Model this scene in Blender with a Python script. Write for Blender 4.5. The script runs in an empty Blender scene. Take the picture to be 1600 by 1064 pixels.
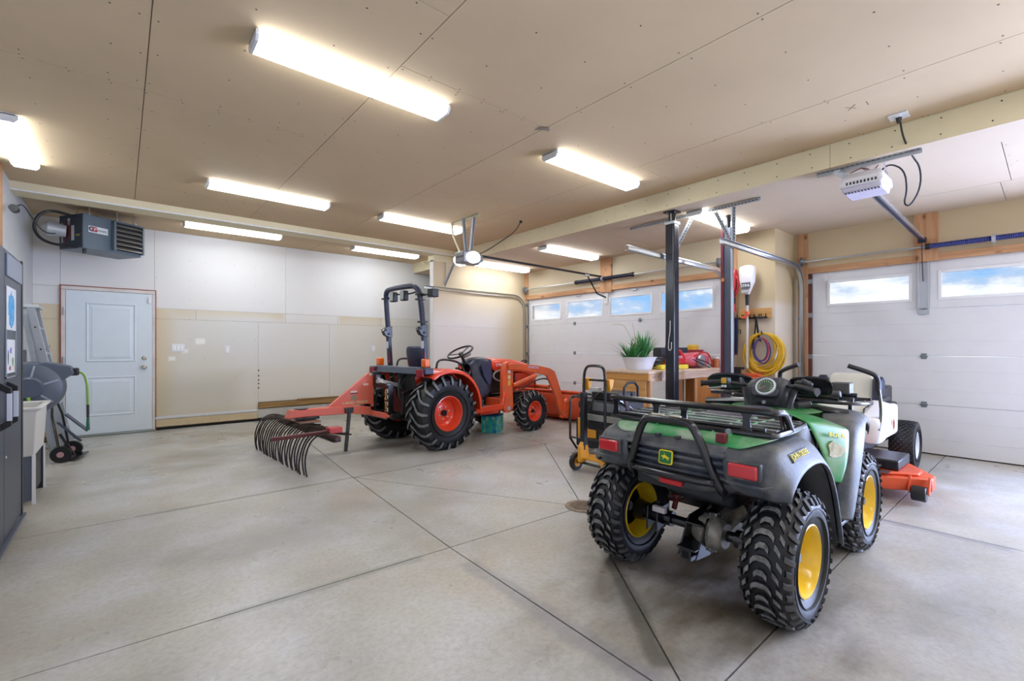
import bpy, bmesh, math, random
from mathutils import Vector, Matrix, Euler
R_ = math.radians
random.seed(7)
S = bpy.context.scene
C = S.collection

# ---------------------------------------------------------------- camera, sky, light, exposure
cam = bpy.data.cameras.new('camera')
cam.sensor_width = 36.0
cam.lens = 16.2
cam.shift_y = 11 / 1600
cam.clip_start = 0.05
camera = bpy.data.objects.new('camera', cam)
camera.location = (0, 0, 1.22)
camera.rotation_euler = (R_(90), 0, R_(49.7 - 90))
C.objects.link(camera)
S.camera = camera
S.view_settings.view_transform = 'Standard'
S.view_settings.look = 'None'
S.view_settings.gamma = 1.0
S.view_settings.use_curve_mapping = False
S.view_settings.exposure = 1.12
LAMP = 9.0            # glow of the fixture lenses

W = bpy.data.worlds.new('sky')
S.world = W
W.use_nodes = True
nt = W.node_tree
nt.nodes.clear()
def N(nt, t, **kw):
    n = nt.nodes.new(t)
    for k, v in kw.items():
        setattr(n, k, v)
    return n
tc = N(nt, 'ShaderNodeTexCoord')
sep = N(nt, 'ShaderNodeSeparateXYZ')
nt.links.new(tc.outputs['Generated'], sep.inputs[0])
ramp = N(nt, 'ShaderNodeValToRGB')
ramp.color_ramp.elements[0].position = 0.0
ramp.color_ramp.elements[0].color = (0.20, 0.22, 0.16, 1)
ramp.color_ramp.elements[1].position = 1.0
ramp.color_ramp.elements[1].color = (0.10, 0.28, 0.75, 1)
e = ramp.color_ramp.elements.new(0.49); e.color = (0.25, 0.27, 0.20, 1)
e = ramp.color_ramp.elements.new(0.505); e.color = (0.50, 0.70, 0.95, 1)
e = ramp.color_ramp.elements.new(0.56); e.color = (0.27, 0.55, 0.95, 1)
mr = N(nt, 'ShaderNodeMapRange')
mr.inputs[1].default_value = -1; mr.inputs[2].default_value = 1
nt.links.new(sep.outputs[2], mr.inputs[0])
nt.links.new(mr.outputs[0], ramp.inputs[0])
mp = N(nt, 'ShaderNodeMapping')
mp.inputs['Scale'].default_value = (6.5, 6.5, 17)
mp.inputs['Location'].default_value = (0.55, 0.2, 0.3)
nt.links.new(tc.outputs['Generated'], mp.inputs[0])
nz = N(nt, 'ShaderNodeTexNoise')
nz.inputs['Scale'].default_value = 1.0
nz.inputs['Detail'].default_value = 8
nz.inputs['Roughness'].default_value = 0.55
nt.links.new(mp.outputs[0], nz.inputs['Vector'])
cr = N(nt, 'ShaderNodeValToRGB')
cr.color_ramp.elements[0].position = 0.40; cr.color_ramp.elements[0].color = (0, 0, 0, 1)
cr.color_ramp.elements[1].position = 0.50; cr.color_ramp.elements[1].color = (1, 1, 1, 1)
nt.links.new(nz.outputs[0], cr.inputs[0])
cr2 = N(nt, 'ShaderNodeValToRGB')
cr2.color_ramp.elements[0].position = 0.47; cr2.color_ramp.elements[0].color = (0.62, 0.70, 0.84, 1)
cr2.color_ramp.elements[1].position = 0.60; cr2.color_ramp.elements[1].color = (1.25, 1.25, 1.27, 1)
nt.links.new(nz.outputs[0], cr2.inputs[0])
mx = N(nt, 'ShaderNodeMixRGB')
nt.links.new(cr.outputs[0], mx.inputs[0])
nt.links.new(ramp.outputs[0], mx.inputs[1])
nt.links.new(cr2.outputs[0], mx.inputs[2])
bg = N(nt, 'ShaderNodeBackground')
bg.inputs[1].default_value = 0.50
nt.links.new(mx.outputs[0], bg.inputs[0])
wo = N(nt, 'ShaderNodeOutputWorld')
nt.links.new(bg.outputs[0], wo.inputs[0])

# area lamp standing in for daylight from an unseen, added open bay
la = bpy.data.lights.new('added_bay_daylight', 'AREA')
la.shape = 'RECTANGLE'; la.size = 2.4; la.size_y = 2.0; la.energy = 300; la.color = (0.50, 0.62, 1.0)
lo = bpy.data.objects.new('added_bay_daylight', la)
lo.location = (6.9, -2.0, 1.15)
lo.rotation_euler = (R_(90), 0, R_(90))
C.objects.link(lo)

# ---------------------------------------------------------------- helpers
def srgb(h):
    h = h.lstrip('#')
    c = [int(h[i:i+2], 16) / 255 for i in (0, 2, 4)]
    return tuple((x / 12.92 if x <= 0.04045 else ((x + 0.055) / 1.055) ** 2.4) for x in c) + (1,)
MATS = {}
def mat(name, col, rough=0.5, metal=0.0, emit=0, dirt=None, dirt_amt=0.4, dirt_scale=6.0, bump=0.0, bscale=40.0,
        spec=0.5, coat=0.0, var=0.06):
    if name in MATS: return MATS[name]
    m = bpy.data.materials.new(name)
    m.use_nodes = True
    t = m.node_tree
    b = t.nodes['Principled BSDF']
    c = srgb(col)
    b.inputs['Roughness'].default_value = rough
    b.inputs['Metallic'].default_value = metal
    b.inputs['Specular IOR Level'].default_value = spec
    b.inputs['Coat Weight'].default_value = coat
    b.inputs['Coat Roughness'].default_value = 0.1
    co = N(t, 'ShaderNodeTexCoord')
    n1 = N(t, 'ShaderNodeTexNoise')
    n1.inputs['Scale'].default_value = dirt_scale
    n1.inputs['Detail'].default_value = 6
    n1.inputs['Roughness'].default_value = 0.6
    t.links.new(co.outputs['Object'], n1.inputs['Vector'])
    r = N(t, 'ShaderNodeValToRGB')
    r.color_ramp.elements[0].position = 0.42
    r.color_ramp.elements[1].position = 0.68
    if dirt:
        r.color_ramp.elements[0].color = (0, 0, 0, 1)
        r.color_ramp.elements[1].color = (dirt_amt,) * 3 + (1,)
        x = N(t, 'ShaderNodeMixRGB')
        x.inputs[1].default_value = c
        x.inputs[2].default_value = srgb(dirt)
    else:
        r.color_ramp.elements[0].color = (0, 0, 0, 1)
        r.color_ramp.elements[1].color = (1, 1, 1, 1)
        x = N(t, 'ShaderNodeMixRGB')
        x.inputs[1].default_value = c
        x.inputs[2].default_value = tuple(min(1, v * (1 - var)) for v in c[:3]) + (1,)
    t.links.new(n1.outputs[0], r.inputs[0])
    t.links.new(r.outputs[0], x.inputs[0])
    t.links.new(x.outputs[0], b.inputs['Base Color'])
    if bump:
        n2 = N(t, 'ShaderNodeTexNoise')
        n2.inputs['Scale'].default_value = bscale
        n2.inputs['Detail'].default_value = 4
        t.links.new(co.outputs['Object'], n2.inputs['Vector'])
        bp = N(t, 'ShaderNodeBump')
        bp.inputs['Strength'].default_value = bump
        bp.inputs['Distance'].default_value = 0.01
        t.links.new(n2.outputs[0], bp.inputs['Height'])
        t.links.new(bp.outputs[0], b.inputs['Normal'])
    if emit:
        b.inputs['Emission Color'].default_value = (0.90, 0.95, 1.0, 1)
        b.inputs['Emission Strength'].default_value = emit
    MATS[name] = m
    return m

def fr(o):
    """rotation matrix from x axis and z axis"""
    return o
def rotz(a): return Matrix.Rotation(R_(a), 4, 'Z')
def rotx(a): return Matrix.Rotation(R_(a), 4, 'X')
def roty(a): return Matrix.Rotation(R_(a), 4, 'Y')
def trn(x, y, z): return Matrix.Translation((x, y, z))

class MB:
    def __init__(s): s.v = []; s.f = []; s.m = []
    def add(s, vs, fs, m=0, M=None):
        k = len(s.v)
        for p in vs:
            p = Vector(p)
            if M is not None: p = M @ p
            s.v.append(tuple(p))
        for f in fs:
            s.f.append(tuple(i + k for i in f)); s.m.append(m)
        return s
    def box(s, cx, cy, cz, sx, sy, sz, m=0, M=None):
        x, y, z = sx / 2, sy / 2, sz / 2
        vs = [(cx + i * x, cy + j * y, cz + k * z) for k in (-1, 1) for j in (-1, 1) for i in (-1, 1)]
        return s.add(vs, [(0, 2, 3, 1), (4, 5, 7, 6), (0, 1, 5, 4), (2, 6, 7, 3), (0, 4, 6, 2), (1, 3, 7, 5)], m, M)
    def bx(s, x0, x1, y0, y1, z0, z1, m=0, M=None):
        return s.box((x0 + x1) / 2, (y0 + y1) / 2, (z0 + z1) / 2, abs(x1 - x0), abs(y1 - y0), abs(z1 - z0), m, M)
    def cyl(s, p0, p1, r0, r1=None, n=14, m=0, cap=True, M=None):
        if r1 is None: r1 = r0
        p0 = Vector(p0); p1 = Vector(p1)
        d = (p1 - p0).normalized()
        a = d.orthogonal().normalized(); b = d.cross(a)
        vs = []
        for p, r in ((p0, r0), (p1, r1)):
            for i in range(n):
                t = 2 * math.pi * i / n
                vs.append(p + (a * math.cos(t) + b * math.sin(t)) * r)
        fs = [(i, (i + 1) % n, n + (i + 1) % n, n + i) for i in range(n)]
        if cap: fs += [tuple(reversed(range(n))), tuple(range(n, 2 * n))]
        return s.add(vs, fs, m, M)
    def bar(s, p0, p1, w, h, up=(0, 0, 1), m=0, M=None):
        """rectangular bar from p0 to p1; w across, h along up"""
        p0 = Vector(p0); p1 = Vector(p1)
        d = (p1 - p0).normalized(); u = Vector(up)
        sd = d.cross(u)
        if sd.length < 1e-4: sd = d.orthogonal()
        sd.normalize(); u = sd.cross(d).normalized()
        vs = []
        for p in (p0, p1):
            for (i, j) in ((-1, -1), (1, -1), (1, 1), (-1, 1)):
                vs.append(p + sd * w / 2 * i + u * h / 2 * j)
        return s.add(vs, [(0, 3, 2, 1), (4, 5, 6, 7), (0, 1, 5, 4), (1, 2, 6, 5), (2, 3, 7, 6), (3, 0, 4, 7)], m, M)
    def tube(s, pts, r, n=8, closed=False, m=0, sm=0, M=None):
        P = [Vector(p) for p in pts]
        for _ in range(sm):
            Q = []
            L = len(P)
            if not closed: Q.append(P[0])
            for i in range(L if closed else L - 1):
                a, b = P[i], P[(i + 1) % L]
                Q += [a * .75 + b * .25, a * .25 + b * .75]
            if not closed: Q.append(P[-1])
            P = Q
        L = len(P)
        rr = r if isinstance(r, (list, tuple)) else None
        vs = []; prev = None
        for i in range(L):
            if closed: d = P[(i + 1) % L] - P[i - 1]
            else: d = P[min(i + 1, L - 1)] - P[max(i - 1, 0)]
            if d.length < 1e-9: d = Vector((0, 0, 1))
            d.normalize()
            if prev is None: a = d.orthogonal().normalized()
            else:
                a = prev - d * prev.dot(d)
                a = a.normalized() if a.length > 1e-6 else d.orthogonal().normalized()
            prev = a
            b = d.cross(a)
            q = r if rr is None else rr[0] + (rr[1] - rr[0]) * i / (L - 1)
            for k in range(n):
                t = 2 * math.pi * k / n
                vs.append(P[i] + (a * math.cos(t) + b * math.sin(t)) * q)
        fs = []
        for i in range(L if closed else L - 1):
            j = (i + 1) % L
            for k in range(n):
                fs.append((i * n + k, i * n + (k + 1) % n, j * n + (k + 1) % n, j * n + k))
        if not closed: fs += [tuple(reversed(range(n))), tuple(range((L - 1) * n, L * n))]
        return s.add(vs, fs, m, M)
    def lathe(s, prof, n=32, m=0, M=None, closed=False, cap=True):
        """profile of (y, r), turned about the y axis"""
        vs = []
        for (y, r) in prof:
            for k in range(n):
                t = 2 * math.pi * k / n
                vs.append((r * math.cos(t), y, r * math.sin(t)))
        L = len(prof); fs = []
        for i in range(L if closed else L - 1):
            j = (i + 1) % L
            for k in range(n):
                fs.append((i * n + k, i * n + (k + 1) % n, j * n + (k + 1) % n, j * n + k))
        if not closed and cap:
            if prof[0][1] > 1e-4: fs.append(tuple(range(n)))
            if prof[-1][1] > 1e-4: fs.append(tuple(range((L - 1) * n, L * n)))
        return s.add(vs, fs, m, M)
    def prism(s, poly, t0, t1, ax='y', m=0, M=None):
        """poly of 2D points (the two other axes in order), extruded along ax"""
        def P(a, b, t):
            return {'x': (t, a, b), 'y': (a, t, b), 'z': (a, b, t)}[ax]
        n = len(poly)
        vs = [P(a, b, t0) for a, b in poly] + [P(a, b, t1) for a, b in poly]
        fs = [tuple(range(n)), tuple(reversed(range(n, 2 * n)))] + [(i, i + n, (i + 1) % n + n, (i + 1) % n) for i in range(n)]
        return s.add(vs, fs, m, M)
    def grid(s, rows, m=0, M=None, flip=False):
        """rows of points lofted to a sheet"""
        a = len(rows); b = len(rows[0])
        vs = [p for r in rows for p in r]
        fs = []
        for i in range(a - 1):
            for j in range(b - 1):
                f = (i * b + j, i * b + j + 1, (i + 1) * b + j + 1, (i + 1) * b + j)
                fs.append(f[::-1] if flip else f)
        return s.add(vs, fs, m, M)
    def build(s, name, mats, parent=None, bevel=0, smooth=True, solid=0, sub=0, ang=35, loc=None, segs=2, kind=None, recalc=True, weld=False):
        me = bpy.data.meshes.new(name)
        me.from_pydata(s.v, [], s.f)
        if not isinstance(mats, (list, tuple)): mats = [mats]
        for x in mats: me.materials.append(x)
        me.polygons.foreach_set('material_index', s.m)
        if recalc:
            bm = bmesh.new(); bm.from_mesh(me)
            if weld: bmesh.ops.remove_doubles(bm, verts=bm.verts, dist=1e-5)
            bmesh.ops.recalc_face_normals(bm, faces=bm.faces)
            bm.to_mesh(me); bm.free()
        if smooth:
            me.shade_smooth()
            me.set_sharp_from_angle(angle=R_(ang))
        me.update()
        o = bpy.data.objects.new(name, me)
        C.objects.link(o)
        if parent is not None: o.parent = parent
        if loc: o.location = loc
        if solid:
            d = o.modifiers.new('solid', 'SOLIDIFY'); d.thickness = abs(solid); d.offset = 0
        if sub:
            d = o.modifiers.new('sub', 'SUBSURF'); d.levels = sub; d.render_levels = sub
        if bevel:
            d = o.modifiers.new('bevel', 'BEVEL'); d.width = bevel; d.segments = segs; d.limit_method = 'ANGLE'; d.angle_limit = R_(30)
        if kind: o['kind'] = kind
        return o

def thing(name, label, cat, loc=(0, 0, 0), rz=0, group=None):
    o = bpy.data.objects.new(name, None)
    o.empty_display_size = 0.1
    C.objects.link(o)
    o.location = loc; o.rotation_euler = (0, 0, R_(rz))
    o['label'] = label; o['category'] = cat
    if group: o['group'] = group
    return o
def tag(o, label, cat, group=None):
    o['label'] = label; o['category'] = cat
    if group: o['group'] = group
    return o
def struct(o): o['kind'] = 'structure'; return o
def copy_tree(o, parent=None):
    c = o.copy(); C.objects.link(c); c.parent = parent
    for ch in list(o.children): copy_tree(ch, c)
    return c
def text(body, size, M, m, parent=None, name='lettering', ext=0.0006, align='CENTER', bold=0.0, sx=1.0):
    cu = bpy.data.curves.new(name, 'FONT')
    cu.body = body; cu.size = size; cu.extrude = ext; cu.align_x = align; cu.align_y = 'CENTER'; cu.offset = bold
    cu.materials.append(m)
    o = bpy.data.objects.new(name, cu)
    C.objects.link(o)
    bpy.context.view_layer.update()
    me = bpy.data.meshes.new_from_object(o)
    bpy.data.objects.remove(o)
    me.name = name
    o = bpy.data.objects.new(name, me)
    C.objects.link(o)
    o.matrix_basis = M @ Matrix.Diagonal((sx, 1, 1, 1))
    if parent is not None: o.parent = parent
    return o
def basis(loc, xdir, zdir):
    """matrix whose x runs along xdir and whose z (the face normal) along zdir"""
    x = Vector(xdir).normalized(); z = Vector(zdir).normalized()
    y = z.cross(x).normalized(); x = y.cross(z).normalized()
    M = Matrix((x, y, z)).transposed().to_4x4()
    M.translation = Vector(loc)
    return M

# ---------------------------------------------------------------- materials
def concrete(name, a='#c9c7c0', b='#93918b'):
    m = bpy.data.materials.new(name); m.use_nodes = True
    t = m.node_tree; bs = t.nodes['Principled BSDF']
    geo = N(t, 'ShaderNodeNewGeometry')
    def noise(scale, detail=6, rough=.6, loc=(0, 0, 0), sc=(1, 1, 1)):
        mpn = N(t, 'ShaderNodeMapping'); mpn.inputs['Location'].default_value = loc; mpn.inputs['Scale'].default_value = sc
        t.links.new(geo.outputs['Position'], mpn.inputs[0])
        n = N(t, 'ShaderNodeTexNoise'); n.inputs['Scale'].default_value = scale; n.inputs['Detail'].default_value = detail
        n.inputs['Roughness'].default_value = rough
        t.links.new(mpn.outputs[0], n.inputs['Vector'])
        return n.outputs[0]
    def rmp(src, p0, p1, c0=(0, 0, 0, 1), c1=(1, 1, 1, 1)):
        r = N(t, 'ShaderNodeValToRGB'); r.color_ramp.interpolation = 'EASE'; r.color_ramp.elements[0].position = p0; r.color_ramp.elements[1].position = p1
        r.color_ramp.elements[0].color = c0; r.color_ramp.elements[1].color = c1
        t.links.new(src, r.inputs[0]); return r.outputs[0]
    def mix(fac, c1, c2, typ='MIX'):
        x = N(t, 'ShaderNodeMixRGB'); x.blend_type = typ
        for k, q in ((0, fac), (1, c1), (2, c2)):
            if hasattr(q, 'default_value') or hasattr(q, 'links'): t.links.new(q, x.inputs[k])
            else: x.inputs[k].default_value = q
        return x.outputs[0]
    def math_(op, a_, b_=None, clamp=False):
        x = N(t, 'ShaderNodeMath'); x.operation = op; x.use_clamp = clamp
        for k, q in ((0, a_), (1, b_)):
            if q is None: continue
            if isinstance(q, (int, float)): x.inputs[k].default_value = q
            else: t.links.new(q, x.inputs[k])
        return x.outputs[0]
    base = mix(rmp(noise(0.9, 6, .55), .25, .75), srgb(a), srgb(b))
    warm = mix(rmp(noise(0.55, 5, .55, (7, 3, 0)), .30, .78, c1=(.75,) * 3 + (1,)), base, srgb('#b9b09b'))
    base = mix(rmp(noise(2.2, 6, .6, (1, 9, 0)), .38, .80, c1=(.7,) * 3 + (1,)), warm, srgb('#cfd1d6'))
    fine = mix(rmp(noise(38, 4, .7), .35, .75, c1=(.30,) * 3 + (1,)), base, srgb('#6f6d66'))
    # stains: brown under the quad and by the drain, tyre-dark seams along two joints
    sp = N(t, 'ShaderNodeSeparateXYZ'); t.links.new(geo.outputs['Position'], sp.inputs[0])
    X, Y = sp.outputs[0], sp.outputs[1]
    wob = math_('MULTIPLY', math_('SUBTRACT', noise(3.5, 3, .5, (3, 3, 3)), .5), .34)
    def seg(x0, y0, x1, y1, w, soft):
        L = math.hypot(x1 - x0, y1 - y0); ux, uy = (x1 - x0) / L, (y1 - y0) / L
        dx = math_('SUBTRACT', X, x0); dy = math_('SUBTRACT', Y, y0)
        al = math_('ADD', math_('MULTIPLY', dx, ux), math_('MULTIPLY', dy, uy))
        ac = math_('ABSOLUTE', math_('ADD', math_('ADD', math_('MULTIPLY', dx, -uy), math_('MULTIPLY', dy, ux)), math_('MULTIPLY', wob, .35)))
        alc = math_('MAXIMUM', math_('MULTIPLY', al, -1), math_('SUBTRACT', al, L))
        d_ = math_('MAXIMUM', ac, alc)
        mrn = N(t, 'ShaderNodeMapRange'); mrn.inputs[1].default_value = w; mrn.inputs[2].default_value = w + soft
        mrn.inputs[3].default_value = 1; mrn.inputs[4].default_value = 0
        t.links.new(d_, mrn.inputs[0]); return mrn.outputs[0]
    def blob(cx, cy, rx, ry, soft=.6):
        dx = math_('DIVIDE', math_('SUBTRACT', X, cx), rx); dy = math_('DIVIDE', math_('SUBTRACT', Y, cy), ry)
        q = math_('SQRT', math_('ADD', math_('MULTIPLY', dx, dx), math_('MULTIPLY', dy, dy)))
        q = math_('ADD', q, math_('MULTIPLY', wob, 2.2))
        mrn = N(t, 'ShaderNodeMapRange'); mrn.inputs[1].default_value = 1 - soft; mrn.inputs[2].default_value = 1
        mrn.inputs[3].default_value = 1; mrn.inputs[4].default_value = 0
        t.links.new(q, mrn.inputs[0]); return mrn.outputs[0]
    c = fine
    brown = noise(1.7, 4, .55, (5, 1, 2), (1, 2.2, 1))
    for (cx, cy, rx, ry, am, col) in ((2.45, 1.25, 1.35, .9, 1.0, '#56442b'), (2.0, .85, .95, .6, .8, '#4a3922'), (2.5, 5.4, 1.9, .7, .6, '#5f5138'), (1.4, 7.4, 1.5, .8, .7, '#655842'),
                                 (.3, 6.0, 1.0, .7, .5, '#6d624c'), (5.0, 1.0, 1.0, .9, .6, '#6e6453'), (6.2, .9, .9, .8, .5, '#6b6759'), (3.3, 4.4, 1.2, .5, .45, '#7c7b82'), (1.9, 6.5, 1.6, .5, .5, '#6f6c66'), (3.0, .3, 1.2, .4, .4, '#75787f'), (.9, 3.3, 1.3, .5, .4, '#77756f')):
        c = mix(math_('MULTIPLY', math_('MULTIPLY', blob(cx, cy, rx, ry, .9), rmp(brown, .30, .66, (.25,) * 3 + (1,))), am), c, srgb(col))
    c = mix(math_('MULTIPLY', seg(1.6, 1.0, 2.2, 1.72, .022, .03), .65), c, srgb('#5a5851'))
    c = mix(math_('MULTIPLY', seg(1.475, 1.0, 1.50, 2.1, .035, .05), .42), c, srgb('#7d7b86'))
    c = mix(math_('MULTIPLY', seg(.35, 2.44, 1.3, 2.40, .014, .03), .4), c, srgb('#76766f'))
    c = mix(math_('MULTIPLY', seg(4.1, .2, 4.12, .8, .02, .04), .4), c, srgb('#6c6f80'))
    c = mix(math_('MULTIPLY', seg(.1, 4.28, 2.6, 4.25, .012, .03), .35), c, srgb('#74726a'))
    t.links.new(c, bs.inputs['Base Color'])
    rr = rmp(noise(1.3, 5, .55, (4, 4, 4)), .2, .8, (.22,) * 3 + (1,), (.46,) * 3 + (1,))
    t.links.new(rr, bs.inputs['Roughness'])
    bs.inputs['Specular IOR Level'].default_value = 0.5
    bp = N(t, 'ShaderNodeBump'); bp.inputs['Strength'].default_value = .10; bp.inputs['Distance'].default_value = .01
    t.links.new(noise(22, 5, .6), bp.inputs['Height']); t.links.new(bp.outputs[0], bs.inputs['Normal'])
    return m
CONC = concrete('concrete')

def board_paint(name, base, patches, soft=.03, rough=.75):
    """drywall colour with painted/primed areas given as world boxes (axis pair ranges, colour, strength)"""
    m = bpy.data.materials.new(name); m.use_nodes = True
    t = m.node_tree; bs = t.nodes['Principled BSDF']
    bs.inputs['Roughness'].default_value = rough; bs.inputs['Specular IOR Level'].default_value = .3
    geo = N(t, 'ShaderNodeNewGeometry'); sp = N(t, 'ShaderNodeSeparateXYZ'); t.links.new(geo.outputs['Position'], sp.inputs[0])
    nn = N(t, 'ShaderNodeTexNoise'); nn.inputs['Scale'].default_value = 3.0; nn.inputs['Detail'].default_value = 6
    t.links.new(geo.outputs['Position'], nn.inputs['Vector'])
    def mth(op, a_, b_):
        x = N(t, 'ShaderNodeMath'); x.operation = op
        for k, q in ((0, a_), (1, b_)):
            if isinstance(q, (int, float)): x.inputs[k].default_value = q
            else: t.links.new(q, x.inputs[k])
        return x.outputs[0]
    wob = mth('MULTIPLY', mth('SUBTRACT', nn.outputs[0], .5), soft * 3)
    x = N(t, 'ShaderNodeMixRGB'); x.inputs[1].default_value = srgb(base)
    cb = srgb(base); x.inputs[2].default_value = tuple(v * .93 for v in cb[:3]) + (1,)
    t.links.new(nn.outputs[0], x.inputs[0]); cur = x.outputs[0]
    for (ax, a0, a1, z0, z1, col, amt, sf) in patches:
        A = sp.outputs['XYZ'.index(ax)]; Z = sp.outputs[2]
        h0, h1 = (a1 - a0) / 2, (z1 - z0) / 2
        da = mth('SUBTRACT', mth('ABSOLUTE', mth('SUBTRACT', A, (a0 + a1) / 2), 0), h0)
        dz = mth('SUBTRACT', mth('ABSOLUTE', mth('SUBTRACT', Z, (z0 + z1) / 2), 0), h1)
        d_ = mth('ADD', mth('MAXIMUM', da, dz), wob if sf > .02 else 0)
        mrn = N(t, 'ShaderNodeMapRange'); mrn.inputs[1].default_value = 0; mrn.inputs[2].default_value = max(sf, .004)
        mrn.inputs[3].default_value = amt; mrn.inputs[4].default_value = 0
        t.links.new(d_, mrn.inputs[0])
        x = N(t, 'ShaderNodeMixRGB'); t.links.new(mrn.outputs[0], x.inputs[0]); t.links.new(cur, x.inputs[1]); x.inputs[2].default_value = srgb(col)
        cur = x.outputs[0]
    t.links.new(cur, bs.inputs['Base Color'])
    return m

def wood_mat(name, a, b, axis='Z', knots=True, rough=.6):
    m = bpy.data.materials.new(name); m.use_nodes = True
    t = m.node_tree; bs = t.nodes['Principled BSDF']; bs.inputs['Roughness'].default_value = rough
    bs.inputs['Specular IOR Level'].default_value = .3
    co = N(t, 'ShaderNodeTexCoord'); mpn = N(t, 'ShaderNodeMapping')
    sc = {'X': (1.2, 14, 14), 'Y': (14, 1.2, 14), 'Z': (14, 14, 1.2)}[axis]
    mpn.inputs['Scale'].default_value = sc
    t.links.new(co.outputs['Object'], mpn.inputs[0])
    n1 = N(t, 'ShaderNodeTexNoise'); n1.inputs['Scale'].default_value = 1.6; n1.inputs['Detail'].default_value = 7; n1.inputs['Distortion'].default_value = .6
    t.links.new(mpn.outputs[0], n1.inputs['Vector'])
    r = N(t, 'ShaderNodeValToRGB'); r.color_ramp.elements[0].position = .35; r.color_ramp.elements[1].position = .7
    r.color_ramp.elements[0].color = srgb(a); r.color_ramp.elements[1].color = srgb(b)
    t.links.new(n1.outputs[0], r.inputs[0])
    out = r.outputs[0]
    if knots:
        n2 = N(t, 'ShaderNodeTexVoronoi'); n2.inputs['Scale'].default_value = 5.5
        mp2 = N(t, 'ShaderNodeMapping'); mp2.inputs['Scale'].default_value = tuple(1 if q > 2 else .55 for q in sc)
        t.links.new(co.outputs['Object'], mp2.inputs[0]); t.links.new(mp2.outputs[0], n2.inputs['Vector'])
        r2 = N(t, 'ShaderNodeValToRGB'); r2.color_ramp.elements[0].position = .05; r2.color_ramp.elements[1].position = .14
        r2.color_ramp.elements[0].color = (.8,) * 3 + (1,); r2.color_ramp.elements[1].color = (0, 0, 0, 1)
        t.links.new(n2.outputs['Distance'], r2.inputs[0])
        x = N(t, 'ShaderNodeMixRGB'); t.links.new(r2.outputs[0], x.inputs[0]); t.links.new(out, x.inputs[1]); x.inputs[2].default_value = srgb('#6b4022')
        out = x.outputs[0]
    t.links.new(out, bs.inputs['Base Color'])
    return m

def glass_mat():
    m = bpy.data.materials.new('window_glass'); m.use_nodes = True
    t = m.node_tree; t.nodes.clear()
    tr = N(t, 'ShaderNodeBsdfTransparent'); tr.inputs[0].default_value = (.93, .96, .98, 1)
    gl = N(t, 'ShaderNodeBsdfGlossy'); gl.inputs['Roughness'].default_value = .02
    fr_ = N(t, 'ShaderNodeFresnel'); fr_.inputs[0].default_value = 1.35
    x = N(t, 'ShaderNodeMixShader'); o = N(t, 'ShaderNodeOutputMaterial')
    t.links.new(fr_.outputs[0], x.inputs[0]); t.links.new(tr.outputs[0], x.inputs[1]); t.links.new(gl.outputs[0], x.inputs[2])
    t.links.new(x.outputs[0], o.inputs[0])
    return m
GLASS = glass_mat()
CEIL = mat('ceiling_board', '#cdb593', .8, spec=.25, var=.07, dirt_scale=1.2)
CEILLOW = mat('ceiling_board_pale', '#cdbaa2', .8, spec=.25, var=.05, dirt_scale=1.2)
BEAM = mat('beam_board', '#e2d6b4', .8, spec=.25, var=.05, dirt_scale=2)
WALLT = mat('wall_board', '#cbb997', .8, spec=.25, var=.06, dirt_scale=1.5)
WALLL = mat('wall_primed', '#d2d4d4', .75, spec=.25)
SCREW = mat('screw_dark', '#3a342c', .6)
WOOD = wood_mat('framing_pine', '#cda078', '#b58660')
WOODH = wood_mat('framing_pine_across', '#c89b74', '#ad7f58', 'Y')
WOODB = wood_mat('bench_pine', '#d8a05c', '#c08142', 'Y', knots=True)
WOODT = wood_mat('bench_top_ply', '#e3cdb5', '#cfae92', 'X', knots=False)
STEEL = mat('galvanised_steel', '#c4c8cc', .32, metal=.9, bump=.05)
STEELM = mat('dull_steel', '#b4b7ba', .45, metal=.3)
BLACK = mat('black_plastic', '#1c1d22', .42)
BLACKM = mat('black_paint', '#101117', .22, spec=.8)
GREYP = mat('grey_fender_plastic', '#454a52', .5, dirt='#8e8a80', dirt_amt=.45, dirt_scale=9, bump=.12, bscale=160)
RUBBER = mat('tyre_rubber', '#0c0d10', .5, dirt='#1e1e20', dirt_amt=.5, dirt_scale=12, bump=.06)
RUBTOP = mat('tyre_lug_worn', '#7f7d7a', .85, dirt='#3a3937', dirt_amt=.8, dirt_scale=30)
RUBTOPD = mat('tyre_lug_dark', '#474648', .75, dirt='#55524e', dirt_amt=.6, dirt_scale=25)
WHITE = mat('white_paint', '#e6e7ea', .45)
# ================================================================= the building
ZC, ZL = 2.95, 2.75        # main ceiling, ceiling of the door bay
X0, X1, X2 = -0.88, 6.38, 7.02
Y0, Y1, Y2 = -3.8, 7.10, 8.58
XB0, XB1 = 4.60, 4.99      # boxed beam
YJ = 2.33                  # where the door wall steps back

# ---- floor: slabs between sawn joints
fb = MB(); fb.bx(X0, X2 + .2, Y0, Y2, -.14, -.012)
floor = struct(fb.build('floor', mat('joint_dark', '#4b4740', .8), smooth=False))
def slab(poly, gap=.004):
    cx = sum(p[0] for p in poly) / len(poly); cy = sum(p[1] for p in poly) / len(poly)
    n = len(poly); out = []
    for i in range(n):
        p0, p1, p2 = poly[i - 1], poly[i], poly[(i + 1) % n]
        def nrm(a, b):
            dx, dy = b[0] - a[0], b[1] - a[1]; L = math.hypot(dx, dy); q = (-dy / L, dx / L)
            if (cx - a[0]) * q[0] + (cy - a[1]) * q[1] < 0: q = (-q[0], -q[1])
            return q
        q1, q2 = nrm(p0, p1), nrm(p1, p2)
        k = 1 + q1[0] * q2[0] + q1[1] * q2[1]
        out.append((p1[0] + gap * (q1[0] + q2[0]) / k, p1[1] + gap * (q1[1] + q2[1]) / k))
    b = MB(); b.prism(out, -.02, 0, 'z')
    return b.build('concrete_slab', CONC, floor, smooth=False)
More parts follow.
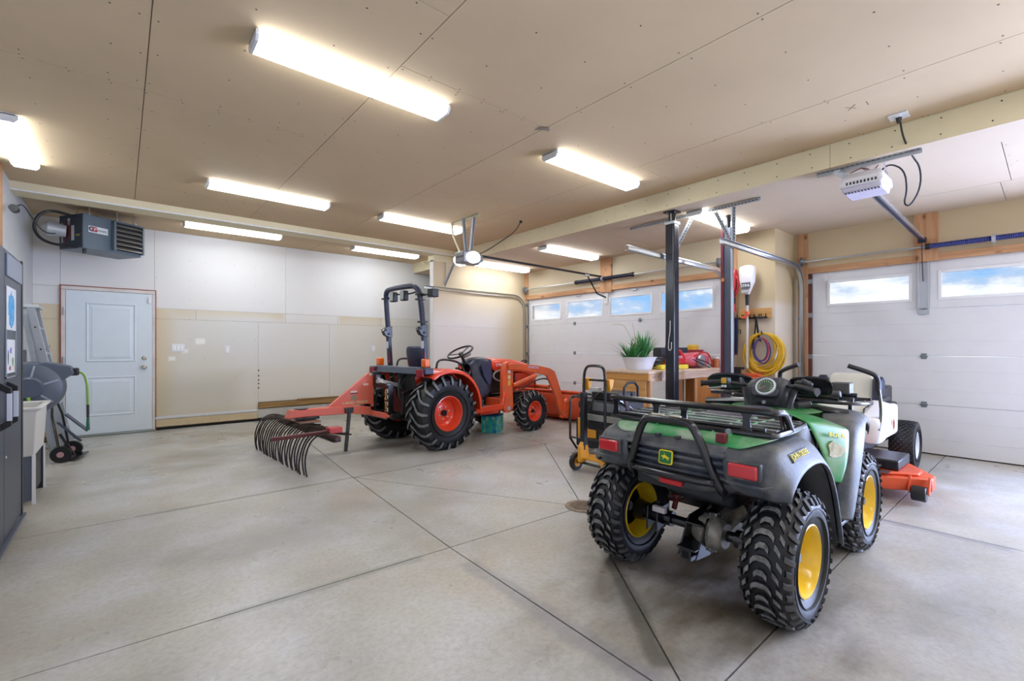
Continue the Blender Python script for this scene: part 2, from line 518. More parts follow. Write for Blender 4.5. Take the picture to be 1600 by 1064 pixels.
A, B_, D_, E_ = (1.475, .78), (4.12, .80), (4.10, 4.20), (1.66, 4.27)
dr = (2.70, 2.345)
jn = (1.53, 2.39)
slab([A, B_, dr]); slab([B_, D_, dr]); slab([D_, E_, dr]); slab([E_, jn, dr]); slab([jn, A, dr])
slab([(X0, Y0), (1.40, Y0), A, (X0, .82)]); slab([(X0, .82), A, jn, (X0, 2.50)]); slab([(X0, 2.50), jn, E_, (X0, 4.28)])
slab([(X0, 4.28), E_, (2.05, Y2), (X0, Y2)]); slab([E_, D_, (4.14, Y2), (2.05, Y2)])
slab([D_, (X2 + .2, 4.15), (X2 + .2, Y2), (4.14, Y2)]); slab([B_, (X2 + .2, .8), (X2 + .2, 4.15), D_])
slab([(4.12, Y0), (X2 + .2, Y0), (X2 + .2, .8), B_]); slab([(1.40, Y0), (4.12, Y0), B_, A])

# floor drain
dn = thing('floor_drain', 'round rusty steel floor drain grate beside the left rear tyre of the quad', 'drain', (2.70, 2.345, 0.001))
ring = MB(); ring.lathe([(0, .095), (.006, .095), (.007, .13), (0, .135)], 40, M=rotx(90))
DR = mat('drain_cast', '#9c8c7c', .6, metal=.3, dirt='#6e5140', dirt_amt=.6, dirt_scale=30)
ring.build('frame', DR, dn)
gt = MB(); gt.lathe([(0, .001), (0, .094), (.002, .094), (.002, .001)], 36, m=1, M=rotx(90))
k = -4
for i in range(-7, 8):
    h_ = math.sqrt(max(0, .094 ** 2 - (i * .0132) ** 2))
    if h_ > .01:
        gt.box(i * .0132, 0, .005, .0062, 2 * h_, .006); gt.box(0, i * .0132, .005, 2 * h_, .0062, .006)
gt.build('grate', [DR, mat('drain_hole', '#17120e', .9)], dn, smooth=False)

# ---- ceilings
cb = MB()
cb.bx(X0 - .1, XB0, Y0 - .1, Y2 + .1, ZC + .012, ZC + .1)
cb.bx(XB0 + .02, X2 + .3, Y0 - .1, Y2 + .1, ZL + .012, ZC + .1)
ceiling = struct(cb.build('ceiling', mat('ceiling_gap', '#9a866c', .9), smooth=False))
def sheet(x0, x1, y0, y1, z, m, g=.0025):
    b = MB(); b.bx(x0 + g, x1 - g, y0 + g, y1 - g, z, z + .012)
    return b.build('drywall_sheet', m, ceiling, smooth=False)
cols = [(X0, .12, [.3, 3.97]), (.12, 1.31, [-1.6, 2.05, 3.97, 6.3]), (1.31, 2.55, [-1.06, 2.60, 6.26]), (2.55, 3.78, [4.40, 7.9]), (3.78, XB0, [-1.4, 2.58, 5.9])]
sm = MB()
for (a, b, ys) in cols:
    yy = [Y0] + ys + [Y2]
    for p, q in zip(yy, yy[1:]): sheet(a, b, p, q, ZC, CEIL)
def disc(b, x, y, z, r=.006):
    b.add([(x + r * math.cos(k * 1.0472), y + r * math.sin(k * 1.0472), z) for k in range(6)], [tuple(range(6))])
for (a, b, ys) in cols:
    for xx in (a + .035, a + .42, a + .82, b - .035):
        y = -1.0
        while y < Y2:
            disc(sm, xx + random.uniform(-.02, .02), y + random.uniform(-.03, .03), ZC - .0012); y += .405
    for yy in ys:
        for xx in (a + .2, a + .42, a + .62, a + .82, a + 1.0):
            disc(sm, xx, yy - .02, ZC - .0012, .0055); disc(sm, xx + .01, yy + .022, ZC - .0012, .0055)
for (a, b, ys) in [(XB1, 6.2, [-1, .26, 3.9]), (6.2, X2, [.33, 4.2])]:
    yy = [Y0] + ys + [Y1]
    for p, q in zip(yy, yy[1:]): sheet(a, b, p, q, ZL, CEILLOW)
    for yq in ys:
        for xx in (a + .1, a + .4, a + .7): disc(sm, xx, yq - .02, ZL - .0012, .005)
for y in [i * .4 - .6 for i in range(20)]: disc(sm, 5.6, y, ZL - .0012, .005)
sm.build('screw_heads', SCREW, ceiling, smooth=False, kind='stuff', recalc=False)
# pencilled marks and torn paper on the ceiling boards
mk = MB()
mk.bar((3.98, .98, ZC - .001), (4.05, .93, ZC - .001), .004, .001); mk.bar((3.98, .92, ZC - .001), (4.05, .98, ZC - .001), .004, .001)
mk.bar((3.99, .86, ZC - .001), (4.06, .86, ZC - .001), .004, .001)
mk.build('pencil_mark', mat('pencil', '#6b604f', .8), ceiling, smooth=False)
ch = MB(); ch.add([(2.51, 2.66, ZC - .004), (2.60, 2.60, ZC - .004), (2.55, 2.56, ZC - .01), (2.50, 2.60, ZC - .004)], [(0, 1, 2, 3)])
ch.build('torn_corner', mat('torn_paper', '#8d8070', .9), ceiling, smooth=False, solid=.003)

# ---- beams
b = MB()
b.bx(XB0 + .012, XB1, Y0, Y2, ZL + .012, ZC + .012)
beam = struct(b.build('trim_1', BEAM, smooth=False)); 
for (a, q) in [(Y0, -2.4), (-2.4, 1.24), (1.24, 3.47), (3.47, Y2)]:
    f = MB(); f.bx(XB0, XB0 + .012, a + .0015, q - .0015, ZL, ZC); f.build('face_board', BEAM, beam, smooth=False)
    f = MB(); f.bx(XB0 + .001, XB1, a + .0015, q - .0015, ZL - .001, ZL + .011); f.build('soffit_board', CEILLOW, beam, smooth=False)
sc = MB()
for i in range(26):
    y = -.3 + i * .28
    for z in (ZL + .04, ZC - .04):
        yy = y + random.uniform(-.03, .03)
        sc.add([(XB0 - .001, yy + .006 * math.cos(k * 1.05), z + .006 * math.sin(k * 1.05)) for k in range(6)], [tuple(range(6))])
sc.build('screw_heads', SCREW, beam, smooth=False, kind='stuff', recalc=False)
b = MB(); b.bx(X0, XB0, 6.98, 7.28, 2.86, ZC); b.bx(X0, XB0, 6.972, 6.98, 2.855, 2.869, 1)
struct(b.build('trim_2', [BEAM, WHITE], smooth=False))

# ---- walls
wb = MB(); wb.bx(X0 - .1, X1 + .3, Y2 + .012, Y2 + .14, 0, ZC + .05)
wall_back = struct(wb.build('wall_back', mat('wall_gap', '#8a7f6c', .9), smooth=False))
BACKP = board_paint('back_wall_paint', '#d8caad', [
    ('X', -1.2, 5.2, 1.80, 3.2, '#dfdedd', 1, .004),
    ('X', 2.16, 3.05, 1.655, 1.79, '#dfdedd', .95, .05),
    ('X', 4.1, 5.2, 1.2, 1.9, '#dfdedd', .7, .2),
    ('X', 1.30, 2.95, .95, 1.63, '#d8d8dc', .9, .12),
    ('X', .70, 5.2, .35, 1.60, '#d9d6d1', .82, .25),
    ('X', .95, 1.7, 1.3, 1.63, '#d8d8d6', .55, .25),
    ('X', .20, 1.3, 0.2, .62, '#aea999', .35, .3),
    ('X', .89, .99, 1.285, 1.345, '#f0efeb', 1, .03), ('X', .72, .77, 1.15, 1.18, '#f0efeb', 1, .03), ('X', .56, .61, 1.04, 1.07, '#f0efeb', 1, .025)])
def wsheet(x0, x1, z0, z1, g=.0016):
    s_ = MB(); s_.bx(x0 + g, x1 - g, Y2, Y2 + .012, z0 + g, z1 - g); return s_.build('drywall_sheet', BACKP, wall_back, smooth=False)
for a, q in ((X0, -.62), (-.62, .375)): wsheet(a, q, 2.04, ZC)
wsheet(X0, -.62, 1.60, 2.04); wsheet(X0, -.62, .0, 1.60)
for a, q in ((.375, 2.16), (2.16, 5.1), (5.1, X1 + .2)): wsheet(a, q, 1.80, ZC)
for a, q in ((.375, .88), (.88, 2.16), (2.16, 3.05), (3.05, 3.9), (3.9, 5.3)): wsheet(a, q, 1.645, 1.80)
for a, q in ((.375, 1.74), (1.74, 2.9), (2.9, 4.1), (4.1, 5.3)): wsheet(a, q, .31 if a > 1.7 else .20, 1.645)
scr = MB()
for xx in (.40, .80, 1.0, 1.40, 1.70, 1.80, 2.1, 2.6, 3.0, 3.5, 3.9):
    for zz in [.45 + .3 * i for i in range(9)]:
        scr.add([(xx + .004 * math.cos(k * 1.05), Y2 - .001, zz + .004 * math.sin(k * 1.05)) for k in range(6)], [tuple(range(6))])
for zz in (.55, .62, .68, .75, .84):
    scr.add([(1.745 + .013 * math.cos(k * 1.05), Y2 - .0015, zz + .013 * math.sin(k * 1.05)) for k in range(6)], [tuple(range(6))])
scr.build('screw_heads', SCREW, wall_back, smooth=False, kind='stuff', recalc=False)
# foot of the back wall: plaster ledge, tan board, concrete kerb, exposed sill plate
fm = MB(); fm.bx(.385, 1.72, Y2 - .030, Y2 + .01, .046, .155); fm.build('skirting_board', mat('tan_board', '#c7b492', .8, var=.1), wall_back, bevel=.003)
fm = MB(); fm.bx(.375, 1.74, Y2 - .034, Y2 + .01, .157, .20); fm.build('ledge', mat('ledge_white', '#cfcfd3', .6), wall_back, bevel=.01)
fm = MB(); fm.bx(1.72, XB0 + .4, Y2 - .035, Y2 + .01, .05, .20); fm.build('kerb', mat('kerb_concrete', '#b7b4ae', .8, dirt='#98948b', dirt_amt=.6), wall_back, bevel=.008)
fm = MB(); fm.bx(1.735, 3.9, Y2 - .045, Y2 + .01, .215, .295); fm.build('sill_plate', wood_mat('old_sill', '#a98654', '#7a5a34', 'X'), wall_back, bevel=.004)
fm = MB(); fm.bx(2.35, 3.9, Y2 - .05, Y2 + .01, .295, .325); fm.build('lath_strip', wood_mat('old_sill_dark', '#8c6b42', '#5f452a', 'X'), wall_back, bevel=.003)
fm = MB(); fm.bx(.375, 5.0, Y2 - .02, Y2 + .01, .0, .03); fm.build('floor_gap', mat('gap_black', '#15130f', .9), wall_back)

wl = MB(); wl.bx(X0 - .12, X0, Y0, Y2 + .1, 0, ZC + .05)
struct(wl.build('wall_left', WALLL, smooth=False))
ws = MB(); ws.bx(X0 + .0, X0 + .0012, 6.5, Y2, 0, 1.55)
wf = MB(); wf.bx(X0 - .12, X2 + .2, Y0 - .12, Y0, 0, ZC + .05)
struct(wf.build('wall_front', WALLT, smooth=False))
# far side wall of the door bay and the nib it ends in
SIDEP = board_paint('side_wall_paint', '#cdbd9f', [('X', 4.0, 5.5, .2, 1.65, '#dcdadd', .8, .55)])
wsd = MB(); wsd.bx(4.20, X1 + .2, Y1, Y1 + .12, 0, ZL + .02); wsd.bx(X1 + .2, X1 + .3, Y1 + .05, Y2 + .1, 0, ZC)
wall_side = struct(wsd.build('wall_right', mat('wall_gap2', '#dcdbd9', .8), smooth=False))
for (a, q, z0, z1) in ((4.20, X1, 1.60, ZL), (4.20, X1, .0, 1.60)):
    s_ = MB(); s_.bx(a, q, Y1 - .012, Y1, z0 + .0015, z1 - .0015); s_.build('drywall_sheet', SIDEP, wall_side, smooth=False)
b = MB(); b.bx(4.2, XB0, Y1 - .02, 7.28, ZL, ZC); struct(b.build('trim_3', BEAM, smooth=False))

# door walls
def hwall(nm, x, y0, y1, openings, m):
    b_ = MB(); ys = y0
    for (a, q, z) in sorted(openings):
        b_.bx(x, x + .14, ys, a, 0, ZL + .02); b_.bx(x, x + .14, a, q, z, ZL + .02); ys = q
    b_.bx(x, x + .14, ys, y1, 0, ZL + .02)
    return struct(b_.build(nm, m, smooth=False))
DOORP = board_paint('door_wall_paint', '#cbb896', [('Y', 2.33, 2.5, .0, 1.75, '#ddd8d6', .5, .1), ('Y', 2.9, 7.1, 2.2, 2.8, '#cdc1a8', .8, .05)])
hwall('wall_door_bay', X1, YJ, Y1 + .12, [(2.90, 7.06, 2.22)], DOORP)
hwall('wall_door_far', X2, Y0, YJ + .14, [(-.20, 2.15, 2.22), (-3.3, -.7, 2.22)], DOORP)
b = MB(); b.bx(X1 + .001, X2 + .1, YJ - .012, YJ, 0, ZL + .015)
struct(b.build('wall_return', DOORP, smooth=False))
# pine framing round the openings
def trim(n, m, *bxs):
    b_ = MB()
    for q in bxs: b_.bx(*q)
    return struct(b_.build('trim_%d' % n, m, bevel=.003))
trim(4, WOODH, (X1 - .018, X1 + .02, 2.90, 7.06, 2.20, 2.285))
trim(5, WOOD, (X1 - .02, X1 + .02, 7.0, 7.09, 2.2, ZL))
trim(6, WOOD, (X1 - .03, X1 + .02, 4.88, 5.12, 2.17, ZL))
trim(7, WOOD, (X1 - .02, X1 + .02, 2.79, 2.89, 1.2, ZL))
trim(8, WOODH, (X2 - .018, X2 + .02, -.20, 2.15, 2.205, 2.285))
trim(9, WOOD, (X2 - .02, X2 + .02, 2.14, 2.26, 0, ZL))
trim(10, WOOD, (X2 - .035, X2 + .02, .85, 1.06, 2.20, ZL))
trim(11, wood_mat('stained_stop', '#6a3f38', '#54312c', knots=False), (X2 - .01, X2 + .03, 2.10, 2.14, 0, 2.2))
trim(12, WOOD, (X2 - .02, X2 + .02, -.32, -.2, 0, ZL))

# ---- overhead doors
DOORM = mat('door_white', '#d9dade', .5, var=.03)
HING = mat('hinge_zinc', '#8e949a', .4, metal=.7)
def overhead(n, x, y0, y1, wins, hinge_ys, z_off=0):
    d_ = MB(); d_.bx(x + .075, x + .08, y0, y1, 0, .03)
    root = struct(d_.build('door_%d' % n, BLACK))
    hh = [0.012, .565, 1.12, 1.665, 2.215]
    for i in range(4):
        z0, z1 = hh[i] + .002, hh[i + 1] - .002
        b_ = MB()
        if i < 3:
            b_.bx(x + .03, x + .07, y0, y1, z0, z1)
            for zz in (z0 + .17, z1 - .17): b_.bx(x + .0275, x + .031, y0 + .01, y1 - .01, zz, zz + .006)
        else:
            ys = y0
            wz0, wz1 = 1.765, 2.085
            for (a, q) in sorted(wins):
                b_.bx(x + .03, x + .07, ys, a, z0, z1); ys = q
                b_.bx(x + .03, x + .07, a, q, z0, wz0); b_.bx(x + .03, x + .07, a, q, wz1, z1)
            b_.bx(x + .03, x + .07, ys, y1, z0, z1)
        o = b_.build('door_section', DOORM, root, bevel=.002)
        if i == 3:
            for (a, q) in wins:
                f_ = MB()
                w_ = .022
                for bb in ((a - .01, a + w_, wz0 - .01, wz1 + .01), (q - w_, q + .01, wz0 - .01, wz1 + .01), (a + w_, q - w_, wz0 - .01, wz0 + w_), (a + w_, q - w_, wz1 - w_, wz1 + .01)):
                    f_.bx(x + .022, x + .05, *bb)
                wf_ = f_.build('window_frame', WHITE, root, bevel=.004)
                p_ = MB(); p_.add([(x + .05, a, wz0), (x + .05, q, wz0), (x + .05, q, wz1), (x + .05, a, wz1)], [(0, 1, 2, 3)])
                p_.build('pane', GLASS, wf_, smooth=False)
    for y in hinge_ys:
        for z in hh[1:4]:
            b_ = MB(); b_.box(x + .027, y, z + .018, .005, .05, .03); b_.box(x + .027, y, z - .018, .005, .05, .03)
            b_.cyl((x + .022, y - .035, z), (x + .022, y + .035, z), .009, n=8); b_.box(x + .02, y, z, .02, .03, .022)
            b_.build('hinge', HING, root, bevel=.001)
    return root
d1 = overhead(1, X1, 2.90, 7.06, [(3.13, 3.985), (4.13, 4.965), (5.11, 5.965), (6.11, 6.94)], [4.35, 5.76])
d2 = overhead(2, X2, -.20, 2.15, [(1.09, 1.925), (.02, .85)], [.978])
# steel stiles on the edges with rollers
def stile(root, x, y, s=1):
    b_ = MB(); b_.bx(x + .022, x + .03, y, y - s * .055, .02, 2.2); b_.build('end_stile', STEEL, root)
    for z in (.58, 1.1, 1.65, 2.1):
        b_ = MB(); b_.box(x + .005, y - s * .02, z, .035, .07, .06); b_.cyl((x - .005, y - s * .03, z), (x - .005, y + s * .06, z), .008); b_.build('roller_hinge', HING, root, bevel=.002)
stile(d2, X2, 2.15); stile(d1, X1, 7.06); stile(d1, X1, 2.90, -1)
# operator strut on door 2, bracket on door 1
b = MB(); b.bx(X2 - .012, X2 + .028, .93, .945, 1.66, 2.20); b.bx(X2 - .012, X2 + .028, 1.015, 1.03, 1.66, 2.20); b.bx(X2 + .018, X2 + .028, .93, 1.03, 1.60, 2.21)
b.bx(X2 - .014, X2 + .02, .955, 1.005, 1.60, 1.64)
b.build('operator_strut', STEEL, d2, bevel=.001)
b = MB(); b.bx(X1 + .0, X1 + .028, 4.98, 5.05, 1.98, 2.2); b.build('operator_strut', WHITE, d1, bevel=.002)
b = MB()
for y in (5.66, 4.45): b.lathe([(0, .001), (0, .06), (.012, .05), (.012, .001)], 20, M=trn(X1 + .01, y, 2.17) @ rotz(90) @ Matrix.Diagonal((1, 1, .35, 1)))
b.build('lift_handle', STEELM, d1)
# third bay opening: unseen, added to supply daylight, no door built

# ---- entry door in the back wall
b = MB(); b.bx(-.60, .36, Y2 + .0, Y2 + .07, .0, 2.03)
door3 = struct(MB().bx(-.565, .345, Y2 - .035, Y2 + .01, .03, 1.995).build('door_3', mat('entry_door', '#d6e0e8', .4, var=.03), bevel=.003))
DM = MATS['entry_door']
def panel(z0, z1, x0=-.37, x1=.165):
    b_ = MB(); y = Y2 - .035
    def rg(i, d): return [(x0 + i, y - d, z0 + i), (x1 - i, y - d, z0 + i), (x1 - i, y - d, z1 - i), (x0 + i, y - d, z1 - i)]
    rs = [rg(0, .0), rg(.014, .010), (rg(.03, -.0)), rg(.055, .003), rg(.07, .007)]
    for p, q in zip(rs, rs[1:]):
        b_.add(p + q, [(k, (k + 1) % 4, 4 + (k + 1) % 4, 4 + k) for k in range(4)])
    b_.add(rs[-1], [(0, 1, 2, 3)])
    return b_.build('door_panel', DM, door3, smooth=False)
panel(1.02, 1.84); panel(.27, .82)
b = MB(); b.bx(-.612, -.567, Y2 - .03, Y2 + .02, 0, 1.998); b.bx(.347, .382, Y2 - .03, Y2 + .02, 0, 1.998); b.bx(-.612, .382, Y2 - .03, Y2 + .02, 2.0, 2.048)
b.build('door_frame', mat('jamb_white', '#d9d2ce', .5, dirt='#a7897b', dirt_amt=.3, dirt_scale=4), door3, bevel=.004)
b = MB(); b.bx(-.624, -.613, Y2 - .033, Y2, 0, 2.048); b.bx(.383, .393, Y2 - .033, Y2, 0, 2.048); b.bx(-.624, .393, Y2 - .033, Y2, 2.05, 2.060)
b.build('raw_casing', wood_mat('raw_casing', '#a8604c', '#7d4434', knots=False), door3, bevel=.002)
b = MB(); b.bx(-.60, .375, Y2 - .09, Y2 + .01, .001, .028); b.build('threshold', mat('threshold_alu', '#8c9694', .4, metal=.6), door3, bevel=.006)
for z in (.94, 1.07):
    b = MB(); q = trn(.255, Y2 - .035, z)
    if z < 1: b.lathe([(0, .034), (-.008, .034), (-.010, .014), (-.035, .014), (-.045, .028), (-.06, .030), (-.072, .018), (-.073, .001)], 20, M=q)
    else: b.lathe([(0, .032), (-.012, .030), (-.018, .018), (-.03, .018), (-.03, .001)], 20, M=q)
    b.build('door_knob' if z < 1 else 'deadbolt', mat('satin_nickel', '#c9c5be', .3, metal=.9), door3)
b = MB(); b.bx(.30, .335, Y2 - .05, Y2 - .033, 1.86, 1.95); b.build('contact_sensor', WHITE, door3, bevel=.004)
for z in (1.66, 1.0, .3):
    b = MB(); b.cyl((-.585, Y2 - .04, z), (-.585, Y2 - .04, z + .1), .011); b.build('hinge', STEELM, door3)

# switch plates
def plate(x, z, w, h, n, label):
    b_ = MB(); b_.box(x, Y2 - .005, z, w, .010, h)
    r_ = b_.build('switch_plate', WHITE, bevel=.003); tag(r_, label, 'switch plate')
    for i in range(n):
        s_ = MB(); s_.box(x + (i - (n - 1) / 2) * .046, Y2 - .012, z, .03, .008, .065); s_.build('rocker', mat('rocker_white', '#f3f3f5', .35), r_, bevel=.002)
plate(.655, 1.215, .165, .115, 3, 'wide white triple switch plate beside the white entry door')
plate(1.295, 1.19, .075, .115, 1, 'single white switch plate on the back wall right of the wide switch plate')
plate(3.736, 1.195, .075, .115, 1, 'single white plate on the back wall left of the tractor roll bar')

# stud strip and cable box at the left edge
b = MB(); b.bx(X0, X0 + .02, 6.35, 6.48, 1.3, ZC); struct(b.build('trim_13', WOOD, bevel=.002))
b = MB(); b.bx(X0, X0 + .02, 5.9, 6.33, 1.2, ZC); struct(b.build('trim_14', mat('blue_board', '#b9c7cf', .7)))

b = MB(); b.bx(X2 + .21, 26, -14, 16, -.20, -.03)
struct(b.build('driveway', mat('gravel', '#9a968a', .9, bump=.4, bscale=30), smooth=False))
# ================================================================= lights, tracks, openers, heater
LENS = mat('lamp_lens', '#ffffff', .4, emit=LAMP)
LBODY = mat('lamp_body', '#d8d8d6', .5)
def fixture(cx, cy, zc, along='x', label=''):
    L, w, hgt = 1.235, .185, .062
    t_ = thing('ceiling_light', label, 'ceiling light', (cx, cy, zc), 0 if along == 'x' else 90, group=None)
    b_ = MB(); b_.box(0, 0, -.009, L, w * .9, .018); b_.build('housing', LBODY, t_, bevel=.003)
    b_ = MB()
    prof = [(-w / 2, -.018), (-w / 2, -.036), (-w / 2 + .022, -hgt), (w / 2 - .022, -hgt), (w / 2, -.036), (w / 2, -.018)]
    b_.prism(prof, -L / 2 + .016, L / 2 - .016, 'x')
    b_.build('diffuser', LENS, t_, bevel=.004)
    for s in (-1, 1):
        b_ = MB(); p2 = [(a * 1.03, z_ - .0015 if z_ < -.03 else z_ + .012) for a, z_ in prof]
        b_.prism(p2, s * (L / 2 - .018), s * L / 2, 'x'); b_.build('end_cap', LBODY, t_, bevel=.002)
    return t_
FX = [(1.17, 2.88, ZC, 'x', 'largest long ceiling light, glowing above the middle of the open floor'),
      (1.29, 5.69, ZC, 'x', 'ceiling light in front of the heater, left of the tractor'),
      (3.50, 2.89, ZC, 'x', 'ceiling light nearest the boxed beam, above the quad side of the room'),
      (3.18, 5.67, ZC, 'x', 'ceiling light just left of the far door opener'),
      (-.68, 5.60, ZC, 'y', 'ceiling light cut by the left edge of the picture'),
      (1.27, 7.75, ZC, 'x', 'ceiling light in the back strip to the right of the heater'),
      (3.62, 7.75, ZC, 'x', 'ceiling light in the back strip above the roll bar'),
      (5.45, 6.70, ZL, 'x', 'low bay ceiling light behind the far door opener'),
      (5.45, 5.00, ZL, 'x', 'low bay ceiling light above the pine plate of the wide door'),
      (5.47, 2.60, ZL, 'x', 'low bay ceiling light behind the red and grey post'),
      ]
for i, (a, q, z, al, lb) in enumerate(FX): fixture(a, q, z, al, lb)
for (a, q, z, lb) in [(1.17, -.3, ZC, 'added unseen ceiling light just behind the camera, nearest row'), (3.5, -.3, ZC, 'added unseen ceiling light right of the frame before the boxed beam'),  # unseen fixtures, added to light the near floor
                      (5.5, -1.3, ZL, 'added unseen low bay ceiling light right of the frame in front of the open bay'), (1.17, -2.5, ZC, 'added unseen rearmost ceiling light behind the camera on the left'), (3.5, -2.5, ZC, 'added unseen rearmost ceiling light behind the camera on the right')]:
    fixture(a, q, z, 'x', lb)

def perforated(b_, p0, p1, w=.032, up=(0, 0, 1), th=.003):
    """slotted angle iron: two flanges with a row of dark slots"""
    p0 = Vector(p0); p1 = Vector(p1); d = (p1 - p0); L = d.length; d.normalize()
    u = Vector(up); s = d.cross(u).normalized()
    b_.bar(p0, p1, w, th, up)
    q = s * (w / 2) ; b_.bar(p0 + q - u * w / 2, p1 + q - u * w / 2, th, w, up)
    n = int(L / .035)
    for i in range(n):
        c = p0 + d * (.02 + i * .035)
        b_.bar(c - u * (th * .6) - d * .011, c - u * (th * .6) + d * .011, .010, th, up, m=1)
        c2 = c + s * (w / 2 + th * .3) - u * w / 2
        b_.bar(c2 - d * .011, c2 + d * .011, th, .010, up, m=1)
    return b_
SLOT = mat('slot_dark', '#3c3c3e', .7)
def track(label, x_end, xd, y, zc, s, hang):
    """door track: flat run, curve, and upright"""
    t_ = thing('door_track', label, 'track', (xd, y, 0))
    def prof_run(pts):
        b_ = MB()
        for (da, dz, w_, h_) in ((0, .026, .05, .004), (0, -.026, .05, .004)):
            for p, q in zip(pts, pts[1:]):
                pass
        # C channel swept along pts in the xz plane
        rows = []
        sec = [(-.02, .022), (-.02, .028), (.02, .028), (.024, .02), (.024, -.02), (.02, -.028), (-.02, -.028), (-.02, -.022)]
        for i, p in enumerate(pts):
            a = Vector(pts[max(i - 1, 0)]); c = Vector(pts[min(i + 1, len(pts) - 1)])
            d = (c - a).normalized(); nrm = Vector((-d.z, 0, d.x))
            rows.append([Vector(p) + Vector((0, s * u, 0)) + nrm * v for u, v in sec])
        b_.grid(rows); return b_
    pts = [(x_end - xd, 0, zc)]
    r = .30; xu = -.045
    pts.append((xu - r, 0, zc - .01))
    for k in range(1, 10):
        a = k / 9 * math.pi / 2
        pts.append((xu - r + r * math.sin(a), 0, zc - .01 - r + r * math.cos(a)))
    pts.append((xu, 0, .03))
    prof_run(pts).build('rail', STEEL, t_, solid=.003, smooth=True)
    b_ = MB(); b_.bx(xu - .01, xu + .035, s * .03, s * .034, .03, 2.15); b_.bx(xu + .028, xu + .034, s * .03, s * .09, .03, 2.15)
    b_.build('jamb_angle', STEEL, t_, bevel=.001)
    for z in (.4, 1.0, 1.6, 2.05):
        b_ = MB(); b_.box(xu, s * .03, z, .05, .03, .03); b_.build('track_bracket', HING, t_)
    for (xh, ztop) in hang:
        b_ = MB(); perforated(b_, (xh - xd, s * .02, zc + .03), (xh - xd, s * .02, ztop - .01), up=(1, 0, 0)); b_.build('hanger', [STEELM, SLOT], t_)
        b_ = MB(); perforated(b_, (xh - xd - .02, s * .03, zc + .03), (xh - xd + .04, .24 * s * (-1 if y > 7 else 1), ztop - .02), up=(1, 0, 0)); b_.build('brace', [STEELM, SLOT], t_)
    return t_
track('galvanised door track against the far side wall, behind the roll bar', 4.02, X1, 7.075, 2.27, 1, [(4.45, ZL)])
track('galvanised door track ending behind the black post, over the workbench', 4.08, X1, 2.935, 2.275, -1, [(4.98, ZL)])
track('galvanised door track beside the narrow garage door, running over the coiled cord', 4.67, X2, 2.20, 2.31, 1, [(5.0, ZL)])
# slotted angle irons screwed under the soffit
def iron(p0, p1, label):
    b_ = MB(); perforated(b_, p0, p1, .035); tag(b_.build('slotted_angle_iron', [STEELM, SLOT]), label, 'bracket')
iron((4.955, 3.50, ZL - .006), (4.955, 2.66, ZL - .006), 'slotted steel angle iron under the beam left of the black post')
iron((4.955, 2.48, ZL - .006), (4.955, 1.93, ZL - .006), 'slotted steel angle iron under the beam right of the red and grey post')

# torsion shafts and springs
def shaft(label, x, y0, y1, z, s0, s1, col, thick=.032):
    t_ = thing('torsion_bar', label, 'spring bar', (x, (y0 + y1) / 2, z))
    yc = (y0 + y1) / 2
    b_ = MB(); b_.cyl((0, y0 - yc, 0), (0, y1 - yc, 0), .0125); b_.build('shaft', STEEL, t_)
    pts = []
    n = int((s1 - s0) / .016)
    b_ = MB(); b_.cyl((0, s0 - yc, 0), (0, s1 - yc, 0), thick * .86, n=16)
    for i in range(n):
        y = s0 - yc + i * .016
        b_.lathe([(-.006, thick * .86), (0, thick), (.006, thick * .86)], 14, M=trn(0, y, 0))
    b_.build('spring', col, t_)
    for y in (s0, s1):
        b_ = MB(); b_.cyl((0, y - yc - .02, 0), (0, y - yc + .02, 0), thick * 1.15, n=14); b_.build('cone', BLACK, t_)
    b_ = MB()
    for y in (y0 + .03, y1 - .05):
        b_.cyl((0, y - yc, 0), (0, y - yc + .035, 0), .052, n=20); b_.cyl((0, y - yc + .035, 0), (0, y - yc + .042, 0), .06, n=20)
        b_.box(.03, y - yc + .05, -.02, .05, .004, .14)
    b_.build('cable_drum', HING, t_)
    b_ = MB(); b_.box(.02, (s0 + s1) / 2 - yc, -.01, .06, .006, .10); b_.cyl((0, (s0 + s1) / 2 - yc - .015, 0), (0, (s0 + s1) / 2 - yc + .015, 0), .045); b_.build('centre_bearing', STEELM, t_)
    return t_
SPR = mat('spring_navy', '#23253a', .4, metal=.3)
shaft('torsion bar with dark spring above the wide garage door', X1 - .085, 2.95, 7.03, 2.40, 4.42, 5.62, SPR)
shaft('torsion bar with long blue spring above the narrow garage door', X2 - .085, -.22, 2.21, 2.36, -.1, .93, mat('spring_blue', '#27357a', .35, metal=.2), .030)

# ---- door openers
OW = mat('opener_white', '#e4e3ea', .4); OG = mat('opener_grey', '#77787f', .45)
# opener for the wide door
t = thing('garage_door_opener', 'grey garage door opener with glowing white lamp covers, far end', 'door opener', (3.50, 5.0, 2.39))
b = MB(); b.prism([(-.16, -.07), (.10, -.07), (.16, -.03), (.16, .04), (.10, .075), (-.16, .075)], -.10, .10, 'y'); b.build('motor_housing', OG, t, bevel=.012)
for s, L in ((1, .14),(-1, .06)):
    b = MB(); b.lathe([(s * .10, .078), (s * (.10 + L * .7), .078), (s * (.10 + L * .93), .06), (s * (.10 + L), .001)], 20, M=trn(-.02, 0, 0) @ Matrix.Diagonal((1.25, 1, .95, 1)))
    b.build('lamp_cover', mat('opener_lamp', '#ffffff', .3, emit=2.5), t)
text('Craftsman', .05, basis((-.1615, 0, .01), (0, -1, 0), (-1, 0, 0)), BLACK, t)
b = MB(); b.bar((.1, 0, .06), (2.72, 0, .035), .03, .028); b.build('rail', mat('rail_dark', '#2b2526', .4, metal=.4), t)
b = MB(); b.box(2.35, 0, .02, .10, .05, .03); b.build('trolley', STEELM, t, bevel=.003)
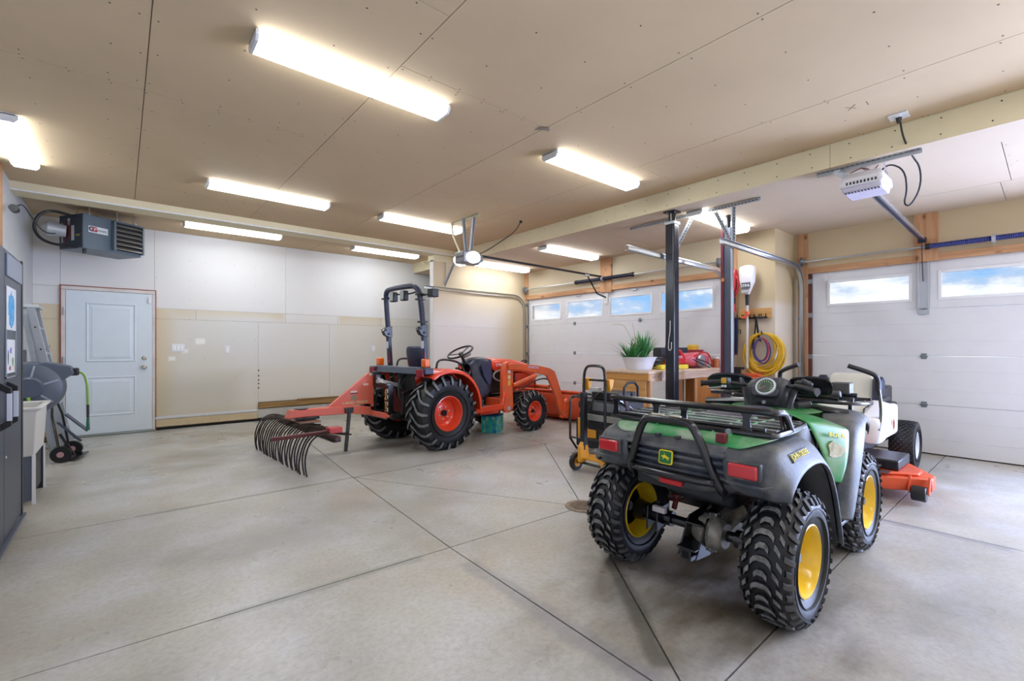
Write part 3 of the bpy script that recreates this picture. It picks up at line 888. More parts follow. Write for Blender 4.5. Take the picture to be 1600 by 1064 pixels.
b = MB(); b.bar((2.38, .0, .01), (2.62, 0, -.26), .028, .006, up=(0, 1, 0)); b.bar((2.62, 0, -.26), (2.86, .0, -.31), .028, .006, up=(0, 1, 0)); b.build('door_arm', BLACKM, t)
b = MB(); perforated(b, (-.05, -.02, .075), (-.05, .04, .54), up=(1, 0, 0)); b.build('hanger', [STEELM, SLOT], t)
b = MB(); perforated(b, (.05, .02, .075), (.03, -.09, .54), up=(1, 0, 0)); b.build('hanger', [STEELM, SLOT], t)
b = MB(); perforated(b, (0, -.22, .555), (0, .42, .555)); b.bar((0, .42, .555), (-.02, .36, .38), .02, .02); b.bar((-.02, .36, .38), (0, .2, .09), .02, .02); b.build('ceiling_iron', [mat('iron_cream', '#cbbf9f', .6), SLOT], t)
b = MB(); b.tube([(.12, -.06, .07), (.26, -.06, .14), (.42, -.12, .26), (.62, -.22, .42), (.66, -.28, .555)], .006, sm=2); b.build('power_cord', BLACK, t)
b = MB(); b.cyl((.66, -.28, .53), (.66, -.28, .558), .02); b.build('plug', BLACK, t)

# opener for the narrow door
t = thing('garage_door_opener', 'white garage door opener hanging under the beam, near right', 'door opener', (4.78, 1.03, 2.60))
rows = []
def rrect(hx, hy, r, n=5):
    out = []
    for (sx, sy, a0) in ((1, 1, 0), (-1, 1, 90), (-1, -1, 180), (1, -1, 270)):
        for k in range(n + 1):
            a = R_(a0 + 90 * k / n)
            out.append((sx * (hx - r) + r * math.cos(a), sy * (hy - r) + r * math.sin(a)))
    return out
for (z, hx, hy, ox) in ((.085, .10, .10, .02), (.07, .135, .115, .01), (.02, .17, .145, 0), (-.03, .175, .15, 0), (-.045, .165, .145, 0)):
    rows.append([(x + ox, y, z) for x, y in rrect(hx, hy, .03)])
b = MB(); 
for p in rows: p.append(p[0])
b.grid(rows); b.add(rows[0][:-1], [tuple(range(len(rows[0]) - 1))]); b.add(rows[-1][:-1], [tuple(range(len(rows[-1]) - 1))])
b.build('motor_housing', OW, t)
b = MB(); b.prism([(-.16, -.045), (.15, -.045), (.12, -.095), (-.13, -.085)], -.135, .135, 'y'); b.build('lamp_cover', mat('opener_lens', '#d5cfe0', .25), t, bevel=.012)
b = MB()
for i in range(9): b.box(-.1735, -.10 + i * .024, -.022, .006, .012, .022)
b.build('vent_slots', SLOT, t)
b = MB()
for i in range(11): b.box(-.125, -.11 + i * .022, -.088, .03, .010, .006)
b.build('vent_slots', SLOT, t)
b = MB(); perforated(b, (-.11, -.37, .147), (-.11, .33, .147)); b.build('ceiling_iron', [STEELM, SLOT], t)
b = MB(); b.bar((-.1, .13, .145), (-.05, .13, .05), .05, .004, up=(0, 1, 0)); b.bar((-.1, .2, .14), (-.08, .12, .07), .05, .004, up=(1, 0, 0)); b.build('hanger', STEEL, t)
b = MB(); b.bar((-.06, -.13, .145), (.03, -.13, .04), .05, .004, up=(0, 1, 0)); b.build('hanger', STEEL, t)
b = MB()
for y in (-.022, .022): b.bar((.14, y - .02, -.05), (2.15, y - .05, -.15), .014, .03)
b.build('rail', mat('rail_bright', '#cfd2da', .25, metal=.9), t)
b = MB(); b.bar((.14, -.02, -.068), (2.2, -.05, -.17), .026, .008); b.box(2.16, -.05, -.16, .07, .07, .05); b.build('rail_cap', mat('rail_navy', '#252a45', .35, metal=.4), t)
b = MB(); b.bar((2.14, -.05, -.17), (2.17, -.05, -.42), .03, .006, up=(0, 1, 0)); b.bar((2.17, -.05, -.40), (2.225, -.05, -.62), .03, .006, up=(0, 1, 0)); b.build('door_arm', mat('arm_plum', '#4d2c3a', .4, metal=.3), t)
b = MB(); b.tube([(.02, -.10, .09), (.0, -.16, .12), (.06, -.24, .06), (.1, -.25, -.1), (.14, -.22, -.2), (.16, -.26, -.22), (.12, -.33, -.1), (.05, -.34, .05), (-.05, -.30, .13), (-.25, -.28, .22), (-.36, -.28, .33)], .0065, sm=2)
b.build('power_cord', BLACK, t)
b = MB(); b.tube([(-.05, .10, .10), (-.02, .02, .14), (.03, -.04, .10), (.0, -.08, .13)], .004, sm=2); b.tube([(-.08, .02, .12), (-.03, -.02, .09), (.02, -.09, .09)], .004, sm=2); b.build('bell_wire', mat('wire_red', '#7d4c42', .5), t)
text('LiftMaster', .024, basis((-.05, -.1465, .04), (1, 0, 0), (0, -1, .25)), OG, t)
def outlet(x, y, z, label):
    b_ = MB(); b_.box(0, 0, -.006, .115, .115, .012)
    r_ = b_.build('ceiling_outlet', WHITE, bevel=.003, loc=(x, y, z)); tag(r_, label, 'socket')
    q = MB(); q.box(0, 0, -.015, .07, .035, .008); q.build('socket_face', WHITE, r_, bevel=.002)
    q = MB(); q.cyl((0, 0, -.016), (.0, 0, -.055), .020, .012); q.build('plug', BLACK, r_)
outlet(4.42, .755, ZC, 'white ceiling socket with a black plug and hanging cord')

# ---- unit heater
HG = mat('heater_grey', '#5c6a76', .4, var=.05); HD = mat('heater_dark', '#2c3440', .45)
t = thing('unit_heater', 'blue grey gas heater with louvres hanging above the white entry door', 'heater', (-.35, 7.56, 2.42), 33)
W_, D_2, H_ = .66, .42, .42
b = MB(); b.bx(0, W_, .0, D_2, 0, H_); b.build('cabinet', HG, t, bevel=.006)
b = MB(); b.bx(-.006, .0, .01, D_2 - .01, .01, H_ - .01); b.build('control_panel', HD, t, bevel=.003)
for (yy, zz, w_, h_, c_) in ((.33, .19, .012, .26, '#b7414a'), (.32, .23, .05, .20, '#5b2a33'), (.24, .23, .05, .22, '#7e3038'), (.24, .33, .04, .08, '#c9c3c0'), (.17, .19, .05, .18, '#c8cbc9'), (.08, .16, .07, .02, '#9d9a3c'), (.36, .2, .02, .24, '#c7c9cd')):
    b = MB(); b.box(-.007, yy, zz, .002, w_, h_); b.build('sticker', mat('sticker_' + c_[1:], c_, .5), t, smooth=False)
b = MB(); b.cyl((-.012, .045, .20), (-.006, .045, .20), .016); b.build('grommet', BLACK, t)
# louvre opening on the front
b = MB(); b.bx(.315, .65, -.004, .01, .045, .385); b.build('opening', mat('louvre_dark', '#1d2023', .7), t)
LV = mat('louvre_grey', '#8f8c84', .35, metal=.5)
for i in range(6):
    b = MB(); z = .062 + i * .058
    b.add([(.325, -.006, z + .028), (.64, -.006, z + .028), (.64, -.05, z - .002), (.325, -.05, z - .002), (.325, -.055, z - .014), (.64, -.055, z - .014)], [(0, 1, 2, 3), (3, 2, 5, 4)])
    b.build('louvre', LV, t, solid=.003, smooth=False)
b = MB(); b.bx(.30, .325, -.06, .0, .03, .40); b.bx(.64, .66, -.06, .0, .03, .40); b.bx(.30, .66, -.06, 0, .385, .40); b.build('louvre_frame', HG, t, bevel=.002)
b = MB(); b.bx(.055, .265, -.004, .0, .205, .285); bd = b.build('badge', mat('badge_white', '#dde3e6', .4), t, bevel=.003)
text('G', .075, basis((.085, -.0055, .245), (1, 0, 0), (0, -1, 0)), BLACK, bd, bold=.004)
text('G', .075, basis((.118, -.0065, .243), (1, 0, 0), (0, -1, 0)), mat('badge_red', '#b32a3c', .4), bd, bold=.004)
text('SERIES', .036, basis((.195, -.0055, .240), (1, 0, 0), (0, -1, 0)), mat('badge_ink', '#4c5550', .4), bd)
b = MB(); 
for (x, y) in ((.1, .06), (.38, .02), (.60, .02), (.58, .36)): b.cyl((x, y, H_ - .01), (x, y, 2.95 - 2.42 if False else .53), .006); b.cyl((x, y, H_ - .02), (x, y, H_ + .02), .014)
b.build('hanger_rod', STEEL, t)
b = MB(); b.tube([(.0, .2, .40), (-.14, .30, .44), (-.26, .32, .36), (-.30, .34, .18), (-.22, .30, .04), (-.05, .14, .01), (.02, .10, .02)], .016, sm=3); b.build('gas_hose', BLACK, t)
b = MB(); b.cyl((-.02, .26, .21), (-.16, .34, .22), .07, .09, n=20); b.cyl((-.16, .34, .22), (-.20, .36, .22), .09, .05, n=20); b.build('blower_motor', STEELM, t)
b = MB(); b.cyl((.06, .08, 0), (.06, .08, -.05), .02, .016); b.build('drain_plug', BLACK, t)
b = MB(); b.tube([(0, .12, .42), (.05, .14, .5), (.2, .18, .51), (.25, .1, .43)], .006, sm=2); b.build('conduit', mat('cable_ochre', '#a57a3c', .5), t)
# ledger timbers the heater hangs from, and the junction box with its cable
b = MB(); b.bar((-.62, 7.34, 2.93), (1.05, 7.42, 2.93), .05, .04); tag(b.build('timber_batten', wood_mat('batten', '#b8864f', '#8f6136', 'X'), bevel=.003), 'old pine batten under the ceiling above the heater', 'timber')
b = MB(); b.lathe([(-.05, .001), (-.05, .035), (.05, .035), (.06, .02), (.06, .001)], 14); jb = b.build('junction_box', BLACK, loc=(-.80, 6.60, 2.58))
tag(jb, 'black cable gland on the wall in the top left corner', 'cable gland')
b = MB(); b.tube([(0, .02, .02), (.03, .25, .12), (.06, .55, .05), (.12, .9, -.05), (.24, 1.2, .02)], .006, sm=2); b.build('cable', BLACK, jb)

# ---- posts
t = thing('support_post', 'black square steel post under the beam, beside the workbench', 'post', (4.73, 2.79, 0))
NAVY = mat('post_black', '#181a26', .22, spec=.7)
b = MB(); b.bx(-.055, .055, -.055, .055, .01, 2.62); b.build('shaft', NAVY, t, bevel=.012, segs=3)
b = MB(); b.bx(-.1, .1, -.1, .1, 0, .012); b.build('base_plate', BLACKM, t, bevel=.002)
b = MB(); b.cyl((0, 0, 2.62), (0, 0, 2.73), .040, n=16); b.bx(-.07, .07, -.07, .07, 2.73, 2.749); b.bx(-.062, .062, -.062, .062, 2.60, 2.63, 1); b.build('top_screw', [BLACKM, STEELM], t, bevel=.002)
b = MB(); b.tube([(-.058, -.01, 1.52), (-.062, -.012, 1.4), (-.06, .008, 1.30), (-.06, .012, 1.19), (-.06, -.025, 1.19), (-.06, -.028, 1.28)], .004, sm=1); b.build('strap_clip', WHITE, t)
t = thing('support_post', 'tall post with red front strip and silver edge, right of the workbench', 'post', (5.36, 2.45, 0))
b = MB(); b.bx(-.04, .04, -.05, .055, .01, 2.60); b.build('shaft', mat('post_grey', '#5a6070', .35, metal=.3), t, bevel=.004)
b = MB(); b.bx(-.055, -.04, .03, .062, .3, 2.70); b.bx(-.045, .02, .056, .064, .3, 2.65); b.build('edge_strip', mat('strip_maroon', '#6a2438', .35), t, bevel=.003)
b = MB(); b.bx(-.05, .0, -.062, -.05, .05, 2.35); b.build('silver_edge', STEEL, t, bevel=.002)
b = MB(); b.bx(-.1, .1, -.1, .1, 0, .012); b.build('base_plate', BLACKM, t)
b = MB(); b.cyl((0, 0, 2.6), (0, 0, 2.749), .03); b.build('top_screw', BLACKM, t)
b = MB(); b.bx(-.06, -.05, .02, .05, 1.98, 2.02); b.build('latch', mat('latch_orange', '#d48a3e', .5), t, bevel=.003)
# ================================================================= wheels
def surf(prof, a, h):
    """point on a half tyre profile: a in 0..1 along it, h out along the normal -> (y, r)"""
    n = len(prof) - 1; t = min(max(a, 0), .9999) * n; i = int(t); f = t - i
    y = prof[i][0] * (1 - f) + prof[i + 1][0] * f; r = prof[i][1] * (1 - f) + prof[i + 1][1] * f
    dy = prof[i + 1][0] - prof[i][0]; dr = prof[i + 1][1] - prof[i][1]; L = math.hypot(dy, dr)
    return y + h * (-dr / L), r + h * (dy / L)
def lug(b, prof, sgn, path, wdt, hgt, mtop=1, mside=0, off=0.0, flip=False):
    """path: list of (a, dtheta) from the centre out; width given in radians"""
    base = len(path)
    for k in range(base - 1):
        pass
    vs = []
    for (a, th) in path:
        s2 = sgn if a >= 0 else -sgn
        aa = abs(a)
        for (h, ww) in ((-.002, wdt * .62), (hgt, wdt * .42), (hgt, -wdt * .42), (-.002, -wdt * .62)):
            y, r = surf(prof, aa, h)
            t = -(th + off + ww) if flip else th + off + ww
            vs.append((r * math.cos(t), s2 * y, r * math.sin(t)))
    n = base; fs = []; ms = []
    k0 = len(b.v)
    for i in range(n - 1):
        q = i * 4
        for (u, v, mm) in ((0, 1, mside), (1, 2, mtop), (2, 3, mside)):
            b.add([], [], 0)
            fs.append((q + u, q + v, q + 4 + v, q + 4 + u)); ms.append(mm)
    fs += [(0, 3, 2, 1), ((n - 1) * 4, (n - 1) * 4 + 1, (n - 1) * 4 + 2, (n - 1) * 4 + 3)]; ms += [mside, mside]
    for p in vs: b.v.append(p)
    for f, mm in zip(fs, ms): b.f.append(tuple(i + k0 for i in f)); b.m.append(mm)
def tyre_prof(R, w, rr, shoulder=.80, crown=.03):
    hw = w / 2
    return [(0, R), (hw * .45, R - R * crown * .25), (hw * .78, R - R * crown), (hw * .95, R - R * crown * 2.6), (hw, R - (R - rr) * .42), (hw * .97, R - (R - rr) * .62), (hw * .84, rr + .012), (hw * .78, rr)]
def carcass(b, prof, n=48):
    full = [(-y, r) for y, r in reversed(prof)] + prof[1:]
    b.lathe(full, n, cap=False)
    inner = [(-prof[-1][0], prof[-1][1]), (prof[-1][0], prof[-1][1])]
def wheel(parent, x, y, R, w, rr, side, kind, rim_mats, name='wheel', label=None, rot=0):
    """side=+1: outer face toward +y"""
    prof = tyre_prof(R, w, rr, crown={'atv': .05, 'ag': .035, 'turf': .02}[kind])
    b = MB(); carcass(b, prof, 56)
    if kind == 'atv':
        n = 17
        for i in range(n):
            t = 2 * math.pi * i / n + rot; st = 2 * math.pi / n; H = .013
            # centre arcs, wide then narrow
            lug(b, prof, 1, [(-.120, -.17 * st), (-.09, -.03 * st), (-.045, .05 * st), (.045, .05 * st), (.09, -.03 * st), (.120, -.17 * st)], .026 / R, H, 1, 0, t, True)
            lug(b, prof, 1, [(-.075, .40 * st), (-.03, .54 * st), (.03, .54 * st), (.075, .40 * st)], .026 / R, H, 1, 0, t, True)
            for sg in (1, -1):
                lug(b, prof, sg, [(.135, .60 * st), (.17, .50 * st), (.215, .33 * st)], .026 / R, H, 1, 0, t, True)
                lug(b, prof, sg, [(.175, 1.02 * st), (.21, .93 * st), (.255, .80 * st)], .026 / R, H, 1, 0, t, True)
                lug(b, prof, sg, [(.275, .28 * st), (.33, .20 * st), (.42, .16 * st), (.50, .15 * st)], .026 / R, H * .8, 2, 0, t, True)
                lug(b, prof, sg, [(.30, .74 * st), (.36, .68 * st), (.44, .65 * st)], .026 / R, H * .8, 2, 0, t, True)
    elif kind == 'ag':
        n = 20 if R > .35 else 18
        for i in range(n):
            t = 2 * math.pi * i / n + rot; st = 2 * math.pi / n; H = .027 if R > .35 else .019
            for sg in (1, -1):
                o = t + (st / 2 if sg < 0 else 0)
                lug(b, prof, sg, [(-.03, -.05 * st), (.06, .15 * st), (.15, .55 * st), (.26, .85 * st), (.40, .98 * st), (.55, 1.0 * st)], (.040 if R > .35 else .030) / R, H, 3, 0, o)
    elif kind == 'turf':
        n = 30
        for i in range(n):
            t = 2 * math.pi * i / n; st = 2 * math.pi / n
            for k, a in enumerate((-.36, -.29, -.22, -.15, -.08, -.01, .06, .13, .20, .27, .34)):
                lug(b, prof, 1, [(a, 0), (a + .05, .12 * st)], .013 / R, .009, 2, 0, t + (k % 2) * st * .5)
    # raised sidewall rings
    for sg in (1, -1):
        for rrr in (rr + (R - rr) * .30, rr + (R - rr) * .55):
            b.lathe([(sg * prof[-2][0] * 1.03, rrr - .006), (sg * (prof[4][0] + .003), rrr), (sg * prof[-2][0] * 1.06, rrr + .006)], 48, cap=False)
    o = b.build(name, [RUBBER, RUBTOP, RUBTOPD, mat('ag_lug', '#77777a', .6, dirt='#3a3a3c', dirt_amt=.6, dirt_scale=20)], parent, ang=40)
    o.location = (x, y, R)
    if label: o['label'] = label
    # rim: barrel and dished face
    yo = side * prof[-1][0]
    rb = MB()
    if kind == 'atv':
        d = .065 if w > .20 else .045
        pr = [(yo + side * .008, rr + .004), (yo + side * .010, rr - .003), (yo - side * .004, rr - .012), (yo - side * .02, rr - .018), (yo - side * d, rr - .03), (yo - side * (d + .008), rr * .70), (yo - side * (d - .006), rr * .52), (yo - side * (d - .004), rr * .40), (yo - side * (d - .004), .02)]
        rb.lathe(pr, 40, cap=False)
        rb.lathe([(-yo, rr + .003), (-yo - side * .006, rr - .004), (-yo + side * .02, rr - .016), (yo - side * d, rr - .028)], 40, cap=False)
        rb.lathe([(yo - side * (d + .012), rr * .7), (yo - side * (d + .012), .02)], 40)
    else:
        d = .10 if R > .35 else .045
        pr = [(yo + side * .010, rr + .006), (yo + side * .012, rr - .004), (yo - side * .004, rr - .016), (yo - side * .03, rr - .022), (yo - side * .045, rr - .036), (yo - side * (d), rr - .044), (yo - side * (d + .02), rr * .66), (yo - side * (d + .004), rr * .50), (yo - side * (d), rr * .34), (yo - side * d, .02)]
        rb.lathe(pr, 44, cap=False)
        rb.lathe([(-yo, rr + .003), (-yo - side * .006, rr - .004), (-yo + side * .02, rr - .016), (yo - side * d, rr - .03)], 40, cap=False)
    ri = rb.build('rim', rim_mats[0], o)
    hb = MB()
    if kind == 'atv':
        hb.cyl((0, yo - side * (d + .02), 0), (0, yo - side * (d - .035), 0), .026, .022, n=18)
        for k in range(4):
            a = k * math.pi / 2 + .5; hb.cyl((.05 * math.cos(a), yo - side * d, .05 * math.sin(a)), (.05 * math.cos(a), yo - side * (d - .016), .05 * math.sin(a)), .008, n=6)
    else:
        hb.cyl((0, yo - side * (d + .03), 0), (0, yo - side * (d - .03), 0), rr * .20, rr * .17, n=18)
    hb.build('hub', BLACKM, o)
    if kind != 'atv':
        nb = MB(); k_ = 6 if R > .35 else 5
        for k in range(k_):
            a = k * 2 * math.pi / k_ + .3
            nb.cyl((rr * .36 * math.cos(a), yo - side * (d - .002), rr * .36 * math.sin(a)), (rr * .36 * math.cos(a), yo - side * (d - .02), rr * .36 * math.sin(a)), .009, n=6)
        nb.build('wheel_bolts', mat('bolt_white', '#d8cfc8', .4, metal=.4), o)
    return o

# ================================================================= the quad
YEL = mat('rim_yellow', '#e8bf1c', .28, coat=.4, var=.08)
GRN = mat('quad_green', '#128438', .33, coat=.25, dirt='#8d9377', dirt_amt=.55, dirt_scale=7)
GRND = mat('quad_green_dusty', '#3f9a58', .45, dirt='#b9bfae', dirt_amt=.85, dirt_scale=6)
GRD = mat('quad_grey_dark', '#3c3e44', .5, dirt='#77736a', dirt_amt=.5, dirt_scale=8, bump=.1, bscale=160)
RED = mat('tail_red', '#c4222b', .18, coat=.8, bump=.15, bscale=90)
VIN = mat('seat_vinyl', '#4b4756', .45)
CAST = mat('cast_case', '#a9a292', .45, metal=.35, dirt='#4d463b', dirt_amt=.6, dirt_scale=18)
LYEL = mat('letter_yellow', '#e6d21e', .4)
q = thing('quad_bike', 'green four wheeler with grey fenders, yellow rims and a black rear rack', 'quad bike', (2.29, 1.205, 0))
AXH = .287
wheel(q, 0, .420, .287, .21, .155, 1, 'atv', [YEL], rot=.1)
wheel(q, 0, -.422, .287, .21, .155, -1, 'atv', [YEL], rot=.02)
wheel(q, 1.14, .40, .29, .18, .155, 1, 'atv', [YEL], rot=.2)
wheel(q, 1.14, -.40, .29, .18, .155, -1, 'atv', [YEL], rot=.15)
# rear axle, differential, hitch
b = MB()
b.cyl((0, -.36, AXH), (0, .36, AXH), .026, n=16)
b.cyl((0, .14, AXH), (0, .30, AXH), .040, n=18); b.cyl((0, -.30, AXH), (0, -.2, AXH), .043, n=18)
b.cyl((0, .30, AXH), (0, .36, AXH), .05, .06, n=18); b.cyl((0, -.36, AXH), (0, -.30, AXH), .06, .05, n=18)
b.build('rear_axle', BLACKM, q)
b = MB(); b.lathe([(-.17, .02), (-.17, .062), (-.155, .078), (-.115, .088), (-.11, .098), (-.095, .098), (-.09, .088), (-.05, .080), (-.03, .062), (-.005, .05), (-.005, .02)], 28, M=trn(-.01, -.0, AXH))
for k in range(8):
    a = k * math.pi / 4; b.cyl((-.01 + .092 * math.cos(a), -.118, AXH + .092 * math.sin(a)), (-.01 + .092 * math.cos(a), -.085, AXH + .092 * math.sin(a)), .008, n=6)
b.cyl((.02, -.10, AXH), (.28, -.10, AXH + .05), .05, n=16)
b.build('differential', CAST, q)
b = MB()
b.prism([(-.19, AXH - .09), (-.05, AXH - .10), (.05, AXH + .02), (.05, AXH + .09), (-.08, AXH + .08), (-.12, AXH + .02)], -.008, .0, 'y')
b.prism([(-.19, AXH - .09), (-.05, AXH - .10), (.05, AXH + .02), (.05, AXH + .09), (-.08, AXH + .08), (-.12, AXH + .02)], .085, .093, 'y')
b.bx(-.20, -.05, -.006, .09, AXH - .05, AXH - .04); b.bx(-.20, -.14, .014, .072, AXH - .10, AXH - .045); b.bx(-.201, -.198, .024, .062, AXH - .09, AXH - .055, 1)
b.bx(-.12, .05, -.003, .088, AXH + .05, AXH + .06)
b.build('tow_hitch', [BLACKM, mat('hole_black', '#050506', .9)], q, bevel=.003)
b = MB(); b.prism([(-.08, AXH - .07), (.05, AXH - .03), (.05, AXH + .07), (-.07, AXH + .06)], .19, .198, 'y'); b.prism([(-.08, AXH - .07), (.05, AXH - .03), (.05, AXH + .07), (-.07, AXH + .06)], .25, .258, 'y'); b.bx(-.06, .04, .19, .258, AXH + .03, AXH + .05)
b.build('shock_mount', BLACKM, q, bevel=.003)
b = MB(); b.bx(-.085, -.06, .11, .185, AXH + .045, AXH + .075); b.build('warning_sticker', mat('sticker_pale', '#d5c9c4', .5), q, bevel=.002)
# shocks, swing arm, frame and engine mass
for s in (1, -1):
    b = MB(); b.cyl((.02, s * .22, AXH + .05), (.10, s * .17, .66), .014, n=10)
    pts = []
    for k in range(90):
        f = k / 89; a = k * .62
        p = Vector((.03, s * .215, AXH + .09)).lerp(Vector((.09, s * .175, .60)), f)
        pts.append(p + Vector((.036 * math.cos(a), .036 * math.sin(a), 0)))
    b.tube(pts, .0055, n=5); b.build('shock_absorber', mat('shock_red', '#7c2f2b', .4), q)
b = MB()
b.tube([(-.05, .17, .58), (.3, .16, .56), (.45, .14, .34), (.95, .13, .28), (1.25, .12, .4), (1.2, .13, .7), (.8, .13, .72)], .016, sm=1)
b.tube([(-.05, -.17, .58), (.3, -.16, .56), (.45, -.14, .34), (.95, -.13, .28), (1.25, -.12, .4), (1.2, -.13, .7), (.8, -.13, .72)], .016, sm=1)
b.bar((0, .12, AXH), (.45, .12, AXH + .05), .04, .05); b.bar((0, -.2, AXH), (.45, -.16, AXH + .05), .04, .05)
for s in (1, -1):
    b.bar((.95, s * .10, .30), (1.14, s * .33, .28), .03, .03); b.bar((1.25, s * .10, .30), (1.14, s * .33, .28), .03, .03); b.cyl((1.14, s * .30, .30), (1.14, s * .36, .30), .05)
b.build('frame', BLACKM, q)
b = MB(); b.bx(.28, .80, -.15, .15, .26, .60); b.lathe([(-.20, .02), (-.20, .10), (.20, .10), (.20, .02)], 24, M=trn(.5, 0, .4)); b.bx(-.12, .30, -.17, .17, .46, .66)
b.build('engine', mat('engine_dark', '#1b1b1e', .6), q, bevel=.02)
b = MB(); b.lathe([(0, .02), (0, .055), (.28, .055), (.30, .03), (.36, .028), (.36, .02)], 20, M=trn(.05, .10, .52) @ rotz(-80)); b.build('muffler', mat('muffler_dark', '#2b2a29', .4, metal=.5), q)

# rear fender halves: sections running inward -> rim, stations from the rear bottom over the top to the footwell
def fender_rear(s):
    # station: (inner xz, mid xz, edge xz, lip xz) with y at .12,.30,.445,.475
    st = [
        ((-.330, .640), (-.345, .615), (-.345, .615), (-.325, .62)),
        ((-.372, .690), (-.385, .660), (-.372, .655), (-.325, .640)),
        ((-.385, .735), (-.392, .722), (-.375, .720), (-.305, .652)),
        ((-.372, .785), (-.372, .782), (-.352, .775), (-.278, .672)),
        ((-.320, .812), (-.318, .808), (-.305, .800), (-.235, .698)),
        ((-.200, .828), (-.200, .825), (-.200, .812), (-.160, .722)),
        ((-.060, .838), (-.060, .835), (-.060, .820), (-.050, .730)),
        ((.080, .838), (.080, .830), (.080, .800), (.050, .718)),
        ((.190, .815), (.190, .795), (.185, .745), (.140, .672)),
        ((.270, .740), (.265, .715), (.260, .650), (.210, .585)),
        ((.330, .600), (.325, .580), (.320, .520), (.270, .470)),
        ((.370, .440), (.365, .430), (.360, .380), (.315, .350)),
        ((.390, .310), (.388, .300), (.385, .280), (.345, .265)),
    ]
    rows = []
    for (a, m_, e_, l_) in st:
        row = [(a[0], s * .235, a[1])]
        row.append(((a[0] + m_[0]) / 2, s * .262, (a[1] + m_[1]) / 2 + .002))
        row.append((m_[0], s * .31, m_[1])); row.append(((m_[0] + e_[0]) / 2, s * .365, (m_[1] + e_[1]) / 2 + .003))
        row.append((e_[0], s * .402, e_[1] + .004)); row.append((e_[0], s * .415, e_[1] - .002)); row.append((e_[0] * .5 + l_[0] * .5, s * .448, e_[1] * .5 + l_[1] * .5))
        row.append((e_[0] * .08 + l_[0] * .92, s * .476, e_[1] * .08 + l_[1] * .92)); row.append((l_[0], s * .480, l_[1]))
        # turned-in lip
        cx, cz = 0.02, .42
        dx, dz = cx - l_[0], cz - l_[1]; L = math.hypot(dx, dz)
        row.append((l_[0] - dx / L * .0, s * .458, l_[1] + .004))
        rows.append(row)
    b_ = MB(); b_.grid(rows)
    f_ = b_.build('rear_fender', GREYP, q, solid=.008, sub=1, ang=60)
    # recessed rib above the tail light, light in its pocket
    c = MB()
    c.bx(-.408, -.378, s * .262, s * .395, .690, .765); c.build('light_bezel', GRD, f_, bevel=.006)
    c = MB(); c.bx(-.420, -.395, s * .272, s * .385, .700, .755); c.build('tail_light', RED, f_, bevel=.008, segs=3)
    c = MB(); c.tube([(-.40, s * .26, .672), (-.402, s * .40, .672), (-.38, s * .43, .68)], .006, n=6); c.build('moulded_rib', GREYP, f_)
    for (yy, zz) in ((.20, .655), (.40, .645)):
        c = MB(); c.cyl((-.40, s * yy, zz), (-.385, s * yy, zz), .008, n=8); c.build('fender_screw', BLACK, f_)
    # dark wheel well behind
    rows2 = []
    for (x, z) in ((-.30, .60), (-.27, .66), (-.16, .705), (0, .715), (.10, .70), (.18, .63), (.25, .52), (.30, .38), (.33, .27)):
        rows2.append([(x, s * .17, z), (x, s * .455, z)])
    c = MB(); c.grid(rows2); c.grid([[(x, s * .17, z) for (x, z) in ((.12, .69), (.2, .6), (.33, .27))], [(x, s * .17, .40) for x in (.14, .2, .33)]])
    c.build('wheel_well', BLACK, f_, solid=.004, ang=60)
    return f_
fR = fender_rear(-1); fL = fender_rear(1)
# name plate on the near rear fender
b = MB(); b.box(0, 0, 0, .165, .038, .008, M=basis((-.155, -.4475, .776), (1, 0, .02), (-.10, -.80, .58))); np_ = b.build('name_plate', BLACK, fR, bevel=.002)
text('JOHN DEERE', .033, basis((-.1558, -.4515, .7792), (1, 0, .02), (-.10, -.80, .58)), LYEL, np_, bold=.0, sx=.80, ext=.0012)
# green top panel with crown and the ridged grey tail panel
rows = []
for (x, z, w_) in ((-.352, .800, .29), (-.335, .822, .34), (-.25, .838, .385), (-.10, .850, .40), (.05, .852, .40), (.20, .846, .35), (.33, .83, .26)):
    rows.append([(x + .0, y_ * w_, z + .006 - .010 * abs(y_) ** 3) for y_ in (-1, -.85, -.6, -.3, 0, .3, .6, .85, 1)])
MB().grid(rows).build('tail_deck', GRND, q, solid=.008, sub=1, ang=60)
for yy in (-.22, -.14, .14, .22):
    b = MB(); b.tube([(-.345, yy, .812), (-.25, yy, .850), (.0, yy, .862), (.2, yy, .858)], .006, n=6); b.build('deck_rib', GRND, q)
rows = []
for z, x in ((.640, -.330), (.655, -.345), (.662, -.366), (.668, -.366), (.674, -.348), (.688, -.352), (.694, -.375), (.701, -.375), (.707, -.355), (.721, -.359), (.727, -.382), (.734, -.382), (.740, -.362), (.752, -.366), (.758, -.389), (.766, -.389), (.774, -.372), (.800, -.360), (.812, -.335)):
    rows.append([(x + abs(y_) * .03, y_, z - .0 * y_) for y_ in (-.245, -.11, 0, .11, .245)])
MB().grid(rows).build('tail_panel', GREYP, q, solid=.006, ang=50)
for yy in (-.12, -.02, .08):
    b = MB(); b.bx(-.372, -.30, yy - .012, yy + .012, .804, .818); b.build('panel_step', GRD, q, bevel=.004)
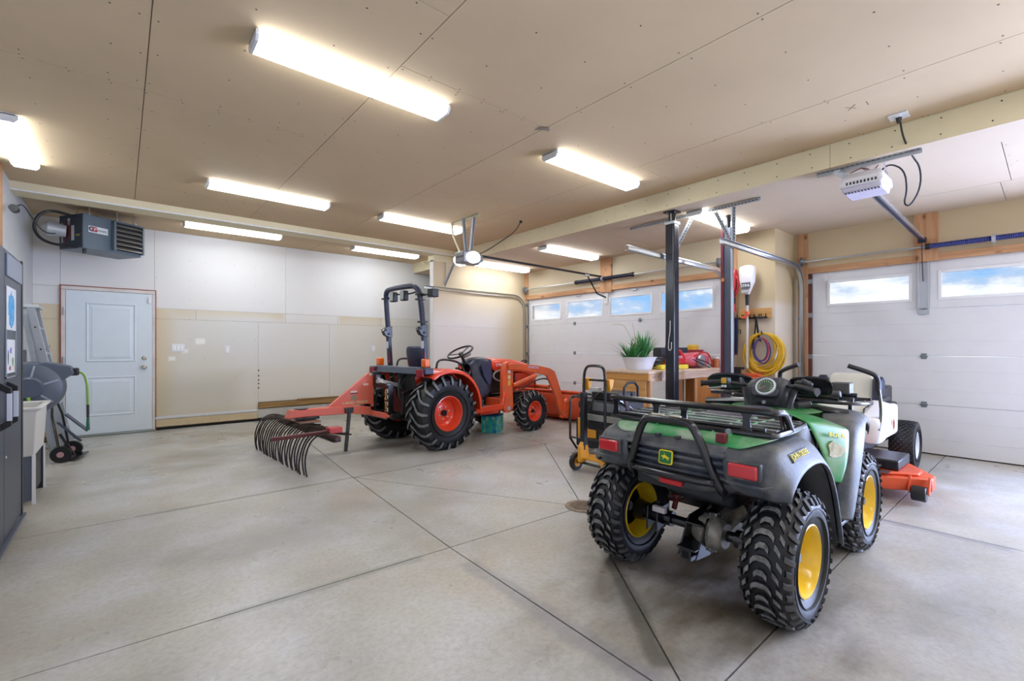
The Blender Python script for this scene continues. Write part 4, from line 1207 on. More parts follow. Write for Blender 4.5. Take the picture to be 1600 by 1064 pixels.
# badge: green shield, yellow border, leaping deer
LG = mat('badge_green', '#1f6b34', .4)
M0 = basis((-.4, .012, .722), (0, -1, 0), (-1, 0, .12))
def rr2(w_, h_, r_, n=4): return rrect(w_, h_, r_, n)
b = MB(); b.prism(rr2(.034, .032, .010), 0, .008, 'z', M=M0); bd = b.build('badge', LYEL, q, bevel=.001)
b = MB(); b.prism(rr2(.029, .027, .008), .0075, .0095, 'z', M=M0); b.build('badge_field', LG, bd)
deer = [(-.026, .002), (-.020, .008), (-.010, .010), (-.004, .012), (-.008, .020), (-.012, .024), (-.004, .020), (-.002, .012), (.004, .010), (.012, .004), (.022, .002), (.028, -.006), (.022, -.006), (.014, -.004), (.016, -.010), (.026, -.014), (.014, -.014), (.006, -.006), (-.004, -.004), (-.012, -.012), (-.018, -.014), (-.012, -.006), (-.016, .000)]
b = MB(); b.prism([(x * .8, y * .8) for x, y in deer], .009, .0105, 'z', M=M0); b.build('leaping_deer', LYEL, bd, smooth=False)
# tubular tail guard
b = MB()
pts = [(-.335, .235, .60), (-.372, .225, .64), (-.39, .17, .80), (-.395, .135, .875), (-.395, .10, .893), (-.395, -.08, .893), (-.395, -.115, .875), (-.39, -.155, .79), (-.372, -.21, .64), (-.335, -.22, .60)]
b.tube(pts, .0185, n=12, sm=2); b.build('tail_guard', BLACKM, q)
b = MB(); b.tube([(-.35, .225, .64), (-.40, .17, .645), (-.405, -.14, .645), (-.35, -.21, .64)], .0165, n=12, sm=2); b.build('lower_guard_tube', BLACKM, q)
b = MB(); b.bx(-.40, -.385, .03, .09, .908, .9135); b.bx(-.40, -.385, -.055, .0, .908, .9135); b.build('guard_sticker', mat('sticker_cream', '#dcd6b8', .5), q)
rows = []
for z, x, w_ in ((.655, -.33, .31), (.62, -.375, .31), (.595, -.372, .30), (.575, -.335, .27)):
    rows.append([(x + .10 * abs(y_) ** 3, y_ * w_, z + .02 * abs(y_) ** 2) for y_ in (-1, -.8, -.5, 0, .5, .8, 1)])
MB().grid(rows).build('rear_bumper', GRD, q, solid=.008, sub=1, ang=60)
b = MB(); b.bx(-.388, -.374, -.055, .055, .597, .620); b.build('reflector', mat('reflector_red', '#d0222a', .3), q, bevel=.003)
b = MB(); b.bx(-.33, -.20, -.21, .21, .56, .66); b.build('tail_cavity', BLACK, q)
# small lamp below rack, far side
b = MB(); b.bx(-.36, -.325, -.235, -.195, .815, .855); b.build('reverse_lamp', mat('lamp_maroon', '#6d1822', .35), q, bevel=.004)

# rear rack
b = MB()
b.tube([(-.04, .43, .852), (-.12, .445, .90), (-.215, .455, .945), (-.245, .44, .95), (-.245, -.42, .95), (-.235, -.445, .95), (-.17, -.455, .948), (-.13, -.452, .93), (-.05, -.445, .855)], .015, n=10, sm=2)
b.build('rack_top_rail', BLACKM, q)
b = MB()
b.tube([(-.255, .43, .852), (-.255, -.42, .852), (-.20, -.45, .852), (.18, -.43, .852), (.22, -.38, .852), (.22, .38, .852), (.18, .43, .852), (-.20, .45, .852)], .0145, n=10, closed=True, sm=2)
b.tube([(-.24, .42, .872), (-.24, -.41, .872)], .009, n=8)
b.build('rack_lower_frame', BLACKM, q)
for x in (-.16, -.07, .02, .11):
    b = MB(); b.bar((x, -.43, .862), (x, .43, .862), .034, .010); b.build('rack_slat', mat('rack_slat_worn', '#8f9298', .35, metal=.4, dirt='#2a2a2e', dirt_amt=.9, dirt_scale=8), q, bevel=.002)
for y_ in (.40, .14, -.02, -.33):
    b = MB(); b.prism([(y_ - .035, .855), (y_ + .035, .855), (y_ + .018, .885), (y_ + .016, .92), (y_ + .03, .945), (y_ - .03, .945), (y_ - .016, .92), (y_ - .018, .885)], -.252, -.244, 'x'); b.build('rack_upright', BLACKM, q, bevel=.003)
for y_ in (-.43, .43):
    b = MB(); b.bar((-.10, y_, .855), (-.13, y_, .935), .03, .008, up=(0, 1, 0)); b.build('rack_side_plate', mat('side_plate_plum', '#3d2530', .4), q, bevel=.002)
for (x, y_) in ((-.2, .3), (-.2, -.3), (.15, .3), (.15, -.3)):
    b = MB(); b.cyl((x, y_, .80), (x, y_, .855), .012); b.build('rack_stud', BLACK, q)
b = MB(); b.cyl((-.268, -.255, .852), (-.258, -.255, .852), .014, n=12); b.build('rack_bolt', STEEL, q)

# seat
rows = []
for (x, z, w_) in ((.10, .845, .13), (.14, .875, .15), (.25, .888, .16), (.42, .878, .155), (.55, .87, .13), (.64, .87, .11), (.68, .83, .10)):
    rows.append([(x, y_ * w_, z - .03 * abs(y_) ** 3 - (.05 if abs(y_) == 1 else 0)) for y_ in (-1, -.9, -.5, 0, .5, .9, 1)])
MB().grid(rows).build('seat', VIN, q, solid=.02, sub=1, ang=60)
# footwells
for s in (1, -1):
    b = MB(); b.bx(.33, .80, s * .17, s * .42, .295, .315); 
    for i in range(6): b.bx(.40 + i * .06, .42 + i * .06, s * .2, s * .40, .315, .325)
    b.build('footwell', BLACK, q, bevel=.004)
    # dark side panel between rear fender and the green side cover
    b = MB(); b.add([(.12, s * .25, .84), (.285, s * .335, .848), (.345, s * .365, .70), (.412, s * .402, .55), (.44, s * .42, .36), (.38, s * .42, .29), (.34, s * .35, .55), (.24, s * .30, .76)], [(0, 1, 2, 7), (7, 2, 3, 6), (6, 3, 4, 5)])
    b.build('side_panel', GRD, q, solid=.01, ang=60)
    # green side cover, curving in over the tank
    rows = []
    TL, TR, BR, BL = Vector((.288, s * .338, .850)), Vector((.573, s * .445, .797)), Vector((.487, s * .433, .531)), Vector((.411, s * .404, .552))
    PN = (TR - TL).cross(BL - TL).normalized()
    if PN.y * s < 0: PN = -PN
    for v in (-1.4, -1.0, -.6, -.3, -.1, 0, .08, .2, .45, .7, .9, 1.0):
        row = []
        for u in (0, .2, .45, .7, 1):
            if v >= 0:
                row.append(TL.lerp(TR, u).lerp(BL.lerp(BR, u), v) + PN * .016 * math.sin(v * math.pi))
            else:
                p = TL.lerp(TR, u); f = -v
                row.append(Vector((p.x + f * (.06 + .05 * u), p.y * (1 - f * .5), p.z + .035 * min(1, f * 1.5) + .012 * math.sin(u * 3.1))))
        rows.append(row)
    sc_ = MB().grid(rows).build('side_cover', GRN, q, solid=.008, sub=1, ang=60)
    if s < 0:
        text('BUCK', .027, basis(TL.lerp(TR, .56).lerp(BL.lerp(BR, .56), .15) + PN * .027, TR - TL, PN), LYEL, sc_, bold=.0004, sx=1.7, ext=.002)
        # scuffed patch
        b = MB(); pp = []
        for k in range(16):
            a = k / 16 * 6.283; r_ = .050 * (1 + .18 * math.sin(3 * a + 1) + .1 * math.sin(7 * a))
            pp.append((r_ * 1.1 * math.cos(a), max(-.036, r_ * .8 * math.sin(a))))
        b.prism(pp, -.010, .0035, 'z', M=basis(TL.lerp(TR, .5).lerp(BL.lerp(BR, .5), .42) + PN * .020, TR - TL, PN)); b.build('scuff', mat('scuff_tan', '#c9bda6', .7, dirt='#8b8a5c', dirt_amt=1, dirt_scale=30), sc_)
# front fenders
for s in (1, -1):
    st = [((.42, .36), (.50, .355), .430, .478), ((.455, .45), (.545, .43), .435, .480), ((.49, .55), (.60, .53), .438, .482), ((.535, .68), (.66, .645), .442, .482), ((.585, .785), (.73, .74), .442, .478), ((.76, .85), (.84, .795), .38, .455),
          ((1.04, .845), (1.06, .785), .32, .41), ((1.20, .83), (1.22, .77), .30, .39), ((1.36, .78), (1.36, .72), .27, .37), ((1.47, .69), (1.44, .65), .25, .34)]
    rows = []
    for (e_, l_, yi, yo_) in st:
        rows.append([(e_[0] + .05, s * (yi - .14), e_[1] + .0), (e_[0], s * yi, e_[1] + .0), (e_[0] * .75 + l_[0] * .25, s * (yi * .5 + yo_ * .5), e_[1] * .9 + l_[1] * .1), (e_[0] * .35 + l_[0] * .65, s * (yo_ - .006), e_[1] * .5 + l_[1] * .5), (l_[0], s * yo_, l_[1]), (l_[0] + .01, s * (yo_ - .012), l_[1] - .015)])
    MB().grid(rows).build('front_fender', GREYP, q, solid=.008, sub=1, ang=60)
rows = []
for (x, z, w_) in ((.66, .865, .20), (.85, .885, .27), (1.05, .875, .30), (1.25, .84, .29), (1.42, .77, .25), (1.50, .66, .20)):
    rows.append([(x, y_ * w_, z - .03 * abs(y_) ** 2) for y_ in (-1.05, -.8, -.4, 0, .4, .8, 1.05)])
MB().grid(rows).build('front_hood', GRN, q, solid=.008, sub=1, ang=60)
b = MB(); b.bx(1.40, 1.50, -.2, .2, .45, .70); b.tube([(1.50, .2, .35), (1.58, .2, .55), (1.55, .18, .78), (1.55, -.18, .78), (1.58, -.2, .55), (1.50, -.2, .35)], .016, sm=2)
b.build('front_bumper', BLACKM, q)
# front rack with its gear
b = MB(); b.tube([(.95, .40, .895), (.92, .0, .895), (.95, -.40, .895), (1.48, -.38, .86), (1.52, 0, .86), (1.48, .38, .86)], .014, n=10, closed=True, sm=2)
for x in (1.05, 1.18, 1.32): b.tube([(x, -.38, .89), (x, .38, .89)], .010, n=8)
b.tube([(1.02, .50, .90), (1.02, -.36, .905)], .017, n=10); b.tube([(1.10, .48, .93), (1.10, -.36, .93)], .013, n=10)
for y_ in (.3, -.3): b.cyl((1.2, y_, .78), (1.2, y_, .89), .012)
b.build('front_rack', BLACKM, q)
b = MB(); b.tube([(1.02, .50, .93), (1.02, .50, .97), (1.02, .28, .97), (1.02, .25, .93)], .010, n=8); b.bx(.99, 1.05, .26, .32, .93, 1.0); b.cyl((1.02, .42, .955), (1.02, .22, .955), .016); b.build('gun_rest', BLACK, q)
b = MB(); b.box(1.02, -.13, .935, .05, .20, .045); b.cyl((1.0, -.30, .94), (1.0, -.22, .93), .022); b.box(1.10, -.28, .97, .09, .10, .07); b.bar((.98, .05, .93), (1.0, -.06, .99), .012, .012); b.build('utility_box', GRD, q, bevel=.008)
b = MB(); b.cyl((.60, -.19, .895), (.66, -.23, .90), .020, .026, n=14); b.build('fuel_cap', BLACK, q)

# handlebar pod, gauge, grips, guards
POD = mat('pod_grey', '#3a3c45', .38, dirt='#77756f', dirt_amt=.25, dirt_scale=12)
rows = []
for (z, x, hw, hx) in ((.77, .78, .10, .06), (.84, .755, .11, .06), (.88, .735, .115, .058), (.94, .72, .115, .06), (.985, .73, .12, .065), (1.02, .75, .10, .06), (1.035, .76, .06, .045)):
    p = [(x + a, b_, z) for a, b_ in rrect(hx, hw, hx * .7)]; p.append(p[0]); rows.append(p)
b = MB(); b.grid(rows); b.add(rows[-1][:-1], [tuple(range(len(rows[-1]) - 1))]); pod = b.build('handlebar_pod', POD, q, weld=True, ang=50)
Mg = basis((.668, -.004, .985), (0, -1, 0), (-1, 0, .62))
b = MB(); b.prism(rr2(.075, .062, .03), -.035, .0, 'z', M=Mg); b.build('gauge_housing', POD, pod, bevel=.006)
Mr = Mg @ rotx(90)
b = MB(); b.lathe([(.001, .046), (.009, .047), (.010, .054), (.001, .058)], 32, M=Mr); b.build('gauge_ring', mat('gauge_ring', '#dfe6ee', .3), pod)
b = MB(); b.lathe([(.004, .001), (.004, .048), (.0, .048)], 28, M=Mr); b.build('gauge_face', mat('gauge_face', '#4d5a52', .4), pod)
b = MB()
for k in range(13):
    a = R_(210 - k * 20); b.bar((.030 * math.cos(a), .030 * math.sin(a), .0050), (.042 * math.cos(a), .042 * math.sin(a), .0050), .0035, .0008, M=Mg)
b.build('gauge_ticks', mat('tick_green', '#a9d29b', .5), pod)
b = MB(); b.bar((0, 0, .007), (-.028, -.020, .007), .004, .001, M=Mg); b.build('needle', mat('needle_red', '#c27a86', .5), pod)
b = MB(); b.prism([(-.075, -.02), (.075, -.02), (.06, .03), (-.06, .03)], .0, .004, 'z', M=basis((.668, -.004, .895), (0, -1, 0), (-1, 0, .15))); ip = b.build('switch_panel', BLACK, pod, bevel=.002)
for (yy, zz, cc) in ((-.03, .885, 0), (.0, .893, 1), (.035, .885, 0)):
    c = MB(); c.cyl((.665, yy, zz), (.650, yy, zz), .011, n=12); c.build('panel_knob', STEEL if cc else BLACK, pod)
b = MB(); b.cyl((.80, 0, .60), (.745, 0, .86), .028); b.bx(.70, .82, -.07, .07, .78, .86); b.build('steering_column', BLACK, q, bevel=.01)
b = MB(); b.tube([(.585, .345, .99), (.64, .22, 1.0), (.73, .11, .985), (.75, 0, .96), (.73, -.08, .985), (.64, -.17, 1.0), (.585, -.29, .98)], .011, n=10, sm=2); b.build('handlebar', BLACKM, q)
for s in (1, -1):
    b = MB(); k_ = 0 if s > 0 else .055
    b.tube([(.578, s * (.352 - k_), .99 if s > 0 else .98), (.61, s * (.275 - k_), .997), (.632, s * (.235 - k_), 1.0)], .0175, n=12)
    for k in range(5): pass
    b.cyl((.576, s * (.356 - k_), .99 if s > 0 else .98), (.582, s * (.345 - k_), .99 if s > 0 else .98), .021); b.build('grip', BLACK, q)
    b = MB(); b.tube([(.665, s * (.205 - k_), .985), (.66, s * (.26 - k_), .965), (.632, s * (.34 - k_), .955)], .006, n=6, sm=1); b.build('brake_lever', STEELM if s > 0 else BLACK, q)
    # hand guard shield and its arm
    rows = []
    for (y_, zt, zb, x) in ((.10, 1.01, .96, .83), (.125, 1.045, .935, .815), (.20, 1.055, .935, .79), (.28, 1.055, .94, .765), (.335, 1.05, .948, .735), (.36, 1.01, .955, .72)):
        rows.append([(x, s * y_ + .028, zt), (x + .012, s * y_ + .028, (zt + zb) / 2 + .02), (x + .006, s * y_ + .028, zb)])
    MB().grid(rows).build('hand_guard', BLACKM, q, solid=.008, sub=1, ang=60)
    b = MB(); b.tube([(.80, s * .17 + .028, 1.02), (.75, s * .145 + .01, .965), (.715, s * .12, .90), (.71, s * .105, .80)], [.013, .026], n=8, sm=1); b.bar((.79, s * .13, .975), (.70, s * .19, .995), .02, .02); b.build('guard_arm', POD, q, bevel=.006)
b = MB(); b.bx(.60, .655, .195, .235, .965, 1.03); sw = b.build('switch_box', BLACK, q, bevel=.005)
b = MB(); b.bx(.595, .602, .20, .232, .995, 1.028); b.build('engine_switch', mat('switch_yellow', '#e0a92a', .4), sw, bevel=.003)
b = MB(); b.bx(.595, .602, .20, .216, .970, .985); b.bx(.595, .602, .219, .230, .970, .985); b.build('light_switch', WHITE, sw, bevel=.002)
b = MB(); b.bx(.63, .70, -.24, -.17, .985, 1.03); b.cyl((.66, -.25, 1.0), (.64, -.20, 1.03), .022); b.build('throttle_box', BLACK, q, bevel=.008)
text('4x4', .022, basis((.805, .22, 1.02), (0, -1, 0), (-1, 0, 0)), mat('decal_grey', '#a7abb4', .5), q, name='decal')
for s in (1, -1):
    b = MB(); b.tube([(.72, s * .10, .96), (.80, s * .16, .90), (.86, s * .14, .82), (.9, s * .1, .70)], .006, n=6, sm=2); b.build('control_cable', BLACK, q)

KB = 1.055
def base_(n): return n.split('.')[0]
for o_ in q.children:
    n_ = base_(o_.name)
    if n_ in ('wheel', 'rear_axle', 'shock_mount'): continue
    if n_ in ('differential', 'warning_sticker'):
        o_.location.y = 0.015 if n_ == 'differential' else .03
        if n_ == 'differential': o_.scale = (.97, 1.0, .97); o_.location.z = .008
        continue
    if n_ == 'tow_hitch': o_.location.y = -.085; continue
    T_ = trn(.126, -.0107, -.067) @ Matrix.Scale(KB, 4)
    if n_.startswith('rack_'): T_ = T_ @ trn(0, .03, 0) @ Matrix.Diagonal((1, .93, 1, 1))
    o_.matrix_basis = T_ @ o_.matrix_basis

b = MB(); b.tube([(1.0, .46, .83), (1.02, .1, .86), (1.0, -.30, .835), (1.04, -.40, .82)], .022, n=8, sm=1); b.tube([(1.12, .3, .93), (1.05, .0, .95), (1.08, -.34, .90)], .012, n=6, sm=1); b.bar((.98, -.02, .875), (.98, -.22, .87), .05, .035)
b.build('winch_bar', BLACKM, q)
for y_ in (-.06, .12):
    b = MB(); b.cyl((1.0, y_, .86), (.98, y_, .93), .012); b.box(.98, y_, .94, .03, .05, .03); b.build('rack_clip', BLACK, q, bevel=.004)
# ================================================================= the tractor
ORG = mat('tractor_orange', '#e2401f', .3, coat=.3, var=.06, dirt='#b8503a', dirt_amt=.3, dirt_scale=10)
ORL = mat('loader_orange', '#e8602f', .4, dirt='#a8654c', dirt_amt=.5, dirt_scale=9)
NAV = mat('tractor_navy', '#262c44', .4, dirt='#4f5468', dirt_amt=.35, dirt_scale=8)
SLATE = mat('fender_bar_slate', '#525a68', .35)
DARKM = mat('chassis_black', '#141416', .5, dirt='#35302a', dirt_amt=.5, dirt_scale=14)
tr = thing('tractor', 'orange compact tractor with front loader bucket and folding roll bar', 'tractor', (2.92, 5.35, 0), 6)
wheel(tr, 0, -.53, .43, .32, .205, -1, 'ag', [ORG], rot=.1)
wheel(tr, 0, .53, .43, .32, .205, 1, 'ag', [ORG], rot=.0)
wheel(tr, 1.67, -.49, .285, .20, .145, -1, 'ag', [ORG], rot=.15)
wheel(tr, 1.67, .49, .285, .20, .145, 1, 'ag', [ORG], rot=.05)
b = MB(); b.cyl((0, -.40, .43), (0, .40, .43), .075, n=20); b.cyl((0, -.42, .43), (0, -.30, .43), .11, n=20); b.cyl((0, .30, .43), (0, .42, .43), .11, n=20); b.bx(-.22, .30, -.16, .16, .30, .62)
b.bx(.3, 1.2, -.13, .13, .30, .60); b.bx(1.2, 2.0, -.14, .14, .36, .52)
b.build('chassis', DARKM, tr, bevel=.02)
b = MB(); b.cyl((1.67, -.42, .30), (1.67, .42, .30), .05, n=16); b.bx(1.58, 1.76, -.12, .12, .24, .40)
for s in (1, -1): b.cyl((1.67, s * .36, .2), (1.67, s * .36, .42), .05, n=14)
b.build('front_axle', ORL, tr, bevel=.01)
# fenders: arch over each rear wheel
for s in (-1, 1):
    path = [(-.26, .86), (-.18, .935), (-.02, .965), (.15, .955), (.30, .90), (.42, .79), (.50, .65), (.525, .50), (.525, .42)]
    rows = []
    for i, (x, z) in enumerate(path):
        cx, cz = .06, .43; dx, dz = x - cx, z - cz; L = math.hypot(dx, dz)
        lx, lz = x - dx / L * .05, z - dz / L * .05
        rows.append([(x, s * .34, z), (x, s * .50, z + .004), (x, s * .655, z), (x * .98 + lx * .02, s * .68, z - .01 if False else z * .85 + lz * .15), (lx, s * .688, lz)])
    f_ = MB().grid(rows).build('fender', ORG, tr, solid=.008, sub=1, ang=60)
    c = MB(); c.add([(x, s * .34, z) for x, z in path] + [(.4, s * .34, .42), (-.2, s * .34, .60)], [tuple(range(len(path) + 2))]); c.build('fender_web', ORG, f_, solid=.006, smooth=False)
    c = MB(); c.tube([(-.02, s * .44, .965), (.0, s * .44, 1.06), (.12, s * .44, 1.075), (.36, s * .44, 1.03), (.44, s * .44, .90), (.44, s * .44, .82)], .014, n=8, sm=2); c.build('grab_rail', BLACK, f_)
# slate bar across the back with lights, roll bar
b = MB(); b.prism([(-.32, .90), (-.20, .90), (-.18, .985), (-.30, .985)], -.46, .46, 'y'); b.bx(-.32, -.2, -.63, -.45, .905, .975, 1); b.bx(-.32, -.2, .45, .63, .905, .975, 1)
b.build('light_bar', [SLATE, NAV], tr, bevel=.01)
for s in (1, -1):
    b = MB(); b.bx(-.34, -.315, s * .47, s * .60, .88, .965); b.build('tail_light', mat('tail_maroon', '#8c1c2b', .25), tr, bevel=.006)
    b = MB(); b.bx(-.27, -.19, s * .47, s * .55, .985, 1.085); b.build('turn_light', mat('amber', '#ee6a12', .25, coat=.5), tr, bevel=.014)
RX = -.12
b = MB()
def rops_leg(s):
    b_ = MB(); b_.bar((RX, s * .40, .60), (RX - .055, s * .395, 1.42), .056, .056, up=(1, 0, 0)); b_.build('roll_bar_post', NAV, tr, bevel=.010)
    b_ = MB(); b_.prism([(-.0, 1.35), (.045, 1.35), (.045, 1.50), (-.01, 1.50), (-.06, 1.475), (-.085, 1.43), (-.06, 1.38)], s * .395 - .034, s * .395 + .034, 'y', M=trn(RX - .06, 0, 0)); b_.cyl((RX - .12, s * .395 - .06, 1.45), (RX - .12, s * .395 + .06, 1.45), .012); b_.cyl((RX - .07, s * .395 - .055, 1.40), (RX - .07, s * .395 + .055, 1.40), .012)
    b_.build('roll_bar_hinge', BLACKM, tr, bevel=.006)
    b_ = MB(); b_.bx(RX - .075, RX - .071, s * .395 - .026, s * .395 + .026, 1.21, 1.30); b_.build('sticker', mat('sticker_light', '#cfd2d8', .5), tr)
    b_ = MB(); b_.bx(RX - .058, RX - .050, s * .397 - .03, s * .397 + .012, 1.03, 1.17); b_.build('red_reflector', mat('refl_red', '#c5272f', .3), tr)
rops_leg(1); rops_leg(-1)
b = MB(); b.tube([(RX - .055, -.395, 1.42), (RX - .10, -.385, 1.88), (RX - .12, -.33, 1.955), (RX - .125, -.24, 1.975), (RX - .125, .24, 1.975), (RX - .12, .33, 1.955), (RX - .10, .385, 1.88), (RX - .055, .395, 1.42)], .033, n=8, sm=2); b.build('roll_bar_hoop', NAV, tr, ang=20)
b = MB()
for z, s in ((1.86, 1), (1.86, -1), (1.53, -1), (1.80, -1)): b.box(RX - .095 if z > 1.6 else RX - .065, s * .385, z, .09, .09, .02)
b.build('clamp', BLACK, tr, bevel=.003)
b = MB(); b.tube([(RX - .11, -.36, 1.90), (RX - .1, -.15, 1.88), (RX - .11, .1, 1.90), (RX - .1, .35, 1.86)], .010, n=6, sm=2); b.build('wiring', BLACK, tr)
for y in (.14, -.10):
    b = MB(); b.bx(RX - .17, RX - .10, y - .05, y + .045, 1.80, 1.925); w_ = b.build('work_light', BLACK, tr, bevel=.012)
    b = MB(); b.bx(RX - .178, RX - .168, y - .04, y + .035, 1.81, 1.915); b.build('lens', mat('work_lens', '#a9b0ab', .2), w_, bevel=.004)
b = MB(); b.bar((RX - .10, -.41, 1.84), (RX - .05, -.50, 1.86), .02, .02); b.bx(RX - .08, RX + .02, -.60, -.50, 1.82, 1.92); b.build('side_light', BLACK, tr, bevel=.01)
b = MB(); b.tube([(RX - .10, -.30, 1.82), (RX - .10, -.41, 1.80), (RX - .04, -.52, 1.80), (RX - .02, -.54, 1.84)], .005, n=5, sm=1); b.build('white_wire', WHITE, tr)
# seat
rows = []
for z, x, w_ in ((.80, .36, .20), (.84, .12, .22), (.86, .06, .22), (1.0, .00, .21), (1.18, -.045, .19), (1.245, -.05, .15)):
    rows.append([(x + .03 * abs(y_) ** 2, y_ * w_, z) for y_ in (-1, -.8, -.3, .3, .8, 1)])
MB().grid(rows).build('seat', NAV, tr, solid=.07, sub=1, ang=60)
b = MB(); b.bx(.0, .38, -.2, .2, .64, .79); b.bx(-.1, .6, -.34, .34, .62, .66); b.bx(.35, .75, -.26, .26, .40, .62)
b.build('platform', DARKM, tr, bevel=.02)
b = MB(); b.bx(.55, .95, -.56, -.18, .40, .415); b.bx(.55, .95, .18, .56, .40, .415); b.build('foot_mat', mat('foot_mat', '#6c655d', .8, bump=.3, bscale=60), tr, bevel=.004)
for s in (1, -1):
    b = MB(); b.bar((.50, s * .57, .40), (1.0, s * .57, .42), .03, .07); b.bar((1.0, s * .57, .42), (1.10, s * .52, .58), .03, .06); b.bx(.5, 1.0, s * .2, s * .56, .37, .40); b.bx(.75, 1.1, s * .14, s * .40, .30, .38); b.build('step_frame', ORG, tr, bevel=.006)
b = MB(); b.bar((.82, -.28, .42), (.90, -.24, .56), .08, .015); b.bar((.76, -.38, .42), (.82, -.34, .50), .07, .015); b.cyl((.7, -.20, .68), (.72, -.22, .80), .012); b.cyl((.60, .22, .66), (.62, .22, .86), .01); b.cyl((.62, .22, .86), (.63, .22, .90), .022)
b.build('pedals', BLACK, tr, bevel=.003)
for (x, y, z, c_) in ((.42, -.30, .93, BLACK), (.50, -.28, .97, mat('knob_orange', '#e0561f', .4)), (.64, -.24, .86, BLACK)):
    b = MB(); b.cyl((x, y, z - .25), (x, y, z - .02), .008); b.lathe([(-.03, .001), (-.03, .02), (0, .026), (.03, .018), (.03, .001)], 12, m=1, M=trn(x, y, z) @ rotx(90)); b.build('lever', [BLACK, c_], tr)
# dash cowl
rows = []
for x, w_, zt, zb in ((.80, .16, .98, .50), (.86, .19, 1.04, .50), (.98, .22, 1.075, .46), (1.10, .24, 1.075, .56)):
    rows.append([(x, -w_, zb), (x, -w_ * 1.02, (zt + zb) / 2), (x, -w_ * .95, zt - .05), (x, -w_ * .6, zt), (x, 0, zt + .01), (x, w_ * .6, zt), (x, w_ * .95, zt - .05), (x, w_ * 1.02, (zt + zb) / 2), (x, w_, zb)])
MB().grid(rows).build('dash_cowl', NAV, tr, solid=.01, sub=1, ang=60)
for s in (1, -1):
    b = MB(); b.prism([(.90, .97), (1.08, 1.06), (1.10, .80), (1.08, .70), (1.03, .70), (.94, .82)], s * .262, s * .25, 'y'); b.build('side_shield', mat('shield_blue', '#3d4666', .4), tr, bevel=.003)
# steering wheel
Ms = basis((.73, 0, 1.155), (0, -1, 0), (-.52, 0, 1))
b = MB(); b.tube([tuple(Ms @ Vector((.185 * math.cos(k * math.pi / 12), .185 * math.sin(k * math.pi / 12), 0))) for k in range(24)], .0135, n=8, closed=True)
for a in (90, 210, 330): b.bar((0, 0, -.03), (.18 * math.cos(R_(a)), .18 * math.sin(R_(a)), 0), .018, .008, M=Ms)
b.cyl((0, 0, -.05), (0, 0, -.01), .035, n=16, M=Ms); b.cyl((0, 0, -.05), (0, 0, -.20), .022, M=Ms)
b.build('steering_wheel', BLACK, tr)
b = MB(); b.lathe([(0, .001), (.0, .075), (-.03, .08), (-.03, .001)], 20, M=basis((.84, 0, 1.10), (0, -1, 0), (-.5, 0, 1)) @ rotx(-90)); b.build('gauge_cluster', mat('cluster_grey', '#8d8a90', .4), tr)
# hood
rows = []
for x, w_, zt, zb in ((1.08, .255, 1.075, .86), (1.4, .255, 1.065, .86), (1.7, .25, 1.04, .85), (1.92, .24, .995, .80), (2.08, .22, .92, .70), (2.15, .19, .80, .58), (2.15, .17, .60, .45)):
    rows.append([(x, -w_, zb), (x, -w_ * 1.02, (zt + zb) / 2 + .02), (x, -w_ * .92, zt - .045), (x, -w_ * .6, zt - .008), (x, 0, zt), (x, w_ * .6, zt - .008), (x, w_ * .92, zt - .045), (x, w_ * 1.02, (zt + zb) / 2 + .02), (x, w_, zb)])
hood = MB().grid(rows).build('hood', ORG, tr, solid=.01, sub=1, ang=60)
text('L3301', .055, basis((1.24, -.268, .965), (1, 0, 0), (0, -1, 0)), mat('decal_white', '#f0e8f0', .4), hood, name='decal', bold=.002)
b = MB(); b.bx(1.62, 2.06, -.235, .235, .60, .84); b.build('side_panel', ORG, tr, bevel=.02)
b = MB(); b.bx(1.10, 1.60, -.22, .22, .56, .90); b.build('engine', DARKM, tr, bevel=.02)
for s in (1, -1):
    b = MB(); b.tube([(1.12, s * .262, .78), (1.14, s * .262, .86), (1.28, s * .262, .90), (1.42, s * .262, .86), (1.42, s * .262, .78), (1.28, s * .262, .72)], .012, n=6, closed=True, sm=2); b.build('grille_ring', STEELM, tr)
    b = MB()
    for i in range(5): b.bx(1.45, 1.60, s * .22, s * .235, .70 + i * .035, .715 + i * .035)
    b.build('vent_fins', NAV, tr)
b = MB(); b.tube([(1.95, -.05, 1.0), (2.05, -.05, 1.02), (2.12, -.03, .99), (2.12, .03, .99)], .012, n=6, sm=1); b.build('hood_latch', BLACK, tr)
